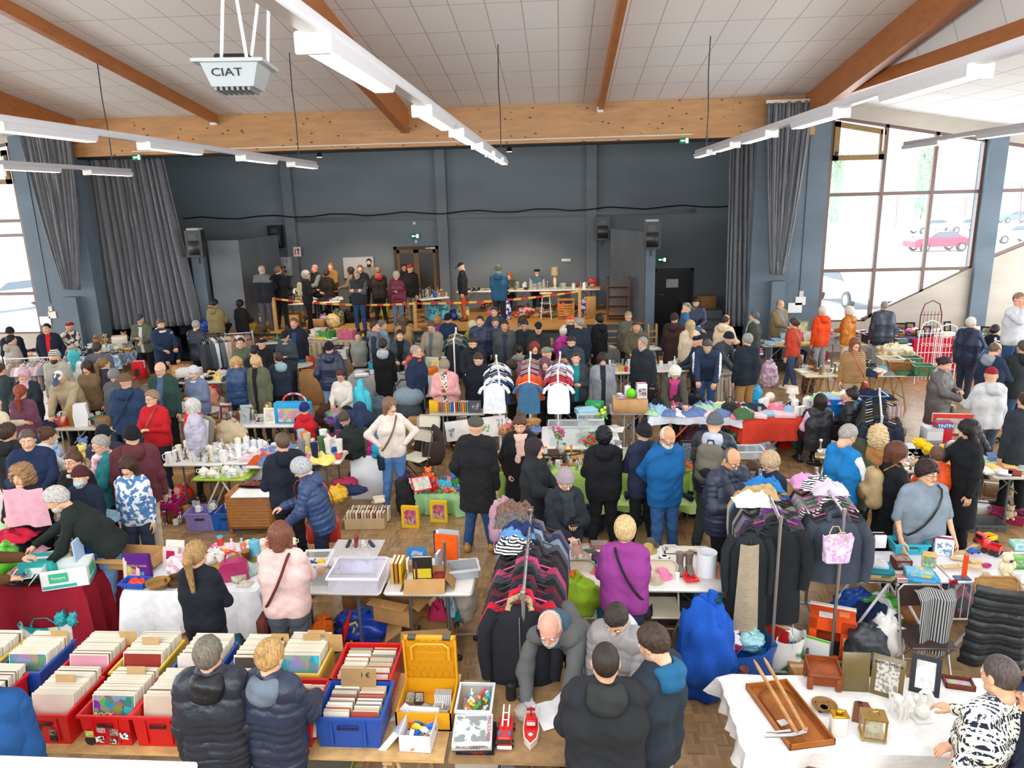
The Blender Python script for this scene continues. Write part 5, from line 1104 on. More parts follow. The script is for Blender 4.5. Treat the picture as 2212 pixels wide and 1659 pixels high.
@kind
def k_stool(h=.75,r=.17):
 o=[('seat',MB().la([(0,h-.03),(r,h-.03),(r*1.02,h-.015),(r*.95,h),(0,h)],22),[0])]
 for i in Rg(4):a=PI/4+i*PI/2;o.append(('leg',MB().tu([(r*.7*Cos(a),r*.7*Sin(a),h-.03),(r*1.15*Cos(a),r*1.15*Sin(a),0)],.014,8),[1]))
 o.append(('ring',MB().tu([(r*1.0*Cos(t*PI/10),r*1.0*Sin(t*PI/10),h*.3)for t in Rg(20)],.009,6,closed=True).tu([(r*.85*Cos(t*PI/10),r*.85*Sin(t*PI/10),h*.6)for t in Rg(20)],.009,6,closed=True),[1]));return o
@kind
def k_smalltable(w=.55,d=.45,h=.5):return[('tabletop',MB().box(-w/2,w/2,-d/2,d/2,h-.025,h,0,.008),[0])]+[('leg',MB().box(x*w*.42-.02,x*w*.42+.02,y*d*.4-.02,y*d*.4+.02,0,h-.025,0,.004),[0])for x in(-1,1)for y in(-1,1)]+[('slats',sum_slats(w,d,h),[0])]
def sum_slats(w,d,h):
 b=MB()
 for i in Rg(5):b.box(-w*.42,w*.42,-d*.42-.006,-d*.42+.006,.1+i*(h-.2)/5,.1+i*(h-.2)/5+(h-.2)/5*.7)
 return b
@kind
def k_cabinet(w=.6,d=.4,h=.6):return[('body',MB().box(-w/2,w/2,-d/2,d/2,.08,h,0,.004),[0]),('louvre_door',_louv(w,d,h),[0])]+[('leg',MB().box(x*w*.45-.02,x*w*.45+.02,y*d*.44-.02,y*d*.44+.02,0,.09),[0])for x in(-1,1)for y in(-1,1)]
def _louv(w,d,h):
 b=MB()
 for i in Rg(9):z=.12+i*(h-.18)/9;b.at(tr(0,-d/2-.006,z)@rx(rad(-20))).box(-w*.45,w*.45,-.008,.004,0,(h-.18)/9*.8)
 return b
@kind
def k_shelf(w=.7,d=.32,h=1.3,n=4):
 o=[]
 for x in(-1,1):
  b=MB()
  for y in(-1,1):b.box(x*w/2-.02,x*w/2+.02,y*d/2-.02,y*d/2+.02,0,h)
  for k in Rg(5):b.box(x*w/2-.008,x*w/2+.008,-d/2+.04+k*d*.18,-d/2+.055+k*d*.18,.05,h)
  b.box(x*w/2-.02,x*w/2+.02,-d/2,d/2,h-.03,h+.01);o.append(('side_frame',b,[0]))
 for k in Rg(n):o.append(('shelf_board',MB().box(-w/2,w/2,-d/2,d/2,.08+k*(h-.1)/n,.1+k*(h-.1)/n),[0]))
 return o
@kind
def k_rack(w=1.3,h=1.55):
 o=[('rail',MB().rod((-w/2,0,h),(w/2,0,h),.014),[0])]
 for x in(-w/2,w/2):o+=[('upright',MB().rod((x,0,.1),(x,0,h),.016).rod((x,0,h),(x,0,h+.05),.02),[0]),('foot',MB().tu([(x,-.28,.05),(x,-.26,.1),(x,.26,.1),(x,.28,.05)],.014,7),[0]),('castor',MB().at(tr(x,-.28,.03)@ry(PI/2)).la([(.03,-.012),(.03,.012)],12),[1]),('castor',MB().at(tr(x,.28,.03)@ry(PI/2)).la([(.03,-.012),(.03,.012)],12),[1])]
 o.append(('lower_bar',MB().rod((-w/2,0,.12),(w/2,0,.12),.012),[0]));return o
@kind
def k_birdcage(w=.5,d=.4,h=.5):
 b=MB();
 for i in Rg(14):
  x=-w/2+w*i/13;b.rod((x,-d/2,.06),(x,-d/2,h*.75),.003,0,4).rod((x,d/2,.06),(x,d/2,h*.75),.003,0,4).rod((x,-d/2,h*.75),(x,0,h),.003,0,4).rod((x,d/2,h*.75),(x,0,h),.003,0,4)
 for i in Rg(11):
  y=-d/2+d*i/10
  for x in(-w/2,w/2):b.rod((x,y,.06),(x,y,h*(.75+.25*(1-abs(y)/(d/2)))),.003,0,4)
 for z in(.06,h*.4,h*.75):
  b.tu([(-w/2,-d/2,z),(w/2,-d/2,z),(w/2,d/2,z),(-w/2,d/2,z)],.006,5,closed=True)
 b.rod((-w/2,0,h),(w/2,0,h),.008);return[('cage_bars',b,[0]),('tray',MB().box(-w/2-.01,w/2+.01,-d/2-.01,d/2+.01,0,.06,0,.01),[0])]
for k_,n_ in dict(bookup='book',foldtable='folding_table',trestle='trestle_table',xtable='camping_table',openbox='cardboard_box',closedbox='cardboard_box',clearbin='storage_box',gamebox='board_game_box',bowl='bowl',
record='record_sleeve',single='record_single',cloth='garment',folded='folded_garment',towel='folded_towel',tote='shopping_bag',sack='plastic_bag',hung='hanging_garment',toycar='toy_car',toytruck='toy_truck',
duck='rubber_duck',plush='plush_toy',brick='toy_brick',lamp='table_lamp',shade='lamp_shade',frame='picture_frame',console='game_console',easel_screen='framed_stand',chair='folding_chair',smalltable='side_table',
shelf='shelf_unit',rack='clothes_rack',tape='cassette',case='disc_case',gadget='household_gadget',device='appliance',glass='drinking_glass',scarf='scarf',hat='hat',Cr='crate',paper='sheet_of_paper',cup='cup_and_saucer').items():nm(k_,n_)
CATS.update(record='record',single='record',cloth='garment',folded='garment',hung='garment',foldtable='table',trestle='table',xtable='table',bookup='book',openbox='box',closedbox='box',clearbin='box',gamebox='game',cup='cup',towel='towel',tote='bag',sack='bag')
# ---- layout helpers
tabs=[]
def table(kd,pl,pr,depth,label,c,z=ZT,cloth=None,zf=0,bd=.1,drop=.5,group=None,seed=0,**kw):
 """near edge of the top runs from pixel pl to pixel pr; depth in metres away from the camera"""
 a,b=P(*pl,z+zf),P(*pr,z+zf);w=(b-a).length;an=math.atan2(b.y-a.y,b.x-a.x);n=Vc((-Sin(an),Cos(an),0));ctr=(a+b)/2+n*depth/2
 base=Vc((ctr.x,ctr.y,zf));o=Sp(kd,base,an,c,label,group=group,w=round(w,3),d=depth,h=z,**kw)
 T=dict(c=base,an=an,w=w,d=depth,z=z+zf,o=o);tabs.append(T)
 if cloth:Sp('tablecloth',base,an,(cloth[0],),cloth[1],w=round(w+.02,3),d=depth+.02,h=z+.006,drop=drop,seed=seed,bd=bd);T['z']+=.008
 return T
def TP(T,u,v,dz=0):
 """point on a table: u -1..1 along, v 0..1 from near to far edge"""
 x=u*T['w']/2;y=(v-.5)*T['d'];return Vc((T['c'].x+x*Cos(T['an'])-y*Sin(T['an']),T['c'].y+x*Sin(T['an'])+y*Cos(T['an']),T['z']+dz+.001))
PALS=dict(china=['D:f2efe9','D:e9e4da','D:f5f3ef','D:dfe6ea','D:efe6d2'],glass=['G:e8f0f0','G:d8e6ea','G:f0f0e6'],dark=['F:1c2026','F:23262e','F:2a2f3c','F:14161a','F:33302e','F:262b3d','F:3a3f48'],
cloth=['F:2c3446','F:b03038','F:e6e2da','F:35607e','F:7a7f86','F:d8a0a8','F:4a6a48','F:202228','F:c8b898','F:6b3048','F:8fb8d0','F:1e2a48','F:e07828'],toy=['P:d03028','P:f0c020','P:2468c0','P:3ca048','P:f07820','P:e8e4dc','P:e070a0','P:30b0c8'],
books=['E:c8bfa8','E:8a3028','E:2a4a78','E:e6e0d0','E:3c5a40','E:d8b048','E:4a3a30','E:a8b8c0','E:e07030','E:602848'],wood=['W:a8743c','W:6b4426','W:c49a62'],metal=['M:b8b4a8','M:c8a860','M:8a8680','M:d8d8d8'],
kids=['F:e8c8d0','F:f0ece4','F:9cc4dc','F:e87890','F:f0d878','F:a8d0a8','F:6880b0'],mixed=['P:e8e4dc','P:30343c','P:b03028','P:2c5890','P:d8c8a8','P:8a6a48','P:c8ccd0','M:a8a49c','P:4a7a58','W:9a6a3c'])
CN={}
def cname(h):
 if h in CN:return CN[h]
 q=h.split(':');k=q[0];r,g,b=(int(q[1][i:i+2],16)/255 for i in(0,2,4));mx,mn=max(r,g,b),min(r,g,b)
 import colorsys;H_,l,s=colorsys.rgb_to_hls(r,g,b);H_*=360
 if k=='G':n='clear'
 elif k=='M' and(mx-mn)<.12:n='silvery'
 elif k=='M':n='brassy'
 elif l<.13:n='black'
 elif(mx-mn)<.07:n='white' if l>.85 else('pale grey' if l>.65 else('grey' if l>.35 else 'dark grey'))
 elif l>.86:n='cream' if 20<H_<90 else 'whitish'
 elif H_<12 or H_>=345:n='dark red' if l<.32 else('red' if l<.62 and s>.45 else 'pink')
 elif H_<45:n=('brown' if l<.45 else 'beige')if s<.65 else('brown' if l<.35 else 'orange')
 elif H_<68:n='yellow' if s>.5 else 'beige'
 elif H_<165:n='green'
 elif H_<200:n='teal'
 elif H_<255:n='navy' if l<.28 else('blue' if s>.3 else 'blue-grey')
 elif H_<300:n='purple'
 else:n='plum' if l<.35 else 'pink'
 if k=='W':n='wooden'
 CN[h]=n;return n
NOUN=dict(mug='mug',cup='cup and saucer',plate='plate',bowl='bowl',teapot='teapot',pitcher='jug',vase='vase',bottle='bottle',jar='lidded jar',canister='canister',glass='glass',goblet='stemmed glass',candlestick='candlestick',figurine='figurine',basket='basket',lamp='lamp',frame='framed picture',
device='appliance',book='book lying flat',bookup='book standing upright',magazine='magazine',gamebox='boxed game',openbox='open box',closedbox='closed box',Cr='crate',cloth='crumpled garment',folded='folded garment',towel='folded towel',handbag='handbag',shoe='shoe',boot='boot',toycar='toy car',
toytruck='toy truck',plush='soft toy',brick='toy brick',ball='ball',tape='cassette',case='disc case',gadget='household gadget',tray='tray',hat='hat',paper='sheet of paper',clock='clock',thermos='flask',single='record single',clearbin='clear box',tote='bag',sack='stuffed bag',suitcase='case',shade='lampshade',duck='rubber duck')
VAR=dict(cloth=lambda r:dict(w=round(r.choice((.26,.34,.42)),2),d=r.choice((.22,.3)),h=r.choice((.08,.12,.16)),seed=r.randint(1,5)),book=lambda r:r.choice((dict(),dict(w=.13,d=.19,h=.03),dict(w=.2,d=.27,h=.02))),bookup=lambda r:r.choice((dict(),dict(w=.03,h=.22),dict(w=.014,h=.17))),
bottle=lambda r:r.choice((dict(),dict(h=.2,r=.03))),gadget=lambda r:dict(l=r.choice((.1,.15,.2)),seed=r.randint(0,5)),plate=lambda r:r.choice((dict(),dict(r=.09))),vase=lambda r:r.choice((dict(),dict(h=.16,r=.045))),openbox=lambda r:dict(w=.36,d=.28,h=.2,fl=.1,seed=r.randint(0,3)),
closedbox=lambda r:r.choice((dict(w=.3,d=.22,h=.14),dict(w=.2,d=.15,h=.1),dict(w=.36,d=.26,h=.2))),Cr=lambda r:dict(w=.38,d=.28,h=.2),gamebox=lambda r:r.choice((dict(),dict(w=.36,d=.26,h=.05),dict(w=.22,d=.22,h=.05))),frame=lambda r:r.choice((dict(w=.2,h=.26),dict(w=.3,h=.24))),basket=lambda r:dict(r=.13,h=.08),
tote=lambda r:dict(w=.4,d=.22,h=.36,seed=r.randint(1,4)),sack=lambda r:dict(seed=r.randint(1,4)),lamp=lambda r:dict(h=.36,sh=.15),device=lambda r:r.choice((dict(),dict(w=.22,d=.18,h=.16))),clearbin=lambda r:dict(w=.4,d=.3,h=.18),tray=lambda r:dict(w=.34,d=.26))
FT=dict(mug=.055,cup=.075,plate=.11,bowl=.1,teapot=.12,pitcher=.1,vase=.07,bottle=.045,jar=.05,canister=.06,glass=.04,goblet=.04,candlestick=.05,figurine=.05,basket=.14,lamp=.13,frame=.13,device=.17,book=.12,bookup=.07,magazine=.15,gamebox=.18,openbox=.22,closedbox=.18,Cr=.23,cloth=.14,folded=.17,towel=.18,
handbag=.15,shoe=.08,boot=.08,toycar=.06,toytruck=.14,plush=.11,brick=.03,ball=.08,tape=.06,case=.1,gadget=.08,tray=.2,hat=.12,paper=.12,clock=.09,thermos=.06,clearbin=.24,tote=.2,sack=.2,suitcase=.22)
def Sc_(T,spec,n,seed,on,u=(-1,1),v=(.06,.94),s=1.,pal=None,up=None,group=None,pack=.56):
 """things laid out side by side on a table; on = where, for their labels"""
 r=random.Random(seed);placed=T.setdefault('placed',[]);ks=spec.split();pals={}
 for kk in ks:a,_,b_=kk.partition('/');pals[a]=b_ or pal or 'mixed'
 names=[q.partition('/')[0]for q in ks];got=0
 n=int(n*1.35)
 for _ in Rg(n*14):
  if got>=n:break
  k=names[r.randrange(len(names))];rr=FT.get(k,.1)*s;uu=r.uniform(*u);vv=r.uniform(*v);p=TP(T,uu,vv)
  if any((p.x-q[0])**2+(p.y-q[1])**2<((rr+q[2])*pack)**2 for q in placed):continue
  placed.append((p.x,p.y,rr));kw=VAR[k](r)if k in VAR else{}
  col=r.choice(PALS[pals[k]]);col2=r.choice(PALS[pals[k]]);col3='O:%s'%col.split(':')[1]if k in('gamebox','magazine','case','tape','frame')else col2
  if k in('book','bookup'):cc=(col,'A:ece6d4')
  elif k=='shoe' or k=='boot':cc=(col,'P:e0dcd4')
  elif k in('magazine','case','tape','frame'):cc=(col,col3)
  else:cc=(col,col2,col3)
  w_=NOUN.get(k,k);lab='%s %s %s'%(cname(col),w_,on)
  Sp(k,p,T['an']+r.uniform(-.5,.5)+(PI if k=='shoe' and r.random()<.5 else 0),cc,lab,group=group or(w_+'s '+on),s=s*r.uniform(.9,1.1),**kw);got+=1
 return got
def avoid(T,px,py,r):p=P(px,py,T['z']);T.setdefault('placed',[]).append((p.x,p.y,r))
def Gr(px0,py0,px1,py1,z=0,an=0):
 """an imaginary patch of floor used like a table: near-left and far-right pixel"""
 a,b=P(px0,py0,z),P(px1,py1,z);return dict(c=Vc(((a.x+b.x)/2,(a.y+b.y)/2,z)),an=an,w=abs(b.x-a.x),d=abs(b.y-a.y),z=z)
def rack(pa,pb,h,label,c,items,n,seed,on,zf=0,tp='jacket',spread=(.03,.97),ln=.78,gs=1):
 """a rail between the pixels pa, pb (ends of the rail) at height h with n garments"""
 a,b=P(*pa,h+zf),P(*pb,h+zf);w=(b-a).length;an=math.atan2(b.y-a.y,b.x-a.x);ctr=(a+b)/2;ctr.z=zf
 Sp('rack',ctr,an,c,label,w=round(w,3),h=h);r=random.Random(seed);cols=items if isinstance(items,list)else PALS[items]
 for i in Rg(n):
  t=spread[0]+(spread[1]-spread[0])*(i+.5)/n;p=a+(b-a)*t;col=r.choice(cols);tt=tp if isinstance(tp,str)else r.choice(tp);l=r.choice((ln,ln*.9))
  Sp('hung',(p.x,p.y,p.z-.014),an+PI/2+r.uniform(-.12,.12),(col,col,col,'M:9a9a9a',r.choice(['P:202020','P:e8e8e8','W:b08850'])),'%s %s %s'%(cname(col),{'tshirt':'short-sleeved top','jacket':'jacket','coat':'coat','sweater':'sweater','top':'sleeveless garment'}[tt],on),group='garments '+on,tp=tt,seed=r.randint(0,3),th=.07 if w/n<.07 else.1,ln=round(l,2),s=gs)
 return a,b,an
 # ====== WHO IS THERE (heads placed by their pixel; 0 deg = back to us, 180 = facing us, 90 = facing left)
BK,DJ,JN,LJ,BG='F:16181c','F:1c2638','F:34527c','F:6a8cb4','F:b09a78'
p=person
# -- row nearest the gallery
B1=p(451,1415,1.70,6,'dd','P|Q:202631|Q:202631|Q:12151b',DJ,'short|H:6b6459','man in black quilted jacket with short greying hair, back to us at the record crates',z=0,ex='h')
B2=p(584,1422,1.64,-12,'ff','P|Q:222c42|Q:222c42|F:66717e',DJ,'clip|H:b08c58','blonde woman in navy quilted jacket with grey hood, bent over the record crates',ex='h',fem=1,nod=15)
B3=p(-38,1462,1.74,10,'dp','J|F:1c4a80|F:1c2f5c',DJ,'short|H:4a3a2c','person in bright blue jacket cut off by the left edge at the record table',ex='')
B4=p(1308,1432,1.76,0,'fh','J|F:24272b|F:24272b|F:2c302f',BK,'buzz|H:2e2620','man in black hooded winter coat, back to us at the toy table',ex='h',fat=.02)
B5=p(1188,1358,1.76,168,'Rf','J|F:5a5b5b|F:5a5b5b|F:3f5668',BK,'fringe|H:b8aca0+beard|H:c4bcb2','bald man in grey jacket leaning over the table and reaching for papers',lean=58,ex='h',skin='r')
B6=p(1332,1338,1.60,158,'df','P|Q:8f8b8d|Q:8f8b8d|F:b8bcc2',DJ,'short|H:2f2620','boy in light grey quilted jacket looking down at the toy table',nod=38,ex='h',lean=14)
B7=p(1412,1392,1.76,52,'hf','J|F:232c36|F:232c36|F:1e5a80','F:b8b4ac','short|H:3a2c22','man in dark fleece with a teal hood reading a paper',ex='h',nod=25)
B8=p(2160,1462,1.74,22,'fd','S|Z:e4e0d2:1c2438',DJ,'buzz|H:4e4540','man in black and white patterned knit sweater at the white cloth table',fat=.02,nod=10)
B9=p(2240,1500,1.66,80,'ff','J|F:20263a',DJ,'cap|F:252c48','person in navy cap cut off by the right edge')
held(B7,-1,'paper','sheet of paper held by the man with the teal hood','paper','A:f2f2f4')
# -- second row
p(425,1198,1.60,-4,'hf','S|F:171b24','F:23262c','pony|H:9c7a4e','girl with long blonde ponytail and black sweater at the white cloth table',fem=1)
B11=p(606,1158,1.66,4,'ff','S|F:d9b9b4','F:4b525c','bob|H:6e4230','woman in pale pink ruffled sweater and grey jeans, seen from behind',fem=1,fat=.02,nod=12)
B12=p(1350,1146,1.62,-4,'fh','S|K:8e3a86','F:2a3048','shortf|H:c4a878','woman in heather purple fleece with short blonde hair, back to us',fem=1,fat=.025,lean=8)
B13=p(124,1080,1.78,112,'rR','S|F:1d2522',LJ,'tousled|H:b8b4ae+beard|H:c8c2b8','grey-haired bearded man in black sweater reaching across the red cloth table',lean=38,nod=10)
p(-100,1150,1.68,-60,'fr','C|F:5a3c24',BK,'short|H:3b2f26','person in brown coat cut off by the left edge beside the red cloth table')
p(47,1030,1.66,184,'hh','T|F:1c1c22',BK,'curly|H:94704c','woman with curly blonde hair in a black top holding up a pink shirt',fem=1,fat=.035)
p(158,998,1.66,176,'fd','J|F:1c1e22|F:1c1e22|F:d8d0c4',BK,'bun|H:4a3424','woman with glasses and fur-edged hood, hair in a bun',fem=1,ex='ghu')
p(174,1032,1.56,190,'ff','J|F:1a2436',BK,'beanie|K:4a2426+mask|F:a8d0e4','woman in maroon knit hat wearing a pale blue face mask',fem=1)
p(277,1008,1.60,186,'dd','S|B:dfe6ee:4f78a8:16','F:30384c','straight|H:3a241c','girl with long brown hair in a blue and white camouflage top',fem=1,nod=14)
p(218,962,1.66,140,'ff','J|F:2c7f86|F:2c7f86|F:2c7f86|B:d8a0a8:f0e0e0',BK,'short|H:9c948c','woman in teal jacket with short grey hair and pink scarf',fem=1,ex='gs',nod=15)
p(285,943,1.80,24,'dd','J|F:5c2c34|F:5c2c34|F:5c2c34','F:c8bca8','beanie|F:14171c','man in maroon hooded jacket with black cap and pale trousers, back to us',ex='h',fat=.02,yaw=20)
p(60,952,1.76,-150,'ff','J|F:1f2e4c|F:e8e4da',BK,'short|H:5a4c40','man in navy jacket with white cords among the shoppers at the left',nod=10,fat=.01)
p(104,943,1.66,-30,'ff','S|F:dcdcda',BK,'clip|H:4e3020','woman in white sweater with pinned-up brown hair bending down',fem=1,lean=30)
p(18,936,1.72,-6,'dd','J|F:22252c|F:22252c|F:22252c',BK,'tousled|H:3c2a20','man in dark hooded jacket, brown hair, seen from behind at the far left',ex='h')
p(-14,872,1.75,-20,'dr','J|F:d2c4a8',BG,'short|H:4a3a2c','person in beige coat reaching in from the left edge')
p(224,940,1.66,20,'dd','J|F:2b3342',BK,'beanie|K:161b26','person in dark jacket and navy knit hat behind the teal jacket')
B26=p(610,957,1.76,42,'fh','J|F:1b222e|F:1b222e|F:161c28',BK,'buzz|H:5a4638','man with shaved hair in black hooded coat at the shoe cabinet',ex='hg')
B27=p(652,1013,1.62,100,'fR','P|Q:2a4066|Q:2a4066|Q:2a4066','F:1c2438','shortf|H:a8a8ac','grey-haired woman in navy quilted jacket with a red handbag',fem=1,ex='gh',nod=30,lean=14)
B28=p(842,878,1.68,196,'kk','S|F:dccfc6','F:4a74a8','bob|H:7a5c48','woman in cream sweater standing with her hands on her hips',fem=1,yaw=30,nod=8,shoes='P:4a2c20')
B29=p(1028,924,1.78,-10,'dp','L|F:1b1c1f','F:2c4a74','flatcap|F:4c4a44','man in black wool coat and grey flat cap, back to us',shoes='P:a87840',yaw=25)
B30=p(1442,946,1.76,204,'bb','J|F:145a94|F:145a94|F:12507e','F:345c8c','fringe|H:c4beb6+beard|H:d0cac2','bald man with glasses in bright blue rain jacket, hands behind his back',ex='gh',nod=28,skin='t')
p(1304,944,1.66,4,'fh','J|F:15171b|F:15171b|F:15171b',BK,'curlyshort|H:16161c','woman with black curly hair in black padded jacket, back to us',fem=1,ex='h',fat=.02)
p(1390,936,1.68,24,'ff','J|F:232c44',BK,'pompom|F:1c1e24','person in black bobble cap and navy jacket beside the blue rain jacket',fem=1)
p(1155,970,1.66,-110,'ff','L|F:22262a|F:22262a',BK,'hijab|F:2c2428','woman in brown headscarf and black quilted coat facing right',fem=1)
B34=p(1221,1038,1.62,-158,'fh','C|F:22272e|F:22272e|F:22272e|F:2e343a',BK,'beanie|K:9a8a92','woman in mauve knit hat and black cape looking into her purse',fem=1,ex='gs',nod=28)
p(1123,918,1.66,186,'pd','L|F:181a1e|F:181a1e|F:181a1e|F:dcb4a8',BK,'bun|H:4e3628','woman with a top knot, long pink scarf and black coat',fem=1,ex='s',nod=22,yaw=-10)
B36=p(1544,916,1.80,-22,'ff','P|Q:20262f|Q:20262f|F:b0b8c4','F:3c443e','beanie|K:5a6068','man in grey knit hat and dark padded jacket with a grey backpack',ex='h',nod=20)
p(1580,994,1.74,-154,'hf','P|Q:222a3e',BK,'fringe|H:5a544e','balding man with glasses in navy quilted jacket looking at his hands',ex='g',nod=30,skin='t',fat=.03)
p(1663,1000,1.62,118,'ff','J|F:1e2c44|F:d8d0c0',BK,'shortf|H:b49a78','woman with short blonde hair and glasses in navy jacket at the coat rack',fem=1,ex='g',nod=30)
p(1626,1016,1.4,150,'ff','J|F:3a4250',BK,'short|H:4a3020','brown-haired person in grey jacket bending behind the coat rack',lean=20,nod=20)
B40=p(1831,942,1.80,-66,'fd','Sw|F:1c78b8|F:e8eef2','F:2c4a78','short|H:9a948c','man in bright blue tracksuit top with white stripes on the sleeves',ex='g',nod=28)
p(1856,972,1.5,-30,'ff','J|F:46523e|F:46523e|F:46523e',BK,'hoodup|F:3c4430','person in olive green hooded parka bent over the stall',lean=30,nod=15)
p(1896,944,1.62,-14,'ff','J|F:b07c48|F:b07c48',BK,'curly|H:d0b488','woman with fluffy blonde hair in a caramel coat, back to us',fem=1)
B43=p(1937,980,1.68,-96,'fd','L|F:14181c',BK,'bob|H:5a3424','woman in black with brown hair and glasses carrying a beige backpack',fem=1,ex='g',nod=12,yaw=-10)
B44=p(2003,1022,1.68,186,'xx','T|F:7e8c98','F:1e2c40','curlyshort|H:2a1c18','smiling woman with dark curly hair in a grey top at the games table',fem=1,ex='g',fat=.05,yaw=14,nod=8)
p(2024,984,1.30,-4,'ff','P|Q:ec5a20',BK,'short|H:6a5040','child in bright orange quilted jacket, back to us',hd=1.08)
B46=p(2093,930,1.72,84,'rd','C|F:171a1e',BK,'longwavy|H:201a1c','woman in long black coat with wavy black hair holding a yellow toy',fem=1,nod=26,shoes='P:121212')
B47=p(1772,868,1.66,2,'ff','Vv|Q:22262c|F:dcb4d0',BK,'bob|H:241c20','seated woman in pink hoodie and black quilted vest, back to us',fem=1,sit=.5,ex='')
B48=p(1838,856,1.66,62,'fd','P|Q:20242a',BK,'bun|H:281c1c','seated woman in black quilted jacket with her hair in a bun',fem=1,sit=.55)
# -- right hand side
B49=p(1847,744,1.66,182,'dd','S|R:b28c5e:8a6a44:9',BG,'straight|H:7a4a34','woman in camel ribbed sweater with a fringe looking at the camera',fem=1,fat=.02)
B50=p(1715,699,1.68,38,'dd','S|F:b8422c','F:3c4e6c','bunlow|H:4e3426','woman in rust red sweater walking with a taupe shoulder bag',fem=1,step=22,shoes='P:e8e0d0')
p(1776,673,1.74,24,'hd','J|F:dc4a1c|F:dc4a1c|F:dc4a1c','F:9a9c9e','short|H:d4cec4','white-haired person in bright orange-red jacket and grey trousers, back to us',ex='h')
p(1834,674,1.68,44,'fd','P|Q:c0741c|Q:c0741c|Q:c0741c','F:d8d0c0','shortf|H:dcd4c8','white-haired woman in mustard quilted jacket',fem=1,ex='h')
p(1910,662,1.80,4,'dd','P|Q:2c3642','F:303c4c','buzz|H:8a8884','man in dark grey quilted jacket and jeans, back to us at the window table',fat=.02)
p(1686,659,1.70,-146,'fd','Jo|F:8a7a5a|F:788898','F:2c3038','fringe|H:8a7464','bald man in khaki jacket standing behind the table by the grey pier',nod=10,fat=.02)
p(1629,685,1.72,60,'dd','J|F:3e4438|F:3e4438|F:3e4438|F:a0b0b8',JN,'short|H:54585c','grey-haired man in olive jacket with a pale grey scarf',ex='s')
p(2098,699,1.78,-70,'fd','P|Q:222e48','F:343c50','short|H:d0cac4+beard|H:d8d2cc','white-haired man in navy quilted jacket and black shoes facing right',fat=.03,shoes='P:141416')
p(2150,714,1.62,-64,'ff','J|F:23262c',BK,'bunlow|H:2c1a1e','woman in black with dark pinned-up hair at the red cloth table',fem=1)
p(2202,648,1.76,200,'mu','S|F:c4c8ce',JN,'buzz|H:8a6e5c','man in pale grey sweater with his hands raised to his head',z=.85)
p(2203,688,1.50,90,'ff','J|R:3a5068:8fa8bc:8',BK,'short|H:2a2220','young person in blue-grey striped top at the right edge')
p(2150,756,1.78,-76,'fd','Jh|F:24324a|F:8e949c|F:8e949c',DJ,'fringe|H:6a5448','balding man with glasses in navy jacket with grey hood, facing right',ex='gh',nod=20,fat=.02)
p(2210,752,1.82,10,'dd','J|F:262c30|F:262c30|F:262c30','F:35506e','short|H:54483c','man in black jacket with a cap, back to us at the right edge',ex='h',fat=.03)
p(2141,812,1.78,6,'df','H|F:c6c8ca|F:c6c8ca|F:c6c8ca','F:3c4656','cap|F:8a1c30','man in white hoodie and red cap, back to us',ex='h',yaw=-40)
B63=p(2040,787,1.68,-140,'fh','L|Q:5c5856|Q:5c5856',BK,'bunlow|H:302024','woman in long taupe quilted coat with sunglasses on her head',fem=1,nod=20,fat=.03)
p(2215,868,1.74,8,'fd','J|F:2a3038',BK,'short|H:3b2f26','person in dark jacket cut off by the right edge behind the book table')
B65=p(1614,735,1.80,26,'dd','J|F:1c242e','F:a8824e','short|H:8c8c8a','grey-haired man in black jacket and tan trousers holding a blue bag',ex='g',fat=.02)
p(1528,748,1.80,168,'fR','Jw|F:26344e|F:d8dce0',JN,'short|H:4c4640','man in navy jacket with white sleeve bands leaning over a table',lean=28,nod=20,fat=.02)
p(1574,731,1.74,-140,'fR','J|F:3c444c',BK,'beanie|K:1c2230','man in black knit hat and grey jacket reaching down to the tartan table',lean=38)
p(1568,692,1.76,-46,'ff','H|F:d8c4a4|F:d8c4a4|F:d8c4a4','F:4a4438','fringe|H:3c2c24','man in cream hooded sweatshirt with thinning hair, turned away',ex='h',skin='t',lean=12)
p(1491,704,1.70,2,'dd','L|F:d4c0a4','F:d8ccb4','long|H:b89c70','woman with long blonde hair dressed all in beige, back to us',fem=1)
p(1457,689,1.74,-24,'fd','L|F:3a2a26|F:3a2a26|F:3a2a26',JN,'beanie|K:3c2c26','person in dark brown coat and brown knit hat beside the dark passage',ex='h')
p(1483,666,1.76,-96,'ff','J|F:3a6488|F:3a6488|F:e0d8c4',DJ,'cap|B:6a7058:9a9478:20','man in camouflage cap and blue jacket with fleece collar',z=.15,nod=25)
p(1503,654,1.72,170,'ff','P|Q:1e2a48',BK,'short|H:241c1a','man in navy quilted jacket looking down in front of the grey steps',z=.15,nod=28)
p(1507,737,1.68,100,'ff','J|F:2c3440',BK,'beret|F:14161c','man in black beret behind the navy jacket with white bands',nod=10)
p(1458,805,1.62,184,'Rr','J|F:46443c|F:46443c|F:46443c|F:c03c80',BK,'bobfringe|H:e2dccc','woman with white blonde bob and hot pink scarf sorting clothes',fem=1,lean=30,nod=22,ex='sh')
p(1388,743,1.80,132,'dd','J|F:242a30',BK,'receding|H:8a8480+beard|H:b4aea6','tall man in black jacket with grey beard facing left',nod=16,fat=.02,yaw=10,skin='t')
p(1375,706,1.76,176,'fd','L|F:54503c|F:54503c|F:54503c',BK,'short|H:4a362a','man in olive parka with fur hood near the stage',ex='hu',nod=12,skin='t')
p(1357,684,1.74,10,'dd','J|F:5c5c52',BK,'cap|B:7c6c50:a89870:20','person in camouflage cap seen from behind before the stage')
p(1294,692,1.70,40,'md','L|F:15171c|F:15171c|F:15171c',BK,'bun|H:1e1618','woman in long black coat on the phone, dark hair in a bun',fem=1,ex='h')
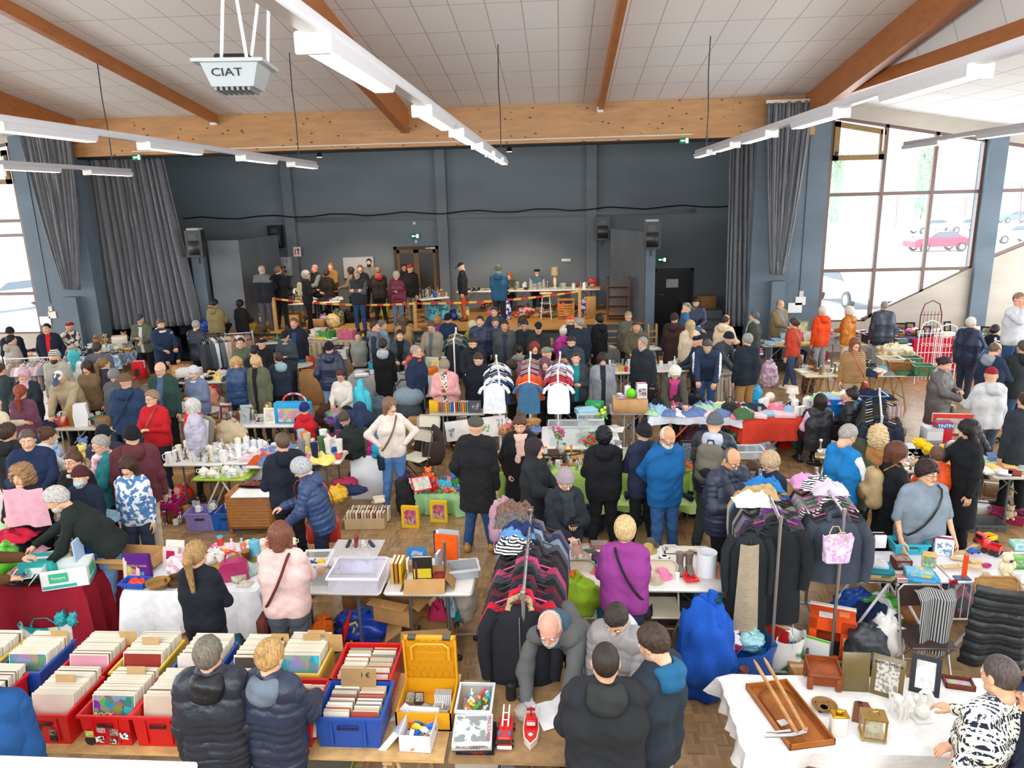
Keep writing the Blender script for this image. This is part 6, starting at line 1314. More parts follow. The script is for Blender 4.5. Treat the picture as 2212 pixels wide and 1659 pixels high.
p(1250,699,1.84,34,'dd','J|F:202a38|F:3a6a94',JN,'short|H:8a8884','tall grey-haired man in navy jacket with blue trim',fat=.02,yaw=20)
p(1231,693,1.74,60,'dd','J|F:22262c',BK,'cap|F:c0562c','man in orange cap behind the tall grey-haired man')
p(1216,718,1.56,30,'ff','J|F:c03c98|F:c03c98|F:c03c98',BK,'bun|H:dcd6cc','white-haired person in magenta hooded coat',fem=1,ex='h')
p(1191,741,1.05,-160,'dd','J|F:2a3038',BK,'tousled|H:c09c68','small blond child in a dark jacket',hd=1.1)
p(1234,739,1.76,176,'ff','J|F:333f4c|F:333f4c|F:333f4c',DJ,'short|H:2a201c+beard|H:2a201c','bearded young man in grey-blue jacket looking down at a rack',nod=26,ex='h')
p(1155,752,1.64,190,'ff','J|F:1c1e24',BK,'long|H:7a2c24','woman with long dark red hair in black',fem=1,nod=6)
p(1163,709,1.76,184,'ff','J|F:2b2a2c|F:2b2a2c|F:2b2a2c',BK,'cap|F:16181c','man in black cap and black hooded jacket',ex='h',nod=14)
p(1133,703,1.76,176,'dd','J|F:23282c',BK,'short|H:2c221c','dark-haired man in black zipped jacket',nod=24,skin='t')
p(1090,704,1.78,182,'dd','Jo|F:46494c|F:2a3448',BK,'short|H:33281f','man in charcoal hooded coat over a navy sweater',ex='h',nod=12,skin='t')
p(1128,694,1.64,10,'dd','J|F:a89c88|F:a89c88|F:b8a888',BK,'long|H:4a3026','woman with brown hair and fur-edged beige coat, back to us',fem=1,ex='hu')
p(1122,757,1.28,-4,'dd','H|F:8e8e8c|F:8e8e8c|F:8e8e8c',BK,'short|H:2c2420','boy in grey hoodie, back to us',ex='h',hd=1.08)
p(1181,765,1.64,-50,'ff','H|F:7c8894|F:7c8894|F:7c8894',BK,'flatcap|F:77796a','man in green-grey flat cap and blue-grey hoodie',ex='h')
p(1177,787,1.60,184,'ff','J|F:1a1a20',BK,'hijab|F:6e4452','woman in plum headscarf behind the clothes racks',fem=1)
p(1104,791,1.45,80,'ff','J|B:3c4a34:5c5a40:10',BK,'curlyshort|H:3c2e26','curly-haired boy in camouflage jacket by the racks')
p(1244,775,1.66,184,'hh','Jo|F:3a4046|F:1f8c92',BK,'short|H:38302c','woman in grey jacket over a turquoise top',fem=1,nod=8,fat=.02)
p(1219,780,1.40,170,'dd','J|F:3c3434',BK,'short|H:241c1a','dark-haired child beside the turquoise top',hd=1.05)
p(1302,777,1.66,182,'dd','Lo|F:8a8c94|F:26282e',BK,'long|H:2a1e1e','woman in pale grey wool coat with long dark hair looking down',fem=1,nod=26)
p(1258,750,1.05,10,'dd','J|F:26324c',DJ,'short|H:8a6c54','small boy in navy held by the tall man',hd=1.1)
# -- middle
p(1021,742,1.78,184,'fd','J|F:1e222a|F:1e222a|F:1e222a',BK,'short|H:2a221e+beard|H:2a221e','bearded man in black hooded jacket beside the pole rack',ex='h',nod=24)
p(1033,777,1.74,168,'dd','C|F:171b26',BK,'short|H:33281f','young man in dark navy coat looking down',nod=30)
B100=p(960,792,1.66,182,'hh','Jo|F:dca0a0|B:e8e4e0:4a484c:30',BK,'shortf|H:8c7c68','woman in pale pink jacket reading her phone behind the toy table',fem=1,nod=32,fat=.02)
p(899,760,1.78,-100,'dd','J|F:22304a|F:22304a|F:c0442c',DJ,'buzz|H:9c8c80','man with glasses in navy jacket with red collar facing right',ex='gh',fat=.04)
p(827,745,1.72,4,'df','C|F:121316|F:121316|F:a8acb0',BK,'bunlow|H:2a2628','woman in long black coat with grey hood, back to us',fem=1,ex='h')
p(864,725,1.66,190,'ff','Jo|F:3c444c|F:1a1c20|F:3c444c|F:18191c',BK,'bunlow|H:3a241c','woman in black scarf and grey jacket with white zip',fem=1,ex='s')
p(932,707,1.76,168,'fd','Jo|F:8e8676|F:5c636a',BK,'short|H:54463a','man with glasses in beige jacket by the stage tables',ex='g',nod=24)
p(969,689,1.74,-24,'dd','J|F:23304c',BK,'beanie|F:14161c','man in black skull cap and navy jacket seen from behind')
p(1037,695,1.78,200,'dd','P|Q:23304c',BK,'short|H:3a2c24','tall man in navy quilted jacket facing right',yaw=-30)
p(1070,697,1.70,184,'dd','P|Q:253450',BK,'short|H:54483c','second man in navy quilted jacket beside the tall one',nod=14)
p(1068,674,1.76,160,'rf','J|F:2e3c5c',BK,'short|H:4a3c32','man in blue jacket leaning on the stage edge',lean=10)
p(1020,704,1.55,40,'dd','J|F:8a8a30|F:8a8a30|F:b8b070',BK,'hoodup|F:c8c49c','child in mustard green coat with raised hood',ex='')
p(946,694,1.64,-10,'ff','J|F:7c3c7c',BK,'shortf|H:b07c4c','ginger-haired woman in purple at the edge of the stage',fem=1)
p(871,694,1.66,14,'ff','J|F:b08c5c',BK,'longwavy|H:5a4436','woman with wavy brown hair in tan at the edge of the stage',fem=1)
p(810,706,1.76,-84,'dd','Hv|F:6a7278|F:2c3848|F:6a7278','F:2850a0','short|H:3a2a22','man in grey hoodie with dark sleeves facing right',ex='h',yaw=-10)
p(826,702,1.70,-60,'dd','J|F:8a96a4|F:8a96a4|F:8a96a4',BK,'short|H:6e6458','person in pale blue-grey hooded jacket behind the grey hoodie',ex='h')
p(774,728,1.46,186,'pp','Vv|F:8a8c84|F:20222a',BK,'short|H:4e3c2c','boy in grey gilet with black sleeves by the cream dresser')
p(711,753,1.74,4,'pp','P|Q:263048|Q:263048|Q:263048','F:7c9cc0','beanie|F:14151a','man in navy quilted jacket, black cap and pale jeans, back to us',ex='h')
p(635,699,1.78,184,'dd','Jo|F:1e2230|F:26406a|F:1e2230','F:3c6498','short|H:6a4c38','man in open black coat over a blue sweater',ex='h',fat=.01,skin='r')
p(616,727,1.66,-170,'fh','J|F:3c464c|F:3c464c|F:b0b8b8',DJ,'cap|F:15161a','woman in black cap and grey jacket handing something over',fem=1,ex='h',nod=20)
p(566,743,1.62,180,'ff','J|F:181a1e',BK,'beret|F:16161a','woman in black beret and glasses behind the far left tables',fem=1,ex='g')
p(520,742,1.60,190,'ff','J|F:54604c',BK,'short|H:3c2820','woman in olive cardigan and glasses beside the suit rack',fem=1,ex='g')
p(548,760,1.62,30,'ff','J|F:1c1e24',BK,'short|H:22201f','person in black bending between the tables near the suit rack',lean=20)
p(601,774,1.62,40,'hd','H|F:26303e|F:26303e|F:8fb0b8',BK,'short|H:3c302a','boy in dark hoodie with pale blue hood on the phone',ex='h')
p(553,783,1.68,172,'dd','Lo|F:5a5e48|F:1c1c1e',BK,'bobfringe|H:c4a470','blonde woman in open olive coat with a printed black bag',fem=1,nod=26)
p(511,785,1.64,-160,'dd','P|Q:28446c',BK,'longwavy|H:bc9860','blonde woman in blue quilted jacket looking down',fem=1,nod=24)
p(736,812,1.62,178,'ff','S|F:dcd6ca',DJ,'bunlow|H:4a2c28','seated woman with glasses in a cream sweater',fem=1,ex='g',sit=.6,nod=24)
p(658,884,1.12,6,'dd','Vv|F:c02028|F:1f2844|F:c02028',DJ,'beanie|K:1e3068','small child in red gilet and navy knit hat',ex='h',hd=1.12,fat=.015)
p(744,905,1.70,172,'RR','J|F:243450|F:243450|F:243450','F:5a2438','short|H:4a3c34','person in navy coat bent double behind the clothes heap',lean=78,nod=10,ex='h')
# -- left
B122=p(328,862,1.66,176,'fh','S|F:b81c26',DJ,'tousled|H:8a745c','woman with glasses in bright red fleece holding a small cup',fem=1,ex='g',fat=.02,yaw=-14)
p(415,879,1.58,112,'dd','P|Q:b4b0c2|Q:b4b0c2|Q:b4b0c2|F:d02840',BK,'bob|H:c0bcb8','grey-haired woman in lilac quilted coat with red scarf',fem=1,ex='gs')
B124=p(272,826,1.78,6,'dd','J|F:263a58|F:263a58|F:263a58','F:26405c','brim|F:6a5038','man in brown felt hat and navy jacket, back to us',ex='h',fat=.03)
p(419,806,1.60,170,'dh','J|F:6a7690|F:6a7690|F:dcd8d4|F:22242c',BK,'beanie|K:c8c8d0','woman in pale hat and blue-grey jacket holding her collar',fem=1,ex='h',nod=16,fat=.02)
p(346,799,1.78,182,'dd','Jo|F:2c4440|F:4c6488',BK,'fringe|H:c8b8a8','bald man with glasses in dark green jacket behind the birdcage',ex='g',nod=14)
p(247,813,1.64,200,'dd','J|F:585a5c',BK,'shortf|H:77787a','grey-haired woman in grey jacket looking down',fem=1,nod=34)
p(225,787,1.70,-30,'dh','Jo|F:34303a|F:dcd8d0',BK,'pony|H:7c5c3c','woman with light brown ponytail in dark coat',fem=1)
p(188,795,1.66,186,'dd','J|F:7a6248',BK,'long|H:3c2620','woman with long brown hair in tan coat looking down',fem=1,nod=20)
p(129,817,1.74,184,'Rf','J|F:ac9c7e|F:ac9c7e',BK,'cap|B:dcd8cc:3c5068:8','man in white and blue cap and beige jacket bending over a stall',lean=26,nod=34)
p(118,771,1.80,184,'dd','J|F:a8a496|F:a8a496|F:a8a496',BK,'beanie|R:d8d4c4:3c4c58:10+beard|H:3c2c24','bearded man in patterned knit hat and pale coat',ex='h')
p(160,770,1.66,8,'dd','J|F:dcdcda',BK,'long|H:3cb0b4','person with long turquoise hair in white, back to us',fem=1)
p(210,753,1.78,10,'dd','J|F:565c66|F:565c66|F:565c66',BK,'short|H:3c302a','dark-haired man in grey jacket, back to us by the blue cloth table',ex='h',fat=.02)
p(52,812,1.64,190,'ff','J|F:262c38',BK,'hijab|F:c0a0ac','woman in pale mauve headscarf and glasses',fem=1,ex='g',fat=.02)
p(45,848,1.66,14,'dr','S|F:6a4054',JN,'ponylow|H:8a4028','woman with long auburn ponytail in plum sweater',fem=1)
p(101,711,1.76,-156,'pp','Jo|F:1e2438|F:d02428',BK,'short|H:2a1e1a','man in navy jacket over a red sweater looking right',yaw=-10)
p(150,706,1.62,180,'mf','J|X:e4dcd4:3c3638:9',BK,'beret|F:8a2c24','woman in rust beret and black and white patterned coat on the phone',fem=1)
p(25,735,1.66,-30,'dd','J|F:a49c94|F:a49c94|F:a49c94',BK,'short|H:1e1c22','person in beige hooded coat, back to us near the left window',ex='h')
p(22,718,1.68,30,'dd','J|F:1e2430',BK,'beanie|K:2a2430','person in dark knit hat at the far left by the window')
p(303,690,1.78,186,'hf','Jo|F:5c6250|F:c8ccd0|F:5c6250',BK,'cap|F:3a4452','man in grey cap and olive quilted jacket before the left curtain',ex='h',nod=20)
p(348,701,1.86,-132,'ff','J|F:22304a|F:22304a|F:d8d0c8',BK,'short|H:5a4030+beard|H:5a4030','bearded man in navy jacket with white hood lining',ex='h',nod=20)
p(366,722,1.66,-150,'Rf','J|F:1c2130',BK,'short|H:a8a09a','grey-haired person in dark navy bending down near the left curtain',lean=30,nod=24)
p(424,704,1.74,-4,'ff','P|Q:20293a',BK,'short|H:9c9a98','grey-haired man in dark quilted jacket, back to us by the suit rack',nod=14)
p(463,657,1.7,-10,'ff','L|F:8a7c50|F:8a7c50|F:8a7c50',BK,'tousled|H:241c1a','woman in khaki parka with fur hood crouching at the left end of the stage',fem=1,ex='hu',fat=.02,nod=15,z=ZS,sit=.32)
p(519,658,1.62,-14,'ff','J|F:1a1b1e','F:a8842c','curlyshort|H:2c1a1e','woman in black jacket and mustard trousers crouching on the stage',fem=1,z=ZS,sit=.28)
p(2,800,1.72,-20,'dd','J|F:2c3c40',BK,'short|H:3b2f26','person in dark green coat at the left edge')
# -- on the stage
z=ZS
p(566,584,1.93,-8,'ff','Jy|F:22242a|F:6c6c70','F:54545c','buzz|H:c0a898','bald man in black and grey jacket, back to us on the stage',z=z,fat=.04)
p(601,585,1.86,-14,'ff','J|F:17191f',BK,'short|H:7a5a48','man in black sweater at the left stage table, back to us',z=z)
B147=p(661,595,1.74,-66,'hf','J|F:1c1d20','F:141416','curlyshort|H:a8a498','grey-haired man in black with a beige backpack on the stage',z=z)
p(680,581,1.76,134,'ff','Vv|F:26282a|F:7c8080',BK,'buzz|H:a88c78','bald man in black vest with grey sleeves behind the stage table',z=z,skin='r',nod=10)
p(714,577,1.72,170,'ff','J|F:9c7440',BK,'short|H:a0683c','ginger person in golden brown jacket at the back of the stage',z=z)
p(706,592,1.62,-14,'ff','J|F:2a2220',BK,'bunlow|H:3c2420','woman in dark brown with pinned hair on the stage',z=z,fem=1)
p(757,586,1.64,90,'ff','J|F:847460',BK,'long|H:3c2a22','woman with long dark hair in a taupe coat on the stage',z=z,fem=1)
p(771,594,1.74,178,'cc','Vv|F:2a2c32|F:54585e','F:2c4468','short|H:8c8078','man with glasses standing with folded arms at the stage tape',z=z,ex='g',nod=20,fat=.01)
p(778,582,1.74,200,'ff','J|F:201f22',BK,'short|H:5c4030','man in black jacket behind the one with folded arms',z=z)
p(797,568,1.80,184,'dd','S|F:7c7c7a',BK,'short|H:1e1a1a+beard|H:2a2220','tall dark-bearded man in grey sweater at the back of the stage',z=z)
p(816,587,1.70,20,'ff','J|F:2c2422|F:2c2422|F:a83c38',BK,'short|H:8c7058','person in dark coat with red hood, back to us on the stage',z=z,ex='h',lean=10)
p(856,596,1.66,180,'hd','P|Q:6c1c34','F:5c7494','curlyshort|H:c8c4bc','white-haired woman in burgundy quilted jacket at the stage tape',z=z,fem=1,shoes='P:c05a30')
p(886,581,1.76,150,'fd','J|F:1a1b1e','F:7c7c74','cap|F:c02828','man in red cap and black jacket on the stage',z=z,yaw=20)
p(873,579,1.64,-150,'ff','J|F:1c1c1f',BK,'short|H:1c1816','dark-haired man beside the red cap on the stage',z=z,skin='d')
p(996,577,1.76,100,'dd','J|F:23252a|F:23252a','F:a8542c','cap|F:1c1e24','man in dark cap and rust trousers on the stage',z=z,nod=24)
p(1077,583,1.80,-6,'ff','J|F:2c5878|F:35456c|F:2c5878','F:26282e','beanie|K:5c625c','man in blue two-tone jacket and knit hat, back to us on the stage',z=z,ex='h')
p(1100,597,1.60,170,'ff','J|F:4a4436',BK,'long|H:a85c34','ginger-haired woman seated behind the long stage table',z=z,fem=1,sit=.5)
p(1160,589,1.72,184,'ff','Vv|F:54647c|F:b0aca4',BK,'beret|F:15151a+beard|H:c8c4bc','seated man in black beret and blue waistcoat behind the stage table',z=z,sit=.55,skin='r')
# -- bags carried
Cb(B11,-1,'F:5c2c24','small brown crossbody bag of the woman in the pink sweater',size=(.2,.2,.06),drop=.05)
Cb(B12,1,'F:23202a','dark crossbody strap bag of the woman in purple',size=(.12,.1,.05))
Cb(B28,1,'F:1c2438','navy crossbody bag of the woman with hands on her hips',size=(.2,.18,.06),strap='P:6b4a34')
Cb(B27,1,'P:b02c24','large red leather handbag of the woman in navy',size=(.38,.27,.12),drop=.02)
Cb(B44,1,'P:1c1c1e','black crossbody bag of the woman in the grey top',size=(.22,.14,.06))
Cb(B50,1,'P:8a7464','taupe shoulder bag of the woman in the rust sweater',size=(.34,.3,.1),drop=-.02)
Cb(B5,-1,'F:1c1e22','black strap bag of the bald man leaning over the table',size=(.2,.14,.06))
Cb(B122,1,'F:2c1c1c','small dark crossbody bag of the woman in red',size=(.18,.12,.05),strap='P:7a2c2c')
Cb(B124,-1,'F:2a3646','navy messenger bag of the man in the felt hat',size=(.26,.26,.08),drop=.05)
Cb(B49,-1,'P:a03c20','rust crossbody bag of the woman in the ribbed sweater',size=(.2,.13,.06))
Cb(B63,-1,'P:6e6450','taupe handbag of the woman in the long quilted coat',size=(.28,.2,.09))
Cb(B100,-1,'P:d8c07c','small yellow pouch of the woman in pale pink',size=(.12,.1,.05))
Bp(B36,'F:6e695e','grey backpack worn by the man in the knit hat','F:23262a');Bp(B43,'F:b39a72','beige and tan backpack of the woman in black','F:8a6238',.95);Bp(B147,'F:b4a684','beige backpack of the grey-haired man on the stage','F:4a4438',.85)
o=held(B122,1,'mug','small grey cup held by the woman in red','mug','D:5c6468',.8)
held(B100,1,'phone','phone in pink case held by the woman in pale pink','phone','P:c05a70');held(B34,-1,'wallet','black purse held by the woman in the mauve hat','purse','P:15151a');held(B26,-1,'mug','white cup held by the man with shaved hair','mug','D:e8e4dc')
held(B65,1,'bag','bright blue plastic bag held by the man in tan trousers','bag','P:1fa0d0',1.1);held(B34,1,'bag','pale printed drawstring bag of the woman in the mauve hat','bag','X:d8d4cc:b09080:14',1.2)
# ====== STALLS NEAREST THE GALLERY
WT=('P:e6e4de','P:50545a');PLY=('W:c9a26c','W:c8a878')
def tw(kd,x0,x1,y,depth,label,c,**kw):
 a=Vc((x0,y,0));z=kw.get('z',ZT);zf=kw.pop('zf',0);cloth=kw.pop('cloth',None);drop=kw.pop('drop',.5);bd=kw.pop('bd',.1);an=kw.pop('an',0);kw.pop('z',None)
 n=Vc((-Sin(an),Cos(an),0));e=Vc((Cos(an),Sin(an),0));w=x1-x0;base=a+e*w/2+n*depth/2;base.z=zf
 o=Sp(kd,base,an,c,label,w=round(w,3),d=depth,h=z,**kw);T=dict(c=base,an=an,w=w,d=depth,z=z+zf,o=o)
 if cloth:Sp('tablecloth',base,an,(cloth[0],),cloth[1],w=round(w+.02,3),d=depth+.02,h=z+.006,drop=drop,bd=bd);T['z']+=.008
 return T
 # ---- record stall
TR=tw('trestle',-5.2,-.81,4.14,.93,'long plywood trestle table covered with crates of records',PLY)
def Lt(s_,size,o,loc,rot,c,**kw):return text(s_,size,o,loc,rot,c,ext=.0015,**kw)
def Rk(x,y,rot,col,lab,w=.36,d=.42,n=16,z=ZT,h=.25,front='A:cbb8a4',seed=0,lean=-14,cols='books',cd=None,grip=True,what='record sleeves'):
 o=Sp('crate',(x,y,z+.002),rad(rot),(col,'P:400c0c' if col.startswith('P:c')else 'P:101c50'),lab,w=w,d=d,h=h,tp=.015,name='record_crate',cat='crate');r=random.Random(seed)
 R_=rz(rad(rot));pal=['A:d8ccb4','A:c9bfae','A:e4dccb','A:8a8478','A:3a3634','A:b0a48c','A:dcd8d0','A:6a4838']
 for i in Rg(n):
  yy=-d/2+.06+(d-.10)*i/n;c_=front if i==0 else r.choice(pal);p_=R_@Vc((r.uniform(-.006,.006),yy+.02,.012));
  q=Sp('record',(x+p_.x,y+p_.y,z+p_.z),(rad(lean+r.uniform(-2,3)),0,rad(rot)),('A:d4ccba' if c_.startswith('A')else 'A:d4ccba',c_),'record sleeve in the '+lab,group='records in the '+lab,t=round((d-.1)/n*.8,3)if n>12 else.008)
 if cd:c0=Ob('price_card',MB().box(-.07,.07,0,.003,0,.12),'C:b9966a',o,(cd[0],cd[1],.25),(rad(-8),0,0));
 return o
red,blu,yel='P:c41418','P:1c4aa0','P:d8b848'
Rr=Rk(P(150,1560,.75).x,4.40,0,red,'red crate of records with a brown folk sleeve in front',front='A:cdb8a8',seed=1,n=18,cd=(0,.05))
Rr2=Rk(P(278,1560,.75).x,4.40,0,red,'red crate of records with a punk sleeve and stickers',front='O:2a2c48:20',seed=2,n=20,cd=(.03,.16))
Rk(P(388,1560,.75).x,4.40,0,red,'red stickered crate of records behind the man in black',seed=3,n=14)
Rk(P(20,1545,.75).x-.1,4.42,0,red,'red crate of records at the left edge',seed=4,n=16)
Rk(P(95,1470,.75).x,4.86,0,blu,'blue and yellow crate of records with a framed blue picture',front='O:38506a:12',seed=5,n=18,z=ZT)
Rk(P(230,1470,.75).x-.02,4.86,0,red,'back red record crate with a pink sleeve',front='A:c48a98',seed=6,n=20)
Rk(P(335,1470,.75).x,4.88,0,yel,'yellow rimmed crate of records labelled rock',front='A:8a2c20',seed=7,n=18,cd=(0,.05))
Rk(P(470,1470,.75).x-.05,4.86,0,blu,'blue crate of records beside the man in black',front='A:d8c8c0',seed=8,n=18)
Rk(P(10,1470,.75).x-.1,4.86,0,yel,'far left yellow crate of records',front='A:c8a868',seed=9,n=14)
Rk(P(578,1480,.75).x-.04,4.86,0,blu,'blue crate of records in front of the blonde woman',front='A:4a4038',seed=10,n=16)
Rk(P(690,1480,.75).x-.1,4.9,0,yel,'yellow crate of records with a bright blue rock and roll sleeve',front='O:3878a8:14',seed=11,n=16,cd=(.05,.16))
Rk(P(520,1560,.75).x,4.42,0,blu,'crate of records between the two shoppers',front='A:2a2624',seed=12,n=14)
Lt('Malicorne',.07,Rr,(0,-.07,.285),(rad(76),0,0),'E:7c6a60')
Lt('ROCK',.05,Rr2,(0,-.20,.245),(rad(76),0,0),'E:d8c040')
for k,(x,z_,c_)in En(((-.12,.1,'O:c8b040:40'),(-.03,.14,'O:8a7a90:40'),(.06,.12,'O:606068:60'),(.13,.09,'X:e8e8e8:202020:60'),(-.05,.06,'X:e0e0e0:602020:50'),(.05,.05,'X:501818:d0c8c0:60'))):Ob('sticker',MB().box(x-.03,x+.03,-.215,-.212,z_-.025,z_+.025),c_,Rr2)
Ob('sticker',MB().at(tr(-.12,-.214,.05)@rx(PI/2)).la([(.04,0),(0,.001)],20),'P:2a2422',Rr2);Ob('sticker',MB().box(-.11,-.04,-.214,-.211,.1,.16),'A:c8b8b0',Rr);Ob('sticker',MB().box(.03,.09,-.214,-.211,.03,.13),'X:3a1c1c:8a7068:30',Rr)
def Sg(x,y,col,lab,w,d,n,seed,z=ZT,h=.25,rot=0):
 Sp('crate',(x,y,z+.002),rad(rot),(col,'P:500c0c' if col==red else 'P:101c50'),lab,w=w,d=d,h=h,name='record_crate',cat='crate',tp=.02);r=random.Random(seed);pal=['A:e4dcc8','A:cfc6b4','A:a8483c','A:efe9dc','A:8a8478','A:c4b294','A:dcd2c0']
 for cx in(-w*.22,w*.22):
  for i in Rg(n):Sp('single',(x+cx+r.uniform(-.004,.004),y-d/2+.05+(d-.1)*i/n,z+h-.19),(rad(-12+r.uniform(-4,4)),0,rad(rot)),(r.choice(pal),),'record single standing in the '+lab,group='singles in the '+lab)
Sg(P(795,1470,.85).x,4.86,red,'red crate of singles behind the blue one',.44,.46,18,1);Sg(P(780,1570,.75).x-.02,4.42,blu,'blue crate of singles with a cardboard price card',.46,.40,15,2);Sg(P(675,1560,.75).x-.05,4.42,red,'red crate of singles beside the blonde woman',.30,.42,14,3)
p_=P(755,1500,1.0);cd_=Ob('price_card',MB().box(-.13,.13,0,.004,-.04,.12),'C:a8865c',loc=(P(757,1515,1.02).x,4.58,1.0),rot=(rad(-10),0,0));tag(cd_,'cardboard price card reading 1 euro in the blue crate','price card');Lt('1 €',.05,cd_,(.05,-.002,.07),(PI/2,0,0),'E:2a221c')
for px,py,tx in((595,1390,'3 €'),(705,1405,''),(245,1400,''),(95,1395,''),(665,1390,'')):
 q=P(px,py,1.1);c_=Ob('price_card',MB().box(-.07,.07,0,.004,0,.15),'C:b4925f',loc=(q.x,max(q.y,5.02),.97));tag(c_,'cardboard divider standing behind the record crates','divider','cardboard dividers behind the records');
 if tx:Lt(tx,.045,c_,(0,-.002,.1),(PI/2,0,0),'E:2a221c')
q=P(925,1520,.75);yc=Em('plastic_case',(q.x+.02,4.62,ZT+.002));tag(yc,'open yellow plastic case full of cassettes with honeycomb lid','case')
Y_='P:d89a18'
Ob('base',MB().box(-.2,.2,-.2,.2,0,.012).box(-.2,-.188,-.2,.2,0,.14).box(.188,.2,-.2,.2,0,.14).box(-.2,.2,-.2,-.188,0,.14).box(-.2,.2,.188,.2,0,.14),Y_,yc)
M_=tr(0,.2,.14)@rx(rad(4));ld=Ob('lid',MB().at(M_).box(-.2,.2,0,.012,0,.38,0,.004).box(-.2,-.185,-.03,0,0,.38).box(.185,.2,-.03,0,0,.38).box(-.2,.2,-.03,0,.365,.38),Y_,yc)
hb_=MB().at(M_)
for r_ in Rg(6):
 for k in Rg(7):
  cx,cz=-.165+k*.055+(r_%2)*.0275,.04+r_*.055
  if cx>.17:continue
  hb_.pm([(cx+.029*Cos(a_*PI/3+PI/6),cz+.029*Sin(a_*PI/3+PI/6))for a_ in Rg(6)][::-1],-.004,0,0,'y')
Ob('honeycomb_relief',hb_,'P:c88a10',ld);Ob('handle',MB().at(M_).tu([(-.14,-.015,.18),(-.14,-.02,.29),(-.1,-.02,.32),(.1,-.02,.32),(.14,-.02,.29),(.14,-.015,.18)],.012,6),'P:e0a424',ld)
for x in(-.13,.13):Ob('latch',MB().at(M_).box(x-.03,x+.03,-.035,.015,.36,.39,0,.004),'P:4a463c',ld)
r=random.Random(5)
for i in Rg(14):x=-.14+.055*(i%6);Sp('tape',(yc.location.x+x+r.uniform(-.01,.01),4.62-.13+.1*(i//6)+r.uniform(-.01,.01),ZT+.02+.02*(i//6)),(rad(r.uniform(-15,15)),rad(r.uniform(-10,10)),r.uniform(-.3,.3)),(r.choice(['P:2a2624','P:c8c0b4','P:7a6a50','P:e4e0d8']),'O:8a7a60:40'),'cassette lying in the open yellow case',group='cassettes in the yellow case')
for i in Rg(9):Sp('bookup',(yc.location.x+.05+.014*i,4.62+.02,ZT+.02),0,('P:d8d8d8','A:8a8a8a'),'boxed cassette standing upright in the yellow case',group='upright cassettes in the yellow case',w=.012,d=.07,h=.11)
# ---- toy table
TT=tw('trestle',-.78,.69,4.14,.86,'brown wooden table with toys and papers',('W:9a7a54','P:5a5c60'))
def clear(px,py,w,d,h,lab,rim='P:d8dce0',z=ZT,rot=0):return I('clearbin',px,py,rot,('G:e0e6ea',rim),lab,z=z,w=w,d=d,h=h)
clear(1028,1535,.24,.3,.12,'clear plastic box of small toys beside the yellow case');r=random.Random(8);c0=P(1028,1535,ZT)
for i in Rg(34):Sp(r.choice(['brick','gadget','figurine']),(c0.x+r.uniform(-.09,.09),c0.y+r.uniform(-.12,.12),ZT+.02+r.uniform(0,.06)),(r.uniform(-1,1),r.uniform(-1,1),r.uniform(0,6)),(r.choice(PALS['toy']+['P:3a3c40','P:2a4a3a','P:dcd8d0']),),'small toy in the clear plastic box',group='small toys in the clear plastic box',s=.45)
sb=Em('shoe_box',(P(905,1605,ZT).x,P(905,1610,ZT).y+.08,ZT+.002));sb.rotation_euler=(0,0,rad(-3));tag(sb,'white lidded box full of toy cars','box')
Ob('body',MB().box(-.11,.11,-.15,.15,0,.004).box(-.11,-.106,-.15,.15,0,.13).box(.106,.11,-.15,.15,0,.13).box(-.11,.11,-.15,-.146,0,.13).box(-.11,.11,.146,.15,0,.13),'A:e9e8ec',sb)
M_=tr(-.11,0,.13)@ry(rad(-52));Ob('lid',MB().at(M_).box(-.23,0,-.15,.15,-.004,0).box(-.23,-.226,-.15,.15,0,.04).box(-.23,0,-.15,-.146,0,.04).box(-.23,0,.146,.15,0,.04),'A:e6e6ec',sb);Ob('price_sticker',MB().at(M_).box(-.13,-.09,-.02,.03,.0005,.001),'A:ffffff',sb)
for i in Rg(26):Sp('toycar',(sb.location.x+r.uniform(-.08,.08),sb.location.y+r.uniform(-.12,.12),ZT+.02+r.uniform(0,.05)),(r.uniform(-.4,.4),r.uniform(-.3,.3),r.uniform(0,6)),(r.choice(PALS['toy']+['P:b08a30','P:c8a040','P:e8e8e8']),'P:1c1c1c'),'toy car in the white lidded box',group='toy cars in the white box',s=.62)
g=I('gamebox',1022,1590,3,('A:c2c6c8','A:3a3a3a','X:c8ccce:8a9090:12'),'grey software box titled FINALSCRATCH',z=ZT+.05,w=.27,d=.3,h=.06);Lt('FINALSCRATCH',.035,g,(.11,0,.0615),(0,0,rad(-90)),'E:a8545c');Lt('FINALSCRATCH',.03,g,(0,-.152,.035),(PI/2,0,0),'E:8a4a54')
g=I('gamebox',1030,1600,1,('A:1a1a1e','A:1a1a1e','A:2a2a40'),'black box marked VINYL under the grey software box',w=.26,d=.28,h=.045);Lt('VINYL',.035,g,(.02,-.142,.02),(PI/2,0,0),'E:b03030')
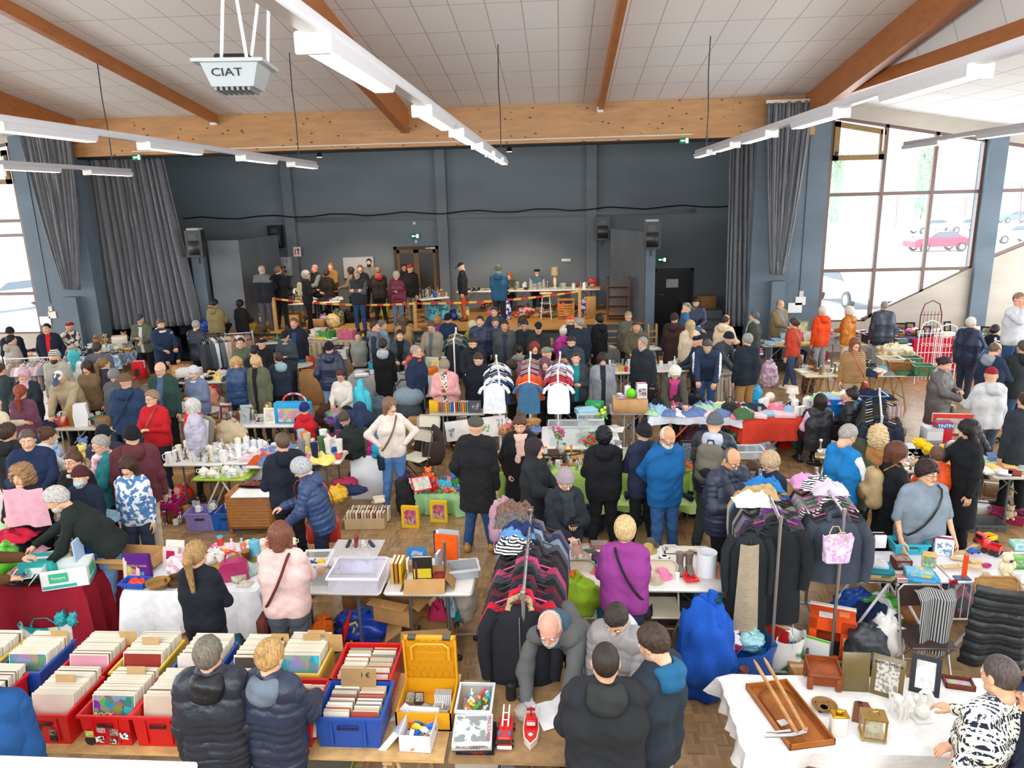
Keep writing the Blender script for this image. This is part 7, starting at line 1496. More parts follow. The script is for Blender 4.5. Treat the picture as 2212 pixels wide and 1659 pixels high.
for px,py,s_,lab in((1092,1600,1,'red and white toy rescue truck'),):
 q=P(px,py,ZT);t=Em('toy_vehicle',(q.x,q.y+.03,ZT+.002));tag(t,lab,'toy');
 Ob('cab',MB().box(-.05,.05,-.13,-.04,.02,.1,0,.012),'P:c02020',t);Ob('windscreen',MB().box(-.042,.042,-.134,-.12,.055,.09),'P:3c3428',t);Ob('bumper',MB().box(-.052,.052,-.14,-.125,.015,.04,0,.004),'P:e8e4e0',t)
 Ob('body',MB().box(-.05,.05,-.04,.13,.02,.075,0,.008),'P:c82424',t);Ob('ladder',MB().rod((-.02,-.02,.11),(-.02,.16,.14),.006).rod((.02,-.02,.11),(.02,.16,.14),.006).rod((-.02,.03,.12),(.02,.03,.12),.004).rod((-.02,.09,.13),(.02,.09,.13),.004),'P:e8e6e0',t)
 for x in(-.05,.05):
  for y in(-.09,.08):Ob('wheel',MB().at(tr(x,y,.025)@ry(PI/2)).la([(0,-.012),(.025,-.012),(.025,.012),(0,.012)],12),'P:1c1c1c',t)
 for x in(-.035,.035):Ob('beacon',MB().la([(.012,.1),(.01,.115),(0,.118)],10,c=(x,-.09,0)),'P:2a78c0',t)
q=P(1147,1590,ZT);t=Em('toy_boat',(q.x,q.y+.02,ZT+.002));tag(t,'red and white toy rescue boat','toy')
hl=[(0,-.16),(.045,-.1),(.058,0),(.05,.12),(-.05,.12),(-.058,0),(-.045,-.1)]
Ob('hull',MB().pm(hl,0,.045),'P:e6dccc',t);Ob('deck',MB().pm([(x*.86,y*.9)for x,y in hl],.045,.052),'P:c41c20',t);Ob('cabin',MB().box(-.035,.035,.0,.085,.05,.105,0,.006),'P:c82428',t);Ob('window',MB().box(-.03,.03,-.004,.0,.07,.095),'P:dcd8d0',t)
Ob('mast',MB().rod((0,.05,.1),(0,.06,.17),.006).box(-.03,.03,.05,.062,.15,.165),'P:a01c20',t);Ob('emblem',MB().pm([(0,-.09),(.018,-.07),(0,-.05),(-.018,-.07)],.052,.054),'P:f0f0f0',t)
I('canister',1104,1508,0,('P:1b1c1f',),'black round camera lens standing on the toy table',h=.11,r=.04);I('gadget',1132,1500,80,('P:3c4240',),'folded black and grey pocket tool on the toy table',l=.16,seed=2)
I('sack',1140,1550,0,('G:e8ecee',),'crumpled clear plastic bag behind the toy boat',w=.18,d=.16,h=.1);I('sack',1250,1480,0,('G:e8ecee',),'crumpled clear bag near the bald man',w=.2,d=.16,h=.12,seed=2)
I('paper',1190,1545,20,('A:f4f4f6',),'handwritten sheet lying under the bald man\'s hand');I('paper',1235,1510,-35,('A:f4f4f6',),'folded sheet lying beside the clear bag');I('paper',1425,1545,30,('A:f4f4f6',),'white sheet at the right end of the toy table')
I('case',1395,1510,8,('P:4a9a38','O:3c5a68:30'),'green game case on the toy table',s=1.1);I('case',1410,1610,0,('P:b8b0a8','A:a8a8a8'),'disc case with a visible disc on the toy table',w=.14,h=.13);q=I('plate',1413,1608,0,('M:c8c8d0',),'shiny disc in its open case on the toy table',z=ZT+.015,r=.06,name='disc',cat='disc');I('case',1378,1607,2,('P:c8ccd0','O:485888:40'),'disc case beside the open one on the toy table',w=.13,h=.14)
for nm_,px,py,c_ in(('plastic_stool',1180,1400,'P:c01c20'),):q=P(px,py+60,.0);s_=Sp('chair',(q.x-.2,q.y-.1,0),rad(180),('P:c01c20','M:a0a0a0'),'red plastic chair behind the bald man')
I('openbox',1040,1659,5,('P:d8d4cc',),'white box on the floor under the toy table',z=0,w=.4,d=.3,h=.2,fl=0)
I('tray',700,1650,0,('P:8ab828','E:6a6a5c'),'flat lime green tray on the floor under the record table',z=0,w=.5,d=.35)
# ---- white cloth antiques table
TW=tw('foldtable',1.24,3.3,4.34,.76,'folding table in the near right corner',WT,cloth=('F:e6e4e2','white cloth on the antiques table'),drop=.16)
ZW=TW['z']
wt=I('tray',1702,1545,0,('W:a8642c','W:96561f'),'long wooden bagatelle game board on the white cloth',z=ZW,w=.33,d=.66,h=.045);wt.rotation_euler.z=rad(12);wt.name='bagatelle_board';wt['category']='game board'
Ob('arch_rail',MB().tu([(.13*Cos(t*PI/10),.14+.13*Sin(t*PI/10),.03)for t in Rg(11)],.006,5).rod((.13,.14,.03),(.13,-.3,.03),.006).rod((-.13,.14,.03),(-.13,-.2,.03),.006),'W:7a3c14',wt)
for(a,b2,lab)in(((1628,1425),(1722,1585),'long wooden drumstick-like rod lying across the board, left one'),((1650,1420),(1740,1580),'long wooden rod with metal tip lying across the board')):
 A_,B_=P(*a,1.0),P(*b2,ZW+.06);s_=Ob('wooden_rod',MB().tu([A_,A_+(B_-A_)*.08,B_],[.004,.013,.015],8),'W:b98a58');tag(s_,lab,'rod')
s_=Ob('shears',MB().at(tr(*P(1712,1588,ZW+.06))@rz(rad(8))).pm([(-.2,-.005),(0,-.02),(.02,.0),(0,.012),(-.14,.012)],0,.008).pm([(-.17,.03),(0,.04),(.0,.02),(-.1,.02)],.008,.016).pm([(0,-.02),(.1,.0),(.13,.05),(.12,.05),(.06,.02),(0,.012)],0,.01),'M:b8b8b8');tag(s_,'old steel shears lying at the near end of the board','shears')
I('closedbox',1690,1565,20,('A:c8c4bc','A:c8c4bc'),'small crumpled white card in the wooden board',z=ZW+.02,w=.06,d=.04,h=.02)
q=P(1775,1475,ZW);s_=Sp('smalltable',(q.x,q.y,ZW),rad(-8),('W:8a4420',),'miniature red-brown wooden desk on the white cloth',w=.24,d=.2,h=.13);Ob('raised_edge',MB().box(-.12,.12,.09,.1,.13,.17).box(-.12,-.11,-.1,.1,.13,.16).box(.11,.12,-.1,.1,.13,.16),'W:8a4420',s_)
q=P(1780,1530,ZW);s_=Sp('tray',(q.x,q.y,ZW),0,('W:8a6840','A:e4e0d8'),'small round wooden dish with a paper slip',w=.1,d=.1,h=.02);s_.name='round_dish'
Sp('bowl',(q.x,q.y,ZW),0,('W:8a6434',),'round turned wooden bowl on the white cloth',r=.09,h=.035)
q=P(1810,1585,ZW);s_=Em('tin',(q.x,q.y,ZW));tag(s_,'white rectangular tin with shiny gold lid','tin');Ob('body',MB().box(-.055,.055,-.04,.04,0,.15,0,.012),'P:e0dfd4',s_);Ob('lid',MB().box(-.057,.057,-.042,.042,.15,.165,0,.006).blob(0,0,.18,.03,.022,.018),'M:c89a28',s_)
q=P(1883,1592,ZW);ck=Em('carriage_clock',(q.x,q.y,ZW));ck.rotation_euler=(0,0,rad(-10));tag(ck,'brass carriage clock with glass sides','clock');BRS='M:b89a58'
fr=MB();w_,d_,h_=.07,.055,.17
for x in(-w_,w_):
 for y in(-d_,d_):fr.box(x-.006,x+.006,y-.006,y+.006,.015,h_).blob(x,y,.008,.009,.009,.009,0,8,6)
fr.box(-w_-.008,w_+.008,-d_-.008,d_+.008,.015,.028).box(-w_-.008,w_+.008,-d_-.008,d_+.008,h_,h_+.012);Ob('frame',fr,BRS,ck);Ob('glass_side',MB().box(-w_,w_,-d_+.002,-d_+.004,.03,h_).box(-w_+.002,-w_+.004,-d_,d_,.03,h_),'G:e8ecd8',ck)
Ob('dial',MB().at(tr(0,-d_+.012,.115)@rx(PI/2)).la([(.046,0),(.046,.004),(.04,.005),(0,.005)],28),'P:b8b48c',ck);mk_=MB()
for i in Rg(12):a_=i*PI/6;mk_.at(tr(.037*Sin(a_),-d_+.0065,.115+.037*Cos(a_))).box(-.0015,.0015,-.001,0,-.005,.005)
mk_.at(tr(0,-d_+.006,.115)).box(-.001,.001,-.001,0,0,.028).box(0,.02,-.001,0,-.001,.001);Ob('hands_and_numerals',mk_,'P:2a2418',ck);Ob('movement',MB().box(-.03,.03,-.02,.02,.03,.06).la([(.018,.03),(.018,.05)],12,c=(-.03,-.03,0)).la([(.018,.03),(.018,.05)],12,c=(.03,-.03,0)),'M:9a7a30',ck)
Ob('handle',MB().tu([(-.035,0,h_+.012),(-.02,0,h_+.04),(0,0,h_+.03),(.02,0,h_+.04),(.035,0,h_+.012)],.004,6).tu([(.012*Cos(t*PI/6),0,h_+.045+.012*Sin(t*PI/6))for t in Rg(12)],.003,5,closed=True),BRS,ck)
q=P(1862,1540,ZW);s_=Ob('slate_sign',MB().pm([(-.07,-.12),(.07,-.12),(.08,0),(.04,.12),(-.05,.1)],0,.015),'P:7a4a38',loc=q,rot=rad(-20));tag(s_,'brown sign with dark lettering behind the tin and clock','sign');Lt('BUGALTIE',.05,s_,(0,0,.016),(0,0,rad(-80)),'E:2a1814')
q=P(1885,1500,ZW);fm=Em('double_frame',(q.x-.02,q.y+.02,ZW));fm.rotation_euler=(0,0,rad(-28));tag(fm,'open gold-brown double picture frame with an old newspaper page','picture frame')
def pane(w,h,M,pic,par,ttl=None):
 b_=MB().at(M);k=.035;b_.box(0,w,0,.012,0,h,0,.003);o_=Ob('frame',b_,'P:6a5a34',par);Ob('page',MB().at(M).box(k,w-k,-.003,0,k,h-k),pic,o_)
 if ttl:t_=text(ttl,.024,o_,(0,0,0),(0,0,0),'E:2a2a2a');t_.matrix_basis=M@tr(w/2,-.005,h-k-.02)@rx(PI/2)
pane(.22,.31,rx(rad(-10)),'X:c8c4b8:8a867c:40',fm,'BANYULS-TRILLES');pane(.2,.31,rz(rad(205))@tr(0,-.012,0)@rx(rad(6)),'O:a8b0a8:10',fm)
def animal(px,py,s_,lab,rot,horse=True):
 q=P(px,py,ZW);b_=MB();b_.blob(0,0,.13,.035,.07,.04,0,16,10,.1)
 for x in(-.02,.02):
  for y in(-.045,.045):b_.tu([(x,y,.12),(x,y+.005,.06),(x,y,.0)],[.016,.01,.011],8)
 b_.tu([(0,.055,.14),(0,.08,.19),(0,.085,.22)],[.03,.024,.018],9).tu([(0,.08,.225),(0,.12,.2),(0,.14,.18)],[.02,.017,.012],9).tu([(0,-.07,.14),(0,-.1,.12),(0,-.1,.06)],[.01,.012,.006],7)
 for x in(-.01,.01):b_.tu([(x,.08,.235),(x*1.4,.075,.26)],[.006,.002],5)
 o_=Ob('ceramic_figure',b_,'D:e6e4de',loc=q,rot=rad(rot));o_.scale=(s_,)*3;return tag(o_,lab,'figurine')
animal(1940,1545,.95,'white ceramic elephant-like figure beside the clock',195)
q=P(1990,1555,ZW);b_=MB().box(-.06,.06,-.05,.05,0,.03,0,.006);b_.blob(0,0,.08,.05,.06,.055,0,16,10,.08).tu([(-.02,.02,.1),(-.04,.02,.17),(-.06,.0,.2),(-.085,-.02,.195)],[.03,.025,.018,.014],10).tu([(.04,0,.1),(.06,0,.16),(.03,0,.22),(-.01,0,.235),(-.04,0,.22)],[.02,.026,.022,.016,.008],10)
tag(Ob('ceramic_figure',b_,'D:e2e0d8',loc=q,rot=rad(10)),'large white ceramic bird figure with a curved tail','figurine')
q=P(1995,1500,ZW);s_=Sp('frame',(q.x,q.y,ZW),rad(-25),('P:20242c','X:e8e8e4:c8c8c0:10'),'thin black-framed drawing leaning on the white cloth table',w=.2,h=.28,tilt=20)
I('tray',2070,1480,-12,('W:6a2c1c','O:c8c0b8:20'),'small dark red framed plaque by the patterned sweater',z=ZW,w=.2,d=.12)
I('handbag',1800,1640,10,('P:1c1a1a','M:807850'),'dark bag on the floor below the white cloth table',z=0)
I('folded',2170,1545,10,('A:e2e2e0',),'white folded paper on the cloth by the man in the patterned sweater',z=ZW)
q=P(1622,1655,.3);tag(Ob('wooden_post',MB().box(-.025,.025,-.015,.015,0,.55,0,.008).box(-.04,.04,-.03,.03,0,.3),'W:8a6a40',loc=(q.x-.02,q.y,0)),'upright wooden slat at the bottom edge between the tables','post')
# ====== SECOND ROW (about 6.3 m)
sc=Sc_;KB1='C:b48a58';KB2='C:a67c4c'
def box(px,py,w,d,h,rot,lab,c=KB1,z=0,fl=.14,sd=0,a=50):return I('openbox',px,py,rot,(c,),lab,z=z,w=w,d=d,h=h,fl=fl,a=a,seed=sd)
def cbox(px,py,w,d,h,rot,lab,c=KB1,z=0,c2='C:c8a478'):return I('closedbox',px,py,rot,(c,c2),lab,z=z,w=w,d=d,h=h)
def Cr(px,py,w,d,h,rot,lab,c,z=0,c2='P:303438'):return I('crate',px,py,rot,(c,c2),lab,z=z,w=w,d=d,h=h)
def bag(px,py,lab,c,z=0,rot=0,w=.42,d=.24,h=.4,sd=1,c2=None):return I('tote',px,py,rot,(c,c2 or c),lab,z=z,w=w,d=d,h=h,seed=sd)
def sack(px,py,lab,c,z=0,w=.4,d=.34,h=.36,sd=1,rot=0):return I('sack',px,py,rot,(c,),lab,z=z,w=w,d=d,h=h,seed=sd)
def Pn(o,w,h,x,y,z,c,s_=None,size=.05,tc='E:ffffff',rot=(PI/2,0,0),nm_='printed_panel'):
 q=Ob(nm_,MB().box(-w/2,w/2,-h/2,h/2,0,.002),c,o,(x,y,z),rot)
 if s_:text(s_,size,q,(0,0,.003),(0,0,0),tc,ext=.001)
 return q
BT=tw('foldtable',-6.1,-4.78,6.33,.68,'table under the wine red cloth',WT,cloth=('F:8c1228','wine red cloth hanging to the floor'),drop=.745,bd=.28)
b1=cbox(95,1245,.33,.24,.21,8,'teal baby product box with a duck print on the red cloth','A:2fa8a4',BT['z'],'A:e0ece8');Pn(b1,.2,.12,0,-.122,.1,'X:eef4f0:60c0bc:8')
b2=I('openbox',152,1255,20,('A:e4e8e4',),'white diaper box with green heart print and raised flaps',z=BT['z'],w=.42,d=.3,h=.2,fl=.16,a=75,seed=2)
for x,y,rt_ in((-.05,-.153,(PI/2,0,0)),(.213,.0,(PI/2,0,PI/2))):Pn(b2,.17,.1,x,y,.12,'A:48b48c','Pampers' if y else None,.035,'E:e8f0d0',rt_);Pn(b2,.3,.03,x,y,.03,'A:38a8a8',None,0,'',rt_)
cbox(140,1232,.2,.14,.2,20,'stack of pale printed cards standing in the diaper box','A:d8e0b8',BT['z']+.02)
I('bookup',163,1215,8,('A:a8c0e0','A:f0f0f0'),'pale blue children book standing open on the diaper box',z=BT['z']+.2,w=.02,d=.18,h=.22);Cr(205,1220,.25,.2,.18,8,'blue plastic crate behind the diaper box','P:1c58a8',BT['z'])
for k in Rg(9):I('magazine',40+(k%3)*6,1232+(k*5)%11,-10+k*9%40,(['A:e8e4dc','A:c03028','A:f0f0f0','A:d8a0a0'][k%4],['O:a0a0a0','O:c04040','O:606080'][k%3]),'magazine in the pile on the wine red cloth',z=BT['z']+k*.012,group='magazines on the wine red cloth')
for k in Rg(4):I('magazine',95,1205,5+k*7,('A:e4e4ea','O:b06070'),'magazine on top of the pile behind the teal box',z=BT['z']+.1+k*.012,group='magazines behind the teal box')
I('cloth',80,1190,0,('F:d8a0b0',),'crumpled pink cloth on the magazines',z=BT['z']+.15,w=.2,d=.16,h=.07,seed=3);sack(15,1235,'bright green plastic bag at the left edge of the red cloth','P:58c030',BT['z'],.3,.25,.3);sack(45,1262,'crumpled black plastic on the red cloth','P:1c1e22',BT['z'],.36,.16,.07,3)
I('cloth',25,1160,0,('F:c01c3c',),'crimson cloth heap on the rack at the left edge',z=.95,w=.5,d=.3,h=.1,seed=2)
wr_=tw('foldtable',-6.4,-5.3,7.35,.5,'table edge behind the wine red stall',('P:e2dedb','P:505050'),z=.85);sc(wr_,'folded/kids cloth/kids',8,31,'behind the wine red stall')
bb=bag(135,1395,'large white and turquoise shopping bag full of packets under the red table','B:e8ecec:28a8b0:5',0,6,.62,.4,.38,2,'P:28a8b0')
for k in Rg(7):sack(115+k*9,1322+(k%3)*14,['red and white','white','turquoise'][k%3]+' packet %s of the white and turquoise bag'%['at the top left','high in the middle','at the back','low at the front','in the centre','at the top right','at the right rim'][k],['P:c83028','P:f0e8e4','P:28a0a8'][k%3],.36,.12,.1,.12,k%4)
CT=tw('foldtable',-4.33,-2.98,6.28,.64,'folding table under the white cloth in the second row',WT,cloth=('F:e4e6ea','white tablecloth hanging over the second row table'),drop=.45)
box(290,1215,.55,.34,.12,-3,'shallow open cardboard box with blue cloth on the white cloth table',KB1,CT['z'],.1,1,20);I('cloth',250,1205,0,('F:4a6890',),'blue denim folded in the shallow cardboard box',z=CT['z']+.03,w=.22,d=.15,h=.07)
g=I('bookup',330,1245,90,('A:58207c','A:58207c'),'purple picture book titled Joyeux Noel standing up',z=CT['z'],w=.03,d=.27,h=.25);Pn(g,.24,.22,-.018,.135,.125,'A:581c7c','JOYEUX NOEL',.032,'E:d8b048',(PI/2,0,-PI/2));Pn(g,.12,.04,-.02,.135,.04,'O:4888b8',None,0,'',(PI/2,0,-PI/2))
I('frame',285,1250,8,('A:c8bca8','O:c07048:14'),'baby photo book standing beside the purple book',z=CT['z'],w=.16,h=.22);I('frame',368,1232,-6,('A:e0c8c4','A:a81848'),'crimson book cover leaning behind the purple book',z=CT['z'],w=.17,h=.24);I('frame',378,1222,-4,('A:e4d4c8','A:e8dcd0'),'cream board book behind the crimson one',z=CT['z'],w=.2,h=.27)
Cr(294,1267,.25,.15,.07,-3,'blue plastic box with red toy tools','P:1c50b0',CT['z']);I('cloth',296,1258,0,('P:d83020',),'red plastic toys in the small blue box',z=CT['z']+.04,w=.18,d=.1,h=.05)
for k in Rg(3):I('basket',342,1266,20*k,('W:9a7038',),'round wicker basket in a stack on the white tablecloth',z=CT['z']+k*.022,r=.11,h=.05,group='stacked wicker baskets')
I('basket',380,1264,0,('W:5c3c20',),'dark square-ish basket with wrapped goods',z=CT['z'],r=.09,h=.08);sack(392,1240,'clear plastic bag of pastel toys beside the girl with the ponytail','X:e8d8d8:d0a0b0:12',CT['z'],.28,.22,.2,2)
WT2=tw('foldtable',-2.95,-1.76,6.3,.72,'white folding table behind the woman in pink',WT);WT3=tw('foldtable',-1.74,-.87,6.3,.72,'white folding table with boxes beside the rack',WT)
WL=tw('foldtable',-3.9,-2.95,6.95,.4,'low far part of the second row stall',WT)
for k,(x,y,kd,c,lb)in En(((468,1205,'mug','D:e8e8e8','white mug on the second row stall near the girl'),(455,1215,'mug','D:f0ece8','second white mug beside the other white mug'),(478,1212,'mug','D:ece4e0','printed white mug nearest the jars'),(552,1200,'canister','P:68b0c8','sky blue canister behind the woman in pink'),(533,1210,'jar','P:4c2420','dark jam jar with gold lid'),(505,1222,'tray','O:d8d8d0:60','tray of small trinkets'),(520,1240,'gamebox','O:a0d0c0','colourful paint set box'))):I(kd,x,y,10*k,(c,'M:c8a040',c),lb,z=CT['z'])
sc(WL,'gadget/toy mug/china jar/toy figurine/kids',16,33,'on the trinket end of the white cloth stall',s=.8);I('handbag',507,1250,20,('P:a83060','P:a83060'),'magenta handbag lying on the white cloth',z=CT['z']);I('cloth',530,1262,0,('F:c8c0b0',),'beige gloves at the edge of the white cloth',z=CT['z'],w=.14,d=.12,h=.04)
for(px,py,c,lab)in((335,1385,'P:d8a060','orange-rimmed clear plastic tub under the white cloth'),(540,1350,'P:d07848','orange-rimmed baby seat shell under the white table')):q=P(px,py,0);s_=Sp('shade',(q.x,q.y,.02),(rad(62),0,0),('G:e8dcc8',),lab,r=.23,h=.2,name='plastic_tub',cat='tub');Ob('rim',MB().tu([(.23*Cos(t*PI/12),.23*Sin(t*PI/12),.2)for t in Rg(24)],.016,6,closed=True),c,s_)
box(415,1385,.34,.26,.22,-8,'cardboard box with a blue bottle under the white cloth table',KB1,0,.1,3);I('bottle',410,1345,0,('P:9cc8e0','P:f0f0f0'),'pale blue detergent bottle in the cardboard box',z=.12,h=.3,r=.06);cbox(508,1390,.16,.12,.34,5,'sky blue diaper pack marked 60 standing under the table','P:4aa8d0');cbox(560,1400,.3,.24,.12,0,'flat kraft box under the white table','C:a89868')
cr_=I('clearbin',688,1250,4,('G:eceff0','P:f2f0f0'),'white wire drawer with crafts and an orange flower',z=ZT,w=.26,d=.3,h=.24);sc(dict(c=Vc((P(688,1250,ZT).x,P(688,1250,ZT).y,0)),an=0,w=.22,d=.24,z=ZT+.1),'cloth/kids gadget/mixed ball/toy',9,4,'in the white wire drawer',s=.5)
for lv,(h_,zz,lab)in En(((.2,ZT,'lower clear storage box of toys on the white table'),(.17,ZT+.2,'upper clear storage box with baby shoes on its lid'))):
 I('clearbin',776,1262,0,('G:e6e4f0','P:dcd8e8'),lab,z=zz,w=.46-.0*lv,d=.38,h=h_)
q=P(776,1262,ZT)
for k in Rg(3):Sp('closedbox',(q.x-.14+.13*k,q.y-.12,ZT+.01),0,(['A:a8c0d8','A:e0d8a8','A:c8b8d8'][k],'A:f0f0f0'),['pale blue','pale yellow','lilac'][k]+' booklet box inside the lower clear storage box',w=.12,d=.04,h=.15)
Sp('cloth',(q.x,q.y,ZT+.21),0,('F:c8c8e0',),'pale baby toys inside the upper clear storage box',w=.36,d=.28,h=.12,seed=2);Sp('tray',(q.x,q.y,ZT+.37),0,('G:f0f0f4','G:f0f0f4'),'clear lid of the upper storage box',w=.48,d=.4,h=.012,name='box_lid',cat='lid')
for k,(c,lb)in En((('P:1c1c20','black baby shoe'),('P:6c1c28','burgundy baby boot'),('X:e8e8e8:303030:60','checked baby shoe with pink lining'),('P:1c2438','small navy baby slipper'))):
 Sp('boot' if k==1 else 'shoe',(q.x-.09+.075*k,q.y+.06,ZT+.385),rad(180+k*12),(c,'P:e8e4e0'),lb+' on the clear storage lid',s=.5,**(dict(h=.15)if k==1 else{}))
for k in Rg(3):I('bookup',848+9*k,1262,0,(['E:d8b060','E:b87830','E:d8b01c'][k],'A:e8e0c8'),['beige','brown','mustard yellow'][k]+' tall book standing beside the clear boxes',w=.03,d=.2,h=.22)
I('frame',900,1215,0,('P:2878b0','O:58a0d0:30'),'blue memory game box standing behind the cardboard box',w=.2,h=.16);I('gamebox',870,1228,12,('P:a83060','A:e8e0d8','O:c06080'),'magenta and cream boxes behind the yellow book',w=.22,d=.14,h=.06)
b3=box(922,1262,.4,.28,.13,4,'low cardboard box of books with a shipping label',KB1,ZT,.14,5,30);Pn(b3,.09,.05,.06,-.143,.07,'A:f0f0f0',None)
g=I('bookup',935,1250,94,('A:28241c','A:e8e8e0'),'black and yellow book standing in the low cardboard box',z=ZT+.05,w=.03,d=.19,h=.24);Pn(g,.17,.1,-.018,.095,.07,'A:d8c02c',None,0,'',(PI/2,0,-PI/2));sc(dict(c=Vc((P(905,1255,ZT).x+.05,P(922,1255,ZT).y,0)),an=0,w=.34,d=.2,z=ZT+.04),'bookup/books book/books',9,7,'in the low cardboard box')
I('clearbin',1000,1240,14,('P:a8acb0','P:c8ccd0'),'grey slotted plastic basket at the end of the table',w=.3,d=.22,h=.1);g=I('bookup',990,1215,80,('P:ec5c14','A:e0e0e0'),'bright orange folder in a clear sleeve standing in the grey basket',z=ZT+.06,w=.012,d=.24,h=.3)
for k in Rg(3):I('bookup',982+6*k,1205-k*2,78,(['P:34284c','P:d8dce0','P:a8b0b8'][k],'A:e0e0e0'),['purple packaged','clear packaged','grey packaged'][k]+' stocking pack behind the orange folder',z=ZT+.08+.02*k,w=.01,d=.22,h=.28)
c_=Sp('bookup',P(790,1282,.62),rad(90),('A:f0f0f0','A:f0f0f0'),'white hand-lettered name card hanging upside down under the table',w=.004,d=.16,h=.07);t_=text('DORA',.05,c_,(-.004,.08,.035),(PI/2,PI,-PI/2),'E:28282c')
bH=box(925,1395,.5,.38,.3,8,'large cardboard box with a handwritten name under the table',KB1,0,.2,1);text('Hilaht',.11,bH,(-.1,-.192,.1),(PI/2,0,0),'E:3a3020')
box(865,1330,.42,.34,.26,-18,'tilted open cardboard box stacked on the large one',KB2,.3,.12,3,20);cbox(785,1300,.4,.3,.3,3,'closed cardboard box at the back under the table',KB2)
I('cloth',905,1320,0,('F:8a4a2c',),'brown leather straps in the large cardboard box',z=.3,w=.24,d=.2,h=.1)
sack(790,1375,'large royal blue plastic tub lying under the table','P:1c40a8',0,.62,.4,.3,2);sack(700,1390,'orange stuff sack in the black bag','F:e8701c',0,.22,.2,.3,1);bag(712,1400,'black bag with white print holding the orange sack','F:1c1e20',0,10,.3,.22,.2,2)
s_=I('bottle',737,1395,0,('P:e02018','P:e02018'),'bright red plastic bat leaning in the bag',h=.42,r=.03,z=0);s_.rotation_euler=(0,rad(18),0);tag(Ob('yellow_handle',MB().tu([(0,0,.02),(.06,-.02,.22),(.1,0,.2),(.07,0,.27),(0,0,.24)],.014,6),'P:d8c848',loc=P(758,1395,0)),'pale yellow bent handle in front of the blue tub','handle')
for k,c in En(('F:a02048','F:a8c8e0','F:2c8890','F:c8c0b4')):I('cloth',950+12*k,1330-8*(k%2),0,(c,),cname(c)+' cloth stuffed under the end of the table',z=.3-.1*(k>1),w=.22,d=.2,h=.2,seed=k+1)
sack(1005,1340,'beige cloth bag hanging at the end of the white table','F:b8b0a4',.1,.26,.26,.5,3)
ofc=Em('office_chair_base',P(1000,1395,0));tag(ofc,'chrome wheeled stand beside the white table end','wheeled stand');Ob('pole',MB().rod((-.14,0,.1),(-.14,0,1.15),.017),'M:a8a8ac',ofc)
for a_ in(-60,20,100,180,250):d_=Vc((Cos(rad(a_)),Sin(rad(a_)),0))*.28;Ob('foot',MB().rod((-.14,0,.12),Vc((-.14,0,.07))+d_,.014),'M:b0b0b4',ofc);Ob('castor',MB().blob(-.14+d_.x,d_.y,.03,.03,.03,.03),'P:1c1c1e',ofc)
# ---- clothes rack to the left of centre
for k,c in En(('F:1c1e24','F:b81c34','F:20242c','F:5c1c2c','F:1a1c22','F:3a3c44','F:a83c60','F:24262c','F:3a2c34','F:1c1c20','F:50505c','F:8090a0','F:2a3c5c','F:6a5868')):
 Sp('hung',(-.33+.005*k,5.0+.105*k,1.5),rad((2 if k else 0)+k*1.7%7),(c,c,'U:c8ac84' if k==0 else c,'M:a0a0a0','P:d84878' if k in(1,6)else 'P:242424'),'%s jacket on the left rack, %s from the front'%(cname(c),'first second third fourth fifth sixth seventh eighth ninth tenth eleventh twelfth thirteenth fourteenth'.split()[k]),tp='coat' if k==0 else 'jacket',seed=k%4,th=.14 if k==0 else.1,ln=.85 if k==0 else.72)
Sp('rack',(-.3,5.7,0),PI/2,('M:a8a8a8','P:202020'),'metal clothes rack packed with dark coats',w=1.5,h=1.5)
for k,(px,py,c,w_,lb)in En(((1112,1105,'U:8a6a5c',.36,'brown furry shawl on top of the left rack'),(1108,1130,'U:7c7470',.34,'grey furry collar heap on the left rack'),(1120,1150,'F:1c2c58',.3,'folded navy jeans on the left rack'),(1118,1165,'F:5888b8',.34,'folded light blue jeans on the left rack'),(1112,1185,'R:1c1c20:e8e8e8:14',.36,'black and white striped garment on the left rack'),(1105,1140,'F:e0dcd0',.2,'cream belt and shoe heap on the left rack'))):I('cloth',px,py,0,(c,),lb,z=1.48-.02*k,w=w_,d=.26,h=.12,seed=k%5+1)
sack(1085,1180,'dusty pink coats bulging at the side of the left rack','F:b08898',.9,.26,.3,.5,2)
# ---- white table with caps and lampshades
LT=tw('foldtable',-.14,1.56,6.42,.92,'white plastic folding table of caps and trinkets',WT)
I('tray',1213,1180,2,('P:dcd8cc','X:e8e4d8:a8a088:60'),'cream tray of small bone-coloured trinkets',w=.22,d=.17,h=.04);I('tray',1263,1185,0,('P:b8a8a0','X:f0eee8:a09488:60'),'tray of white jewellery cards',w=.16,d=.13,h=.03);I('gamebox',1295,1180,0,('P:a81828','P:6c6060','P:8a8080'),'red lined jewellery case',w=.2,d=.14,h=.04);I('paper',1208,1205,4,('A:e8e8ec',),'white card strip with necklaces')
I('canister',1209,1235,90,('P:f0eeea',),'white oblong plastic case at the near left of the table',h=.05,r=.06);sc(dict(c=Vc((.33,6.95,0)),an=0,w=.35,d=.4,z=ZT),'gadget/metal figurine/mixed gadget/mixed folded/cloth',11,41,'on the table of caps',s=.6)
for px,py,c,lb in((1238,1240,'F:e86c20','round orange pot holder'),(1250,1250,'F:e8862c','square orange printed pot holder')):I('folded',px,py,30,(c,),lb+' on the table of caps',w=.13,d=.13,h=.02)
for px,py,c,s_,lb in((1435,1215,'R:e8e8e8:181818:10',1,'black and white striped cap'),(1432,1245,'F:f088b0',1,'pink baby cap'),(1415,1255,'F:c8b8a0',.9,'beige cap'),(1400,1190,'F:b89c58',1,'gold sequined beret'),(1405,1178,'F:5a544c',1,'grey-brown knitted hat'),(1290,1235,'F:f08078',.8,'salmon pink cap')):I('hat',px,py,0,(c,),lb+' on the table of caps',s=s_*.75)
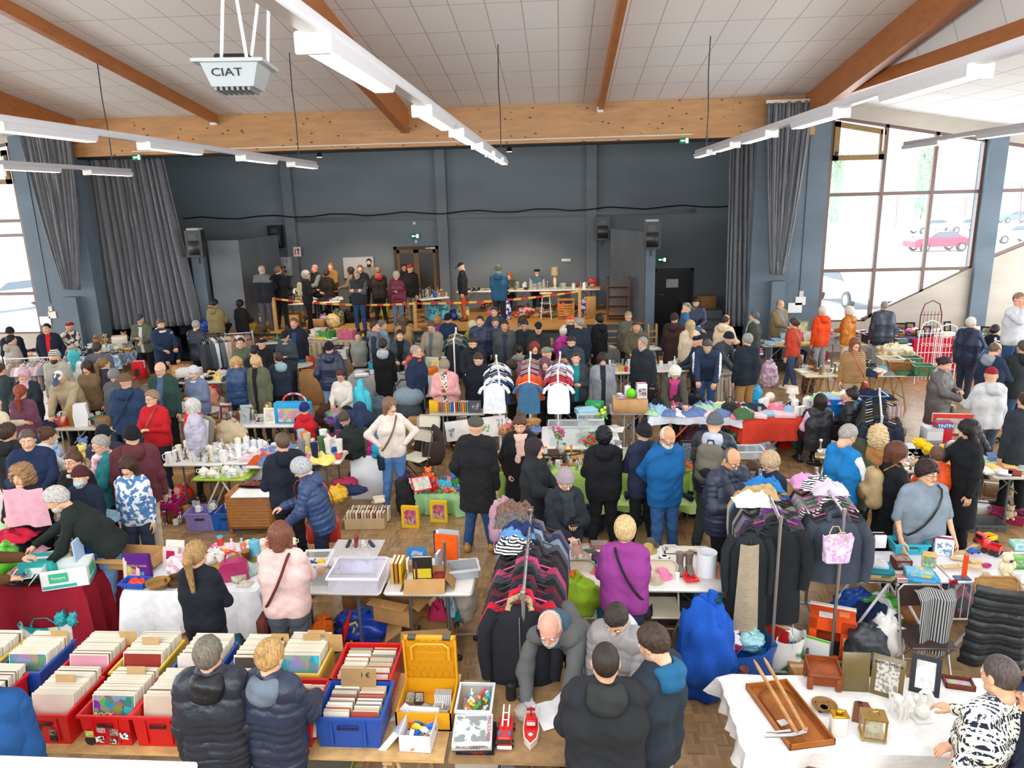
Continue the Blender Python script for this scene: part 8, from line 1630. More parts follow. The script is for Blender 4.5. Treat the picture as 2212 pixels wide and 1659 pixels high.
for k in(0,1):I('boot',1470+20*k,1235,180,('V:a09488:5c5048:20','P:3c3028'),'grey knitted boot standing on the table, one of a pair',h=.22,s=.8,group='pair of grey knitted boots')
for k in(0,1):I('shoe',1467+26*k,1195-3*k,60,('P:d8ccb8','P:8a7c68'),'cream court shoe on the table, one of a pair',s=.85,group='pair of cream court shoes')
I('tray',1448,1190,0,('P:e4e0d8','M:908c84'),'white dish with keys behind the striped cap',w=.14,d=.14);I('shade',1527,1240,0,('P:e4b898',),'peach lampshade under the white one',r=.068,h=.16);I('shade',1526,1240,0,('P:dcdce0',),'tall white lampshade stacked on the peach one',z=ZT+.16,r=.092,h=.23)
I('glass',1463,1252,0,('P:f0f0f0',),'white plastic cup near the red tray',h=.07,r=.026);I('crate',1489,1250,10,('P:e01828','P:c01020'),'small red plastic tray with coins',w=.11,d=.17,h=.035);I('cloth',1555,1240,0,('F:c88870',),'terracotta cloth at the right end of the table of caps',w=.12,d=.2,h=.12)
for px,py,z_,c,lb in((1240,1330,.55,'F:8cac28','lime green garment over a folding chair'),(1290,1330,.3,'P:2098c0','turquoise bag under the table of caps')):sack(px,py,lb,c,z_,.5,.2,.4,3)
Sp('chair',P(1245,1400,0),PI,('P:d8d4c4','M:8a8878'),'folding chair draped with the lime green garment');Sp('chair',P(1420,1400,0),PI,('P:e4dcc0','P:c8c0b0'),'cream folding chair behind the boys')
sack(1520,1500,'bright blue cape draped over a chair','F:1850b0',0,.52,.4,.95,2);bag(1590,1470,'large blue shopping bag stuffed with clothes','P:1c54a8',0,10,.62,.4,.42,3,'P:2c64b8');sack(1580,1400,'white mesh bag with burgundy cloth in the large blue bag','B:dcd8dc:8a2048:8',.36,.24,.2,.16);sack(1618,1400,'pale turquoise bag in the large blue bag','P:90c0c4',.36,.26,.22,.18,3)
bag(1475,1335,'grey and maroon shopping bag of bottles under the table of caps','F:5a5054',0,0,.6,.32,.34,2);sack(1525,1325,'turquoise knotted plastic bag under the table of caps','P:1c88b8',.3,.3,.25,.3,4);cbox(1440,1320,.6,.05,.62,0,'brown framed panel leaning under the table of caps','P:8a7464');bag(1660,1440,'clear blue plastic bag beside the orange house box','P:3c90d0',0,0,.34,.25,.3,1)
q=P(1600,1450,.25);Sp('vase',(q.x,q.y-.1,.1),0,('P:9a4c38',),'terracotta pot beside the blue bag',h=.25,r=.07);sack(1585,1490,'lime and grey rucksack on the floor behind the white cloth table','B:5a6048:a8c030:8',0,.28,.2,.2)
# ---- coat racks right of centre
for(a0,b0,n,cs_,lab,on)in(((2.02,7.15),(1.92,6.2),10,['F:1c2024','F:4a4844','F:5c2a7c','F:6c6a68','F:2c3440','F:8a8478','F:20242c','F:3c2c24','F:1a68a8','F:b49a70'],'steel clothes rack with coats and a grey fleece','on the middle coat rack'),((2.60,7.2),(2.52,6.36),9,['F:3c4450','F:2c343e','F:20242a','R:e0e0e0:2c2c30:14','F:b87898','F:7c9a80','F:9c9498','F:c8a0b8','F:2a2c34'],'steel clothes rack with a unicorn bag on its end','on the right coat rack')):
 a_,b_=Vc((*b0,0)),Vc((*a0,0));Sp('rack',(a_+b_)/2,math.atan2(b_.y-a_.y,b_.x-a_.x),('M:b4b4b4','P:202020'),lab,w=round((b_-a_).length+.2,2),h=1.6)
 for k in Rg(n):
  t=(k+.5)/n;c=cs_[k];q=a_+(b_-a_)*t;Sp('hung',(q.x,q.y,1.59),rad(-4+k*3%9),(c,c,'U:a8a49c' if k==3 and n==10 else c,'M:a0a0a0','P:c84878' if k in(1,7)else 'P:242424'),'%s garment %s, %s from the near end'%(cname(c),on,'first second third fourth fifth sixth seventh eighth ninth tenth'.split()[k]),tp='jacket',seed=k%4,th=.14,ln=.95 if n==10 and k<2 else(.8 if n==10 else.62))
Sp('hung',P(1622,1128,1.55),rad(-6),('F:22262a','F:22262a','F:22262a','M:909090','P:202020'),'long black raincoat with quilted beige lining hanging open',tp='coat',seed=1,th=.16,ln=1.0,s=(.74,.9,.97));q=P(1614,1140,1.5);tag(Ob('coat_lining',MB().grid(6,12,lambda u,v:((u-.5)*.16*(1+.4*v),-.1-.03*Sin(u*PI),-.1-v*.85),0,.004),'F:a0937c',loc=(q.x,q.y-.02,1.5)),'beige quilted lining of the long black raincoat','lining')
for k,(px,py,c,lb)in En(((1650,1052,'F:2470b0','bright blue top heaped on the middle coat rack'),(1640,1070,'F:b09868','tan garment heaped on the middle coat rack'),(1765,1050,'R:dcdcdc:34343c:16','striped top heaped on the right coat rack'),(1745,1045,'F:c890b8','pink garment heaped on the right coat rack'),(1790,1060,'F:c8bcc8','pale lilac garment heaped on the right coat rack'),(1625,1085,'F:e0dcd0','white travel pillow on the middle coat rack'))):I('cloth',px,py,0,(c,),lb,z=1.56,w=.34,d=.26,h=.12,seed=k%5+1)
ub=Sp('tote',PY(1806,1212,6.05),rad(5),('X:e4c8dc:c8a0c8:30','F:d8c4a0'),'pink unicorn-print bag with rope handles on the rack post',w=.25,d=.1,h=.24,seed=1,name='printed_bag')
Ob('bag_print',MB().pm([(-.03,.02),(.0,.06),(.03,.08),(.04,.05),(.06,.04),(.03,0),(-.04,-.02)],0,.002),'A:f4ecf8',ub,(0,-.062,.1),(PI/2,0,0))
# ---- games tables on the right
GA=tw('xtable',2.68,3.72,6.62,.62,'white camping table with board games',('P:e8e6ea','P:e4e4e8','P:a01830'),z=.75);GB=tw('xtable',3.74,4.95,6.62,.62,'white camping table with wooden toys',('P:e8e6ea','P:e4e4e8','P:a01830'),z=.75)
zz=.752
for px,py,w,d,h,rt_,c,c3,lb,z_ in((1895,1245,.28,.24,.05,-6,'A:4a382c','O:5c6c48:20','brown board game box at the bottom of the stack',0),(1893,1240,.27,.22,.05,-4,'A:a89468','X:b09c70:706040:10','tan board game box in the middle of the stack',.052),(1893,1232,.28,.2,.05,-10,'A:1c6874','A:2c7c84','teal board game box on the stack',.106),(1895,1220,.17,.16,.035,-12,'A:9cc8e0','O:d8d0c8:30','pale blue small game box topping the stack',.16),
(1990,1252,.28,.17,.055,-8,'A:3c98c8','A:60b0d8','sky blue puzzle box beside the stack',0),(1985,1242,.25,.15,.05,-14,'A:58a8d0','X:70b8d8:e8c050:14','blue and yellow puzzle box on top of the other',.057),(1950,1252,.17,.1,.04,-4,'A:e0d8d0','O:d04838:40','small red and white game box',0),(1945,1225,.16,.14,.1,0,'A:5c2c28','O:903c30:40','pile of dark red games behind the small box',0),(1850,1225,.26,.2,.05,10,'A:78a890','A:2c4038','green and black framed game by the unicorn bag',0)):
 I('gamebox',px,py,rt_,(c,c,c3),lb,z=zz+z_,w=w,d=d,h=h)
I('frame',1855,1205,12,('P:8cb8a0','A:2a3834'),'pale green framed blackboard game standing at the back',z=zz,w=.26,h=.16);I('closedbox',1897,1180,0,('A:e8e8ea','A:282828'),'white and black cube box standing behind the games',z=zz+.06,w=.12,d=.09,h=.14);Cr(1960,1190,.34,.2,.12,0,'turquoise plastic crate at the back of the games table','P:30a8bc',zz)
g=I('closedbox',2005,1222,-24,('W:c8a468','W:c8a468'),'wooden shape-sorter block with coloured animal holes',z=zz+.11,w=.12,d=.09,h=.13);Pn(g,.09,.1,.0,-.047,.065,'O:68a858:40');g=I('closedbox',2035,1195,-16,('A:e4e8ec','P:982050'),'white and crimson toy box near the woman in grey',z=zz,w=.17,d=.14,h=.17);Pn(g,.14,.14,0,-.072,.085,'X:e8ecf0:7890b0:20')
I('cloth',1830,1240,0,('X:e86820:c83c18:20',),'orange snack bag on the camping table',z=zz,w=.16,d=.07,h=.04);I('closedbox',2010,1262,-3,('A:f0a898','A:f0a898'),'flat salmon pink card at the table edge',z=zz,w=.16,d=.05,h=.01)
q=P(2080,1250,zz);s_=Em('wooden_toy',q);tag(s_,'upright orange toy column on a blue base','toy');Ob('base',MB().box(-.08,.06,-.04,.04,0,.015,0,.004),'P:2c5c80',s_);Ob('column',MB().box(-.012,.022,-.015,.015,.015,.25),'P:e0481c',s_)
for k,(px,py,w,rt_)in En(((2065,1195,.26,10),(2080,1210,.22,-20),(2100,1185,.2,40),(2060,1225,.24,5),(2095,1225,.2,-10),(2055,1180,.18,60),(2110,1215,.12,0))):I('closedbox',px,py,rt_,('W:d0b078','W:d8bc88'),'flat wooden puzzle piece in the heap on the camping table',z=zz+.008*k,w=w,d=.06,h=.016,group='wooden track pieces')
I('toytruck',2128,1175,20,('P:c82828','P:e8c020','P:222222'),'red and yellow toy truck on the camping table',z=zz+.02,l=.2);I('toytruck',2142,1195,-50,('P:d83028','P:c82020','P:222222'),'red toy tractor beside the yellow truck',z=zz,l=.16);I('toycar',2103,1195,10,('P:2858b0','P:1c1c1c'),'small blue toy car among the wooden pieces',z=zz+.03);I('bowl',2130,1225,0,('P:b82870',),'magenta toy strainer on the camping table',z=zz,r=.045,h=.03)
I('plush',2170,1240,14,('F:dccfae','F:5c3c58'),'cream cat-shaped plush or moneybox on the right games table',z=zz,h=.24);I('mug',2127,1252,0,('P:d0c0a0',),'beige cup beside the cream cat figure',z=zz,h=.075,r=.03);I('mug',2198,1255,180,('P:e4e0d8',),'white mug at the right edge of the games table',z=zz,h=.07,r=.03);I('gamebox',2200,1225,0,('P:58a830','P:387820','O:70b848:30'),'round green toy box at the right edge',z=zz,w=.16,d=.1,h=.12);I('gamebox',2200,1185,0,('A:a8e0d0','A:78c0b0','O:80c8c0:30'),'mint green boxed toy at the right edge',z=zz,w=.14,d=.12,h=.08)
ob=Em('playhouse_box',P(1790,1425,0));ob.rotation_euler=(0,0,rad(-20));tag(ob,'orange toy-shop box cut out as a house with white edges','box');OR_='A:e4521c'
Ob('body',MB().box(-.2,.2,-.13,-.125,0,.14).box(-.2,-.13,-.13,-.125,0,.5).box(.08,.2,-.13,-.125,0,.5).box(-.2,.2,-.13,-.125,.38,.5).box(-.2,-.195,-.13,.13,0,.5).box(.195,.2,-.13,.13,0,.5).box(-.2,.2,.125,.13,0,.5).box(-.2,.2,-.13,.13,.5,.505),OR_,ob)
Pn(ob,.12,.1,-.06,-.06,.507,'A:f0e8e0',None,0,'',(0,0,0));Pn(ob,.09,.09,.1,.0,.507,'A:f0905c',None,0,'',(0,0,0));Pn(ob,.07,.09,.14,-.132,.3,'A:f0b090');Ob('white_edge',MB().box(-.205,.205,.1,.14,.49,.52),'A:f0ece8',ob);Ob('figure_print',MB().pm([(-.08,.26),(-.03,.3),(-.02,.38),(-.06,.42),(-.1,.36)],-.204,-.202,0,'x'),'A:e8b828',ob);Pn(ob,.07,.09,-.203,-.02,.2,'A:f0b090',None,0,'',(PI/2,0,-PI/2))
Cr(1810,1455,.55,.34,.22,-22,'black slatted crate with games and a dark bin bag','P:2c3434',0,'P:1c2424');I('bookup',1790,1430,60,('P:f0f0f0','P:60c828'),'white and lime boxed game in the black crate',z=.12,w=.05,d=.34,h=.2);sack(1868,1440,'crumpled dark grey bin bag on the black crate','Q:34383e',.1,.38,.34,.42,2);sack(1905,1440,'crumpled white paper bag behind the frame','A:dcd8d4',0,.34,.3,.55,3);bag(1690,1450,'white and green paper bag with red book','B:e4e4e0:2c7840:4',0,-16,.34,.24,.42,2);I('bookup',1700,1405,50,('P:c81c1c','A:e0d0a0'),'red book sticking out of the white and green bag',z=.25,w=.04,d=.2,h=.22);cbox(1740,1480,.3,.2,.2,0,'cardboard box behind the miniature desk',KB2)
for k,(px,py,c,lb)in En(((1850,1340,'P:1c50a8','blue bag under the games table'),(1900,1350,'B:dce4dc:48a838:8','white bag with green print under the games table'),(1960,1350,'C:94623c','brown paper sack under the games table'),(1880,1370,'F:20345c','navy cloth under the games table'),(2010,1310,'B:9c98a0:4c5468:8','grey patterned cloth under the games table'),(2060,1320,'B:a07888:5c6070:9','mauve patterned cloth under the right games table'),(2150,1330,'P:c8c4bc','pale storage tub under the right games table'))):sack(px,py,lb,c,0,.5,.36,.34,k%4+1)
wg=Em('wire_grid',P(1975,1345,0));tag(wg,'white wire baby gate standing under the games tables','gate');g_=MB()
for k in Rg(16):g_.rod((-.3+.075*k,0,.05),(-.3+.075*k,0,.62),.005,0,4)
Ob('bars',g_,'P:ecebee',wg);Ob('frame',MB().tu([(-.32,0,.05),(.85,0,.05),(.85,0,.62),(-.32,0,.62)],.012,6,closed=True),'P:f0f0f2',wg)
c1=Sp('chair',P(1985,1470,0),PI,('P:3c2c28','M:b8b4ac'),'dark padded folding chair with a striped scarf');q=P(1998,1320,.9);tag(Ob('striped_scarf',MB().grid(10,30,lambda u,v:((u-.5)*.34*(1-.25*v),.02-.07*Sin(u*9+1)*.4-(.1 if v<.12 else.12)*min(1,v*8),-max(0,v-.06)*.62),0,.006),'V:2c3034:a8aaa8:16',loc=(c1.location.x+.03,c1.location.y-.0,.93)),'black and grey striped scarf hanging over the dark folding chair','scarf')
Sp('chair',P(2150,1450,0),PI,('W:b08850','W:a87c48'),'wooden chair under the black quilted coat');q=P(2155,1470,0);s_=Ob('quilted_coat',MB().grid(30,30,lambda u,v:((u-.5)*.62*(1+.25*v),-.12*Sin(u*PI)-.05*Sin(u*14)*v-.03*abs(Sin(v*22)),.98-v*.75),0,.03),'Q:1a2024',loc=(q.x,q.y,0));s_['label']='black quilted coat spread over a chair at the right';s_['category']='coat'
# ====== STALLS FURTHER BACK
def TBL(pl,pr,d,lab,c=WT,kd='foldtable',**kw):return table(kd,pl,pr,d,lab,c,**kw)
def G(px0,py0,px1,py1,z=0):return Gr(px0,py0,px1,py1,z)
# ---- china stall, shoe cabinet, clothes heaps (9 - 10 m)
T=TBL((350,1003),(478,1002),.8,'white table of ornaments and china at the left');sc(T,'mug/china cup/china teapot/china candlestick/metal pitcher/china figurine/china bowl/china vase/glass canister/china',34,51,'on the white china table',s=.85)
T=TBL((478,1000),(575,999),.8,'white table with white dinner service');sc(T,'plate/china canister/china teapot/china bowl/china cup/china',20,52,'on the white dinner service table',s=.85)
T=TBL((413,1036),(532,1036),.5,'lime green topped camping table of tea sets',('P:a4cc38','P:d8d8d8','P:888888'),'xtable',z=.62);sc(T,'teapot/china cup/china mug/china',15,53,'on the lime green camping table',s=.85)
q=P(436,968,.75);s_=Em('kitchen_scale',(q.x+.1,q.y,ZT));tag(s_,'old shop scale with a white fan-shaped dial on the china table','scale');Ob('dial',MB().pm([(-.06,.05),(.06,.05),(.16,.42),(.1,.5),(0,.53),(-.1,.5),(-.16,.42)],-.04,.04,0,'y'),'P:8a8272',s_);Ob('dial_face',MB().pm([(-.03,.08),(.03,.08),(.09,.46),(0,.5),(-.09,.46)],-.046,-.041,0,'y'),'P:ecebe8',s_);Ob('base',MB().box(-.15,.15,-.1,.1,0,.06,0,.02),'P:e4e2dc',s_)
sack(505,965,'beige woollen blanket draped behind the dinner service','F:bca888',.7,.5,.2,.42,2)
for px,py,w,h,c,lab,kd in((367,1120,.38,.3,'P:b01c68','magenta plastic crate turned over with glasses on it','crate'),(445,1138,.42,.27,'P:9484c0','lilac plastic crate with small glassware','crate'),(500,1137,.42,.27,'P:1c64b8','bright blue plastic crate with white china','crate')):
 o=Cr(px,py,w,.32,h,3,lab,c);T=dict(c=Vc((o.location.x,o.location.y,0)),an=0,w=w-.06,d=.26,z=h+.004);sc(T,'goblet/glass glass/glass' if px==367 else('glass/glass candlestick/metal mug/china' if px==445 else 'teapot/china mug/china bowl/china'),9 if px==367 else 5,px,'on the '+lab.split(' with')[0].split(' turned')[0],s=.85)
T=G(345,1135,415,1115);sc(T,'mug/china pitcher/wood basket/wood vase/mixed bowl/wood candlestick/metal',8,54,'on the floor under the china table');cbox(395,1060,.4,.3,.3,0,'cardboard box under the white china table');cbox(455,1075,.5,.3,.3,0,'cardboard boxes under the lime green table',KB2);sack(400,1085,'bright red plastic bag under the china table','P:d83020',0,.3,.25,.28,2)
I('cabinet',555,1140,2,('W:a86c34',),'brown slatted wooden cabinet with shoes on top',z=0,w=.62,d=.42,h=.58);I('tray',560,1062,2,('P:e8e8e6','F:ececea'),'white cloth top on the slatted cabinet',z=.58,w=.64,d=.44,h=.012)
for k,(px,c)in En(((538,'P:6c2824'),(550,'P:6c2824'),(568,'F:c8b890'),(582,'F:c8b890'))):I('shoe',px,1052,80+k,(c,'P:302824'),('dark red leather shoe' if k<2 else 'beige lace-up shoe')+' on the slatted cabinet, one of a pair',z=.6,group='shoes on the slatted cabinet %d'%(k//2))
T=TBL((528,1008),(600,1006),.7,'white table with crumpled orange and cream clothes');I('cloth',575,998,0,('F:c8502c',),'rust orange garment heaped on the white table',z=ZT,w=.5,d=.28,h=.14);sc(T,'cloth/kids shoe/kids candlestick/glass folded/kids',9,55,'by the rust orange garment');q=P(560,1030,.5);tag(Ob('changing_board',MB().at(rx(rad(-30))).box(-.28,.28,-.01,.01,0,.32,0,.01),'P:d8d6d0',loc=(q.x,q.y,.45)),'white plastic board leaning below the orange garment','board')
T=TBL((608,1000),(735,998),.9,'table heaped with baby shoes and clothes');sc(T,'shoe/toy boot/cloth cloth/cloth cloth/dark folded/cloth cloth/kids',26,56,'on the baby clothes table',pack=.5);I('frame',662,975,0,('W:d8b070','W:e0c088'),'small pale wooden box on the baby clothes table',z=ZT,w=.14,h=.16)
for px,py,c,w,h,lab in((770,960,'F:2a2e34',.5,.3,'black jacket heap behind the white headboard'),(765,990,'F:222a28',.4,.5,'dark coat hanging over the clothes table'),(800,930,'F:54504a',.4,.25,'grey-brown jacket on the clothes heap'),(788,985,'F:4c4844',.3,.4,'grey trousers draped over the white headboard'),(802,985,'F:c01c78',.24,.3,'hot pink garment draped over the white headboard'),(830,990,'F:2ca4c4',.4,.3,'turquoise towel draped over the white headboard'),(725,955,'F:a02830',.3,.15,'red and green tops on the clothes heap'),(810,950,'F:5888b0',.3,.15,'blue patterned cloth on the clothes heap'),(745,1050,'F:a83050',.4,.12,'rolled raspberry blanket behind the grey-haired woman'),(755,1065,'F:283458',.5,.1,'folded navy cloth beside the yellow bag'),(728,1080,'P:e0b01c',.3,.2,'yellow bag behind the red handbag')):sack(px,py,lab,c,.62 if py<1000 else.35,w,.3,h,px%4+1)
q=P(797,1085,0);tag(Ob('headboard',MB().at(rx(rad(-8))).box(-.3,.3,-.015,.015,0,.68,0,.01),'P:e2e4e8',loc=(q.x,q.y+.12,0)),'white headboard panel standing behind the box of cards','headboard')
o=box(795,1130,.56,.42,.16,3,'wide cardboard box full of old cards and paperbacks','C:c0a880',0,.03,2,60)
for k in Rg(26):Sp('bookup',(o.location.x-.24+.04*(k%13)+.002*k,o.location.y-.16+.17*(k//13),.03),.05*Sin(k*3),(['A:e4d8c0','A:d8c8a8','A:b89070','A:efe6d4','A:a8583c'][k%5],'A:ece4d4'),'small old paperback in the wide cardboard box',group='paperbacks in the wide cardboard box',w=.026,d=.11,h=.2)
for k in Rg(4):I('book',818,1080,8*k,('A:e0d4bc','A:e8e0cc'),'cream booklet stacked on the box of cards',z=.24+k*.02,group='cream booklets on the box of cards')
T=G(890,1135,1000,1060);Sp('smalltable',(T['c'].x,T['c'].y,0),0,('P:404448',),'low dark table under the pale green cloth',w=.6,d=.5,h=.3);Sp('tablecloth',(T['c'].x,T['c'].y,0),0,('F:98c890',),'pale green cloth under the toy heap',w=.68,d=.55,h=.32,drop=.3,bd=.1);T=dict(c=T['c'],an=0,w=.66,d=.6,z=.33)
sc(T,'cloth/toy gadget/toy ball/toy plush/toy gamebox/toy toycar/toy toytruck/toy figurine/toy brick/toy',34,57,'on the pale green cloth',s=.8,pack=.42);g=I('gamebox',910,1045,35,('A:d8202c','A:c8a060','O:e0d8c0:30'),'red farm picture book leaning on the toy heap',z=.5,w=.28,d=.22,h=.02);g.rotation_euler=(rad(50),0,rad(30))
for px,py,c,lab in((907,1140,'A:ecb820','yellow children game box standing on the floor'),(968,1128,'A:e0c020','yellow and black game box beside the low table')):g=I('bookup',px,py,84,(c,c),lab,z=0,w=.05,d=.25,h=.32);Pn(g,.17,.22,-.027,.125,.16,'O:c84838:30',None,0,'',(PI/2,0,-PI/2))
sack(880,1110,'black rucksack on the floor beside the toy heap','F:1e2022',0,.3,.4,.5,2);sack(878,1070,'dark purple bag behind the black rucksack','F:3c2c44',.2,.3,.3,.35,1)
q=P(928,1045,0);s_=Em('car_seat',(q.x,q.y+.25,.25));s_.rotation_euler=(0,0,rad(-60));tag(s_,'dark brown child car seat behind the toys','car seat');Ob('shell',MB().blob(0,.1,.3,.24,.12,.34,0,20,12,.06).blob(-.2,-.02,.25,.07,.2,.2).blob(.2,-.02,.25,.07,.2,.2),'F:3c322c',s_);Ob('seat',MB().blob(0,-.08,.08,.22,.24,.1),'F:4a4038',s_);Ob('strap',MB().tu([(-.07,-.06,.5),(-.06,-.12,.3),(0,-.18,.14),(.06,-.12,.3),(.07,-.06,.5)],.012,6),'F:707070',s_)
Sp('chair',P(905,1045,0),rad(150),('P:e4dcc8','P:5c5448'),'cream folding chair facing the toys');Sp('chair',P(925,1010,0),rad(170),('P:e8e0cc','P:b0a898'),'second cream folding chair behind the first');
# ---- row at about 12 m, left
T=TBL((455,921),(645,919),.75,'white table with the blue play gym box');avoid(T,620,905,.34);sc(T,'frame/books thermos/metal book/books gadget/mixed basket/wood jar/glass tray/wood',15,58,'on the table by the play gym box',u=(-1,.3))
g=I('closedbox',636,912,-2,('A:2c9cd0','A:2c9cd0'),'large blue play gym box with baby picture',z=ZT,w=.62,d=.16,h=.36);Pn(g,.48,.24,0,-.083,.15,'O:dcc0a0:9');tag(Ob('toy_arch',MB().tu([(.2*Cos(t*PI/10),0,.14*Sin(t*PI/10))for t in Rg(11)],.018,8),'B:e04030:90b8d8:5',loc=g.location+Vc((.02,.05,.36))),'red and blue toy arch on the play gym box','toy arch')
T=TBL((92,927),(236,925),.8,'grey table of electronics at the left',('P:c8c4b8','P:9a9a9c'));I('easel_screen',133,918,-20,('P:e8e8e8','P:3c4858'),'white-framed slate screen on its stand',z=ZT,w=.26,h=.24);I('closedbox',160,918,6,('C:b08850','C:b08850'),'brown paper pack beside the game console',z=ZT,w=.18,d=.1,h=.3);I('console',178,920,20,('P:f0f0f0','P:18181c'),'white and black upright game console',z=ZT);I('tray',108,918,0,('P:1c4c9c','P:1c4c9c'),'blue plastic tray by the plum sweater',z=ZT,w=.26,d=.2,h=.07);sc(T,'gadget/mixed device/mixed tape/toy cloth/dark mug/china',14,59,'on the electronics table')
T=TBL((236,925),(300,930),.8,'pale folding table beside the felt hat',('P:b4c4d8','P:88929c'));sc(T,'cloth/dark shoe/mixed',4,60,'on the pale table by the felt hat')
T=TBL((306,893),(400,908),.9,'table carrying the birdcage',('P:d0ccc0','P:8a8a88'));I('birdcage',345,888,-14,('P:8a968c',),'grey-green wire birdcage on the left table',z=ZT,w=.55,d=.5,h=.5);I('tray',378,900,-10,('P:c87c54','P:c87c54'),'terracotta coloured cage tray beside the birdcage',z=ZT,w=.34,d=.3)
T=TBL((296,826),(392,824),.9,'dark wood trestle table with a pan set box',('W:8a5a34','W:9a6a40'),'trestle');g=I('closedbox',304,818,10,('A:d0202c','A:e8e4e0'),'red and white pan set box on the trestle',z=ZT,w=.24,d=.2,h=.4);Pn(g,.1,.16,-.02,-.102,.16,'A:3a3430');sc(T,'basket/wood book/books frame/wood tray/wood',10,61,'on the dark trestle')
T=TBL((384,826),(496,824),.8,'white table with boxed shoes and blue cloths');avoid(T,412,812,.3);sc(T,'cloth/cloth cloth/kids shoe/dark folded/cloth',16,62,'on the white table by the shoe boxes')
for k in Rg(2):I('closedbox',410,812,6*k,('A:e4e0dc','A:e4e0dc'),'white printed box %s on the left'%('under the other' if not k else 'on top of its twin'),z=ZT+k*.17,w=.46,d=.3,h=.16)
sack(450,895,'salmon pink quilted coat over a chair','Q:e09c80',.3,.5,.4,.6,2);sack(472,900,'clear bag of linen beside the salmon coat','F:c8c0a8',.0,.34,.3,.5,1);sack(461,870,'red folding chair cover','F:c82838',.4,.3,.2,.35,3)
T=TBL((128,771),(254,768),.8,'table covered with a blue printed cloth',cloth=('X:c8d8e8:7898b8:12','blue and white printed tablecloth at the far left'),drop=.3);sc(T,'tray/metal gadget/metal candlestick/metal mug/china cloth/dark',18,63,'on the blue printed cloth')
T=TBL((190,746),(262,744),.5,'far left table of bric-a-brac by the curtain',cloth=('X:e4e4e4:9a9a9a:20','grey and white patterned tablecloth by the left curtain'));sc(T,'closedbox/china gadget/metal plush/wood book/books basket/wood',14,64,'by the left curtain')
T=TBL((0,775),(80,765),.6,'far left white table');sc(T,'book/books gadget/mixed cloth/cloth',8,65,'on the far left white table')
rack((10,776),(108,772),1.5,'white clothes rail of small shirts at the far left',('P:e0e4e4','P:c0c0c0'),['F:d8d4cc','F:a8a4a0','F:c8b8b8','F:e4e0dc','F:988c90','F:7a8088','F:c8a8a8'],13,66,'on the far left white rail',tp='tshirt',ln=.55)
rack((430,728),(486,722),1.5,'black rail of grey suits before the stage',('P:3c3e42','P:202020'),['F:34383c','F:4a5054','F:2c3034','F:c8c8c8','F:60686c'],11,67,'on the rail of suits');rack((486,722),(545,718),1.5,'rail of brown and pink garments near the stage',('P:b0b0b0','P:202020'),['F:8a6a58','F:c8a8a0','F:5c4840','F:b4a090','F:d8ccc4'],12,68,'on the brown rail')
T=TBL((560,775),(600,773),.8,'small table of folded linen behind the olive coat');sc(T,'folded/cloth book/books cloth/cloth',6,69,'on the linen table')
T=TBL((540,743),(640,738),.6,'white table of fruit-like ornaments before the stage');sc(T,'ball/wood vase/mixed basket/wood figurine/china',10,70,'on the ornament table before the stage');T=TBL((652,745),(690,742),.7,'small white table with an upturned crate',('P:e0e0e0','P:c0c0c0'));sc(T,'crate/china gadget/metal bottle/toy',4,71,'on the small table left of the dresser')
q=P(725,800,0);s_=Sp('closedbox',(q.x,q.y+.2,0),0,('W:c0b090','W:b0a080'),'cream fluted dresser in front of the stage',w=1.35,d=.55,h=.85,name='dresser',cat='dresser');f_=MB()
for k in Rg(9):f_.rod((-.6+.15*k,-.28,.05),(-.6+.15*k,-.28,.8),.02,0,8)
Ob('fluting',f_,'W:a89878',s_);T=dict(c=s_.location.copy(),an=0,w=1.3,d=.5,z=.86);sc(T,'closedbox/kids tray/china folded/kids frame/wood crate/toy',9,72,'on the cream dresser')
sack(665,815,'red striped cloth bundle beside the dresser','R:c03828:e06a30:6',0,.6,.4,.6,2);Cr(612,815,.6,.4,.2,0,'yellow plastic crate between the shoppers','P:d8c030',.5)
q=P(645,850,0);Sp('stool',(q.x,q.y,0),0,('P:dcd8cc','P:d0ccc0'),'round white garden table with a wreath',h=.72,r=.4,name='round_table',cat='table');cbox(680,870,.5,.4,.75,6,'tall cardboard carton with orange tape',KB1,0,'P:f07030')
# ---- middle of the hall
T=TBL((752,815),(880,812),.8,'table under a grey cloth with a red tin',cloth=('F:b0b0b0','pale grey cloth hanging from the middle table'),drop=.6);avoid(T,775,800,.2);sc(T,'paper/china crate/toy plate/china book/books mug/china tray/china',12,73,'on the pale grey cloth');T=TBL((880,812),(965,812),.8,'table with framed prints beside the red collar',cloth=('F:c4c4c4','grey cloth hanging right of the black coat'),drop=.5);sc(T,'frame/books frame/kids closedbox/toy',9,74,'on the table of prints')
for px,py,c,w,h,z_,lab in((783,930,'F:50c8dc',.42,.95,.1,'turquoise baby seat cushion standing upright'),(755,910,'F:8c8a88',.5,.5,.3,'grey padded carrier beside the turquoise cushion'),(810,905,'F:60707c',.6,.5,.2,'blue-grey pram body behind the cream sweater'),(733,920,'O:5c5464:12',.5,.3,.6,'purple and black toy box behind the bending person'),(712,925,'F:503428',.5,.5,.2,'brown blanket over a chair by the red gilet'),(985,960,'C:a88858',.3,.3,0,'cardboard box under the print board'),(1010,955,'P:b02024',.3,.3,0,'red box under the print board')):sack(px,py,lab,c,z_,w,.3,h,px%4+1)
pr_=Em('pushchair',P(888,950,0));tag(pr_,'grey-blue pushchair with a black handle bow','pushchair');Ob('hood',MB().blob(0,0,.85,.3,.25,.2),'F:7c8c98',pr_);Ob('seat',MB().blob(0,-.05,.55,.26,.24,.25),'F:3c4248',pr_);Ob('handle',MB().tu([(-.3,0,.6),(-.28,.1,1.0),(-.15,.12,1.15),(.15,.12,1.15),(.28,.1,1.0),(.3,0,.6)],.016,7),'P:24262a',pr_)
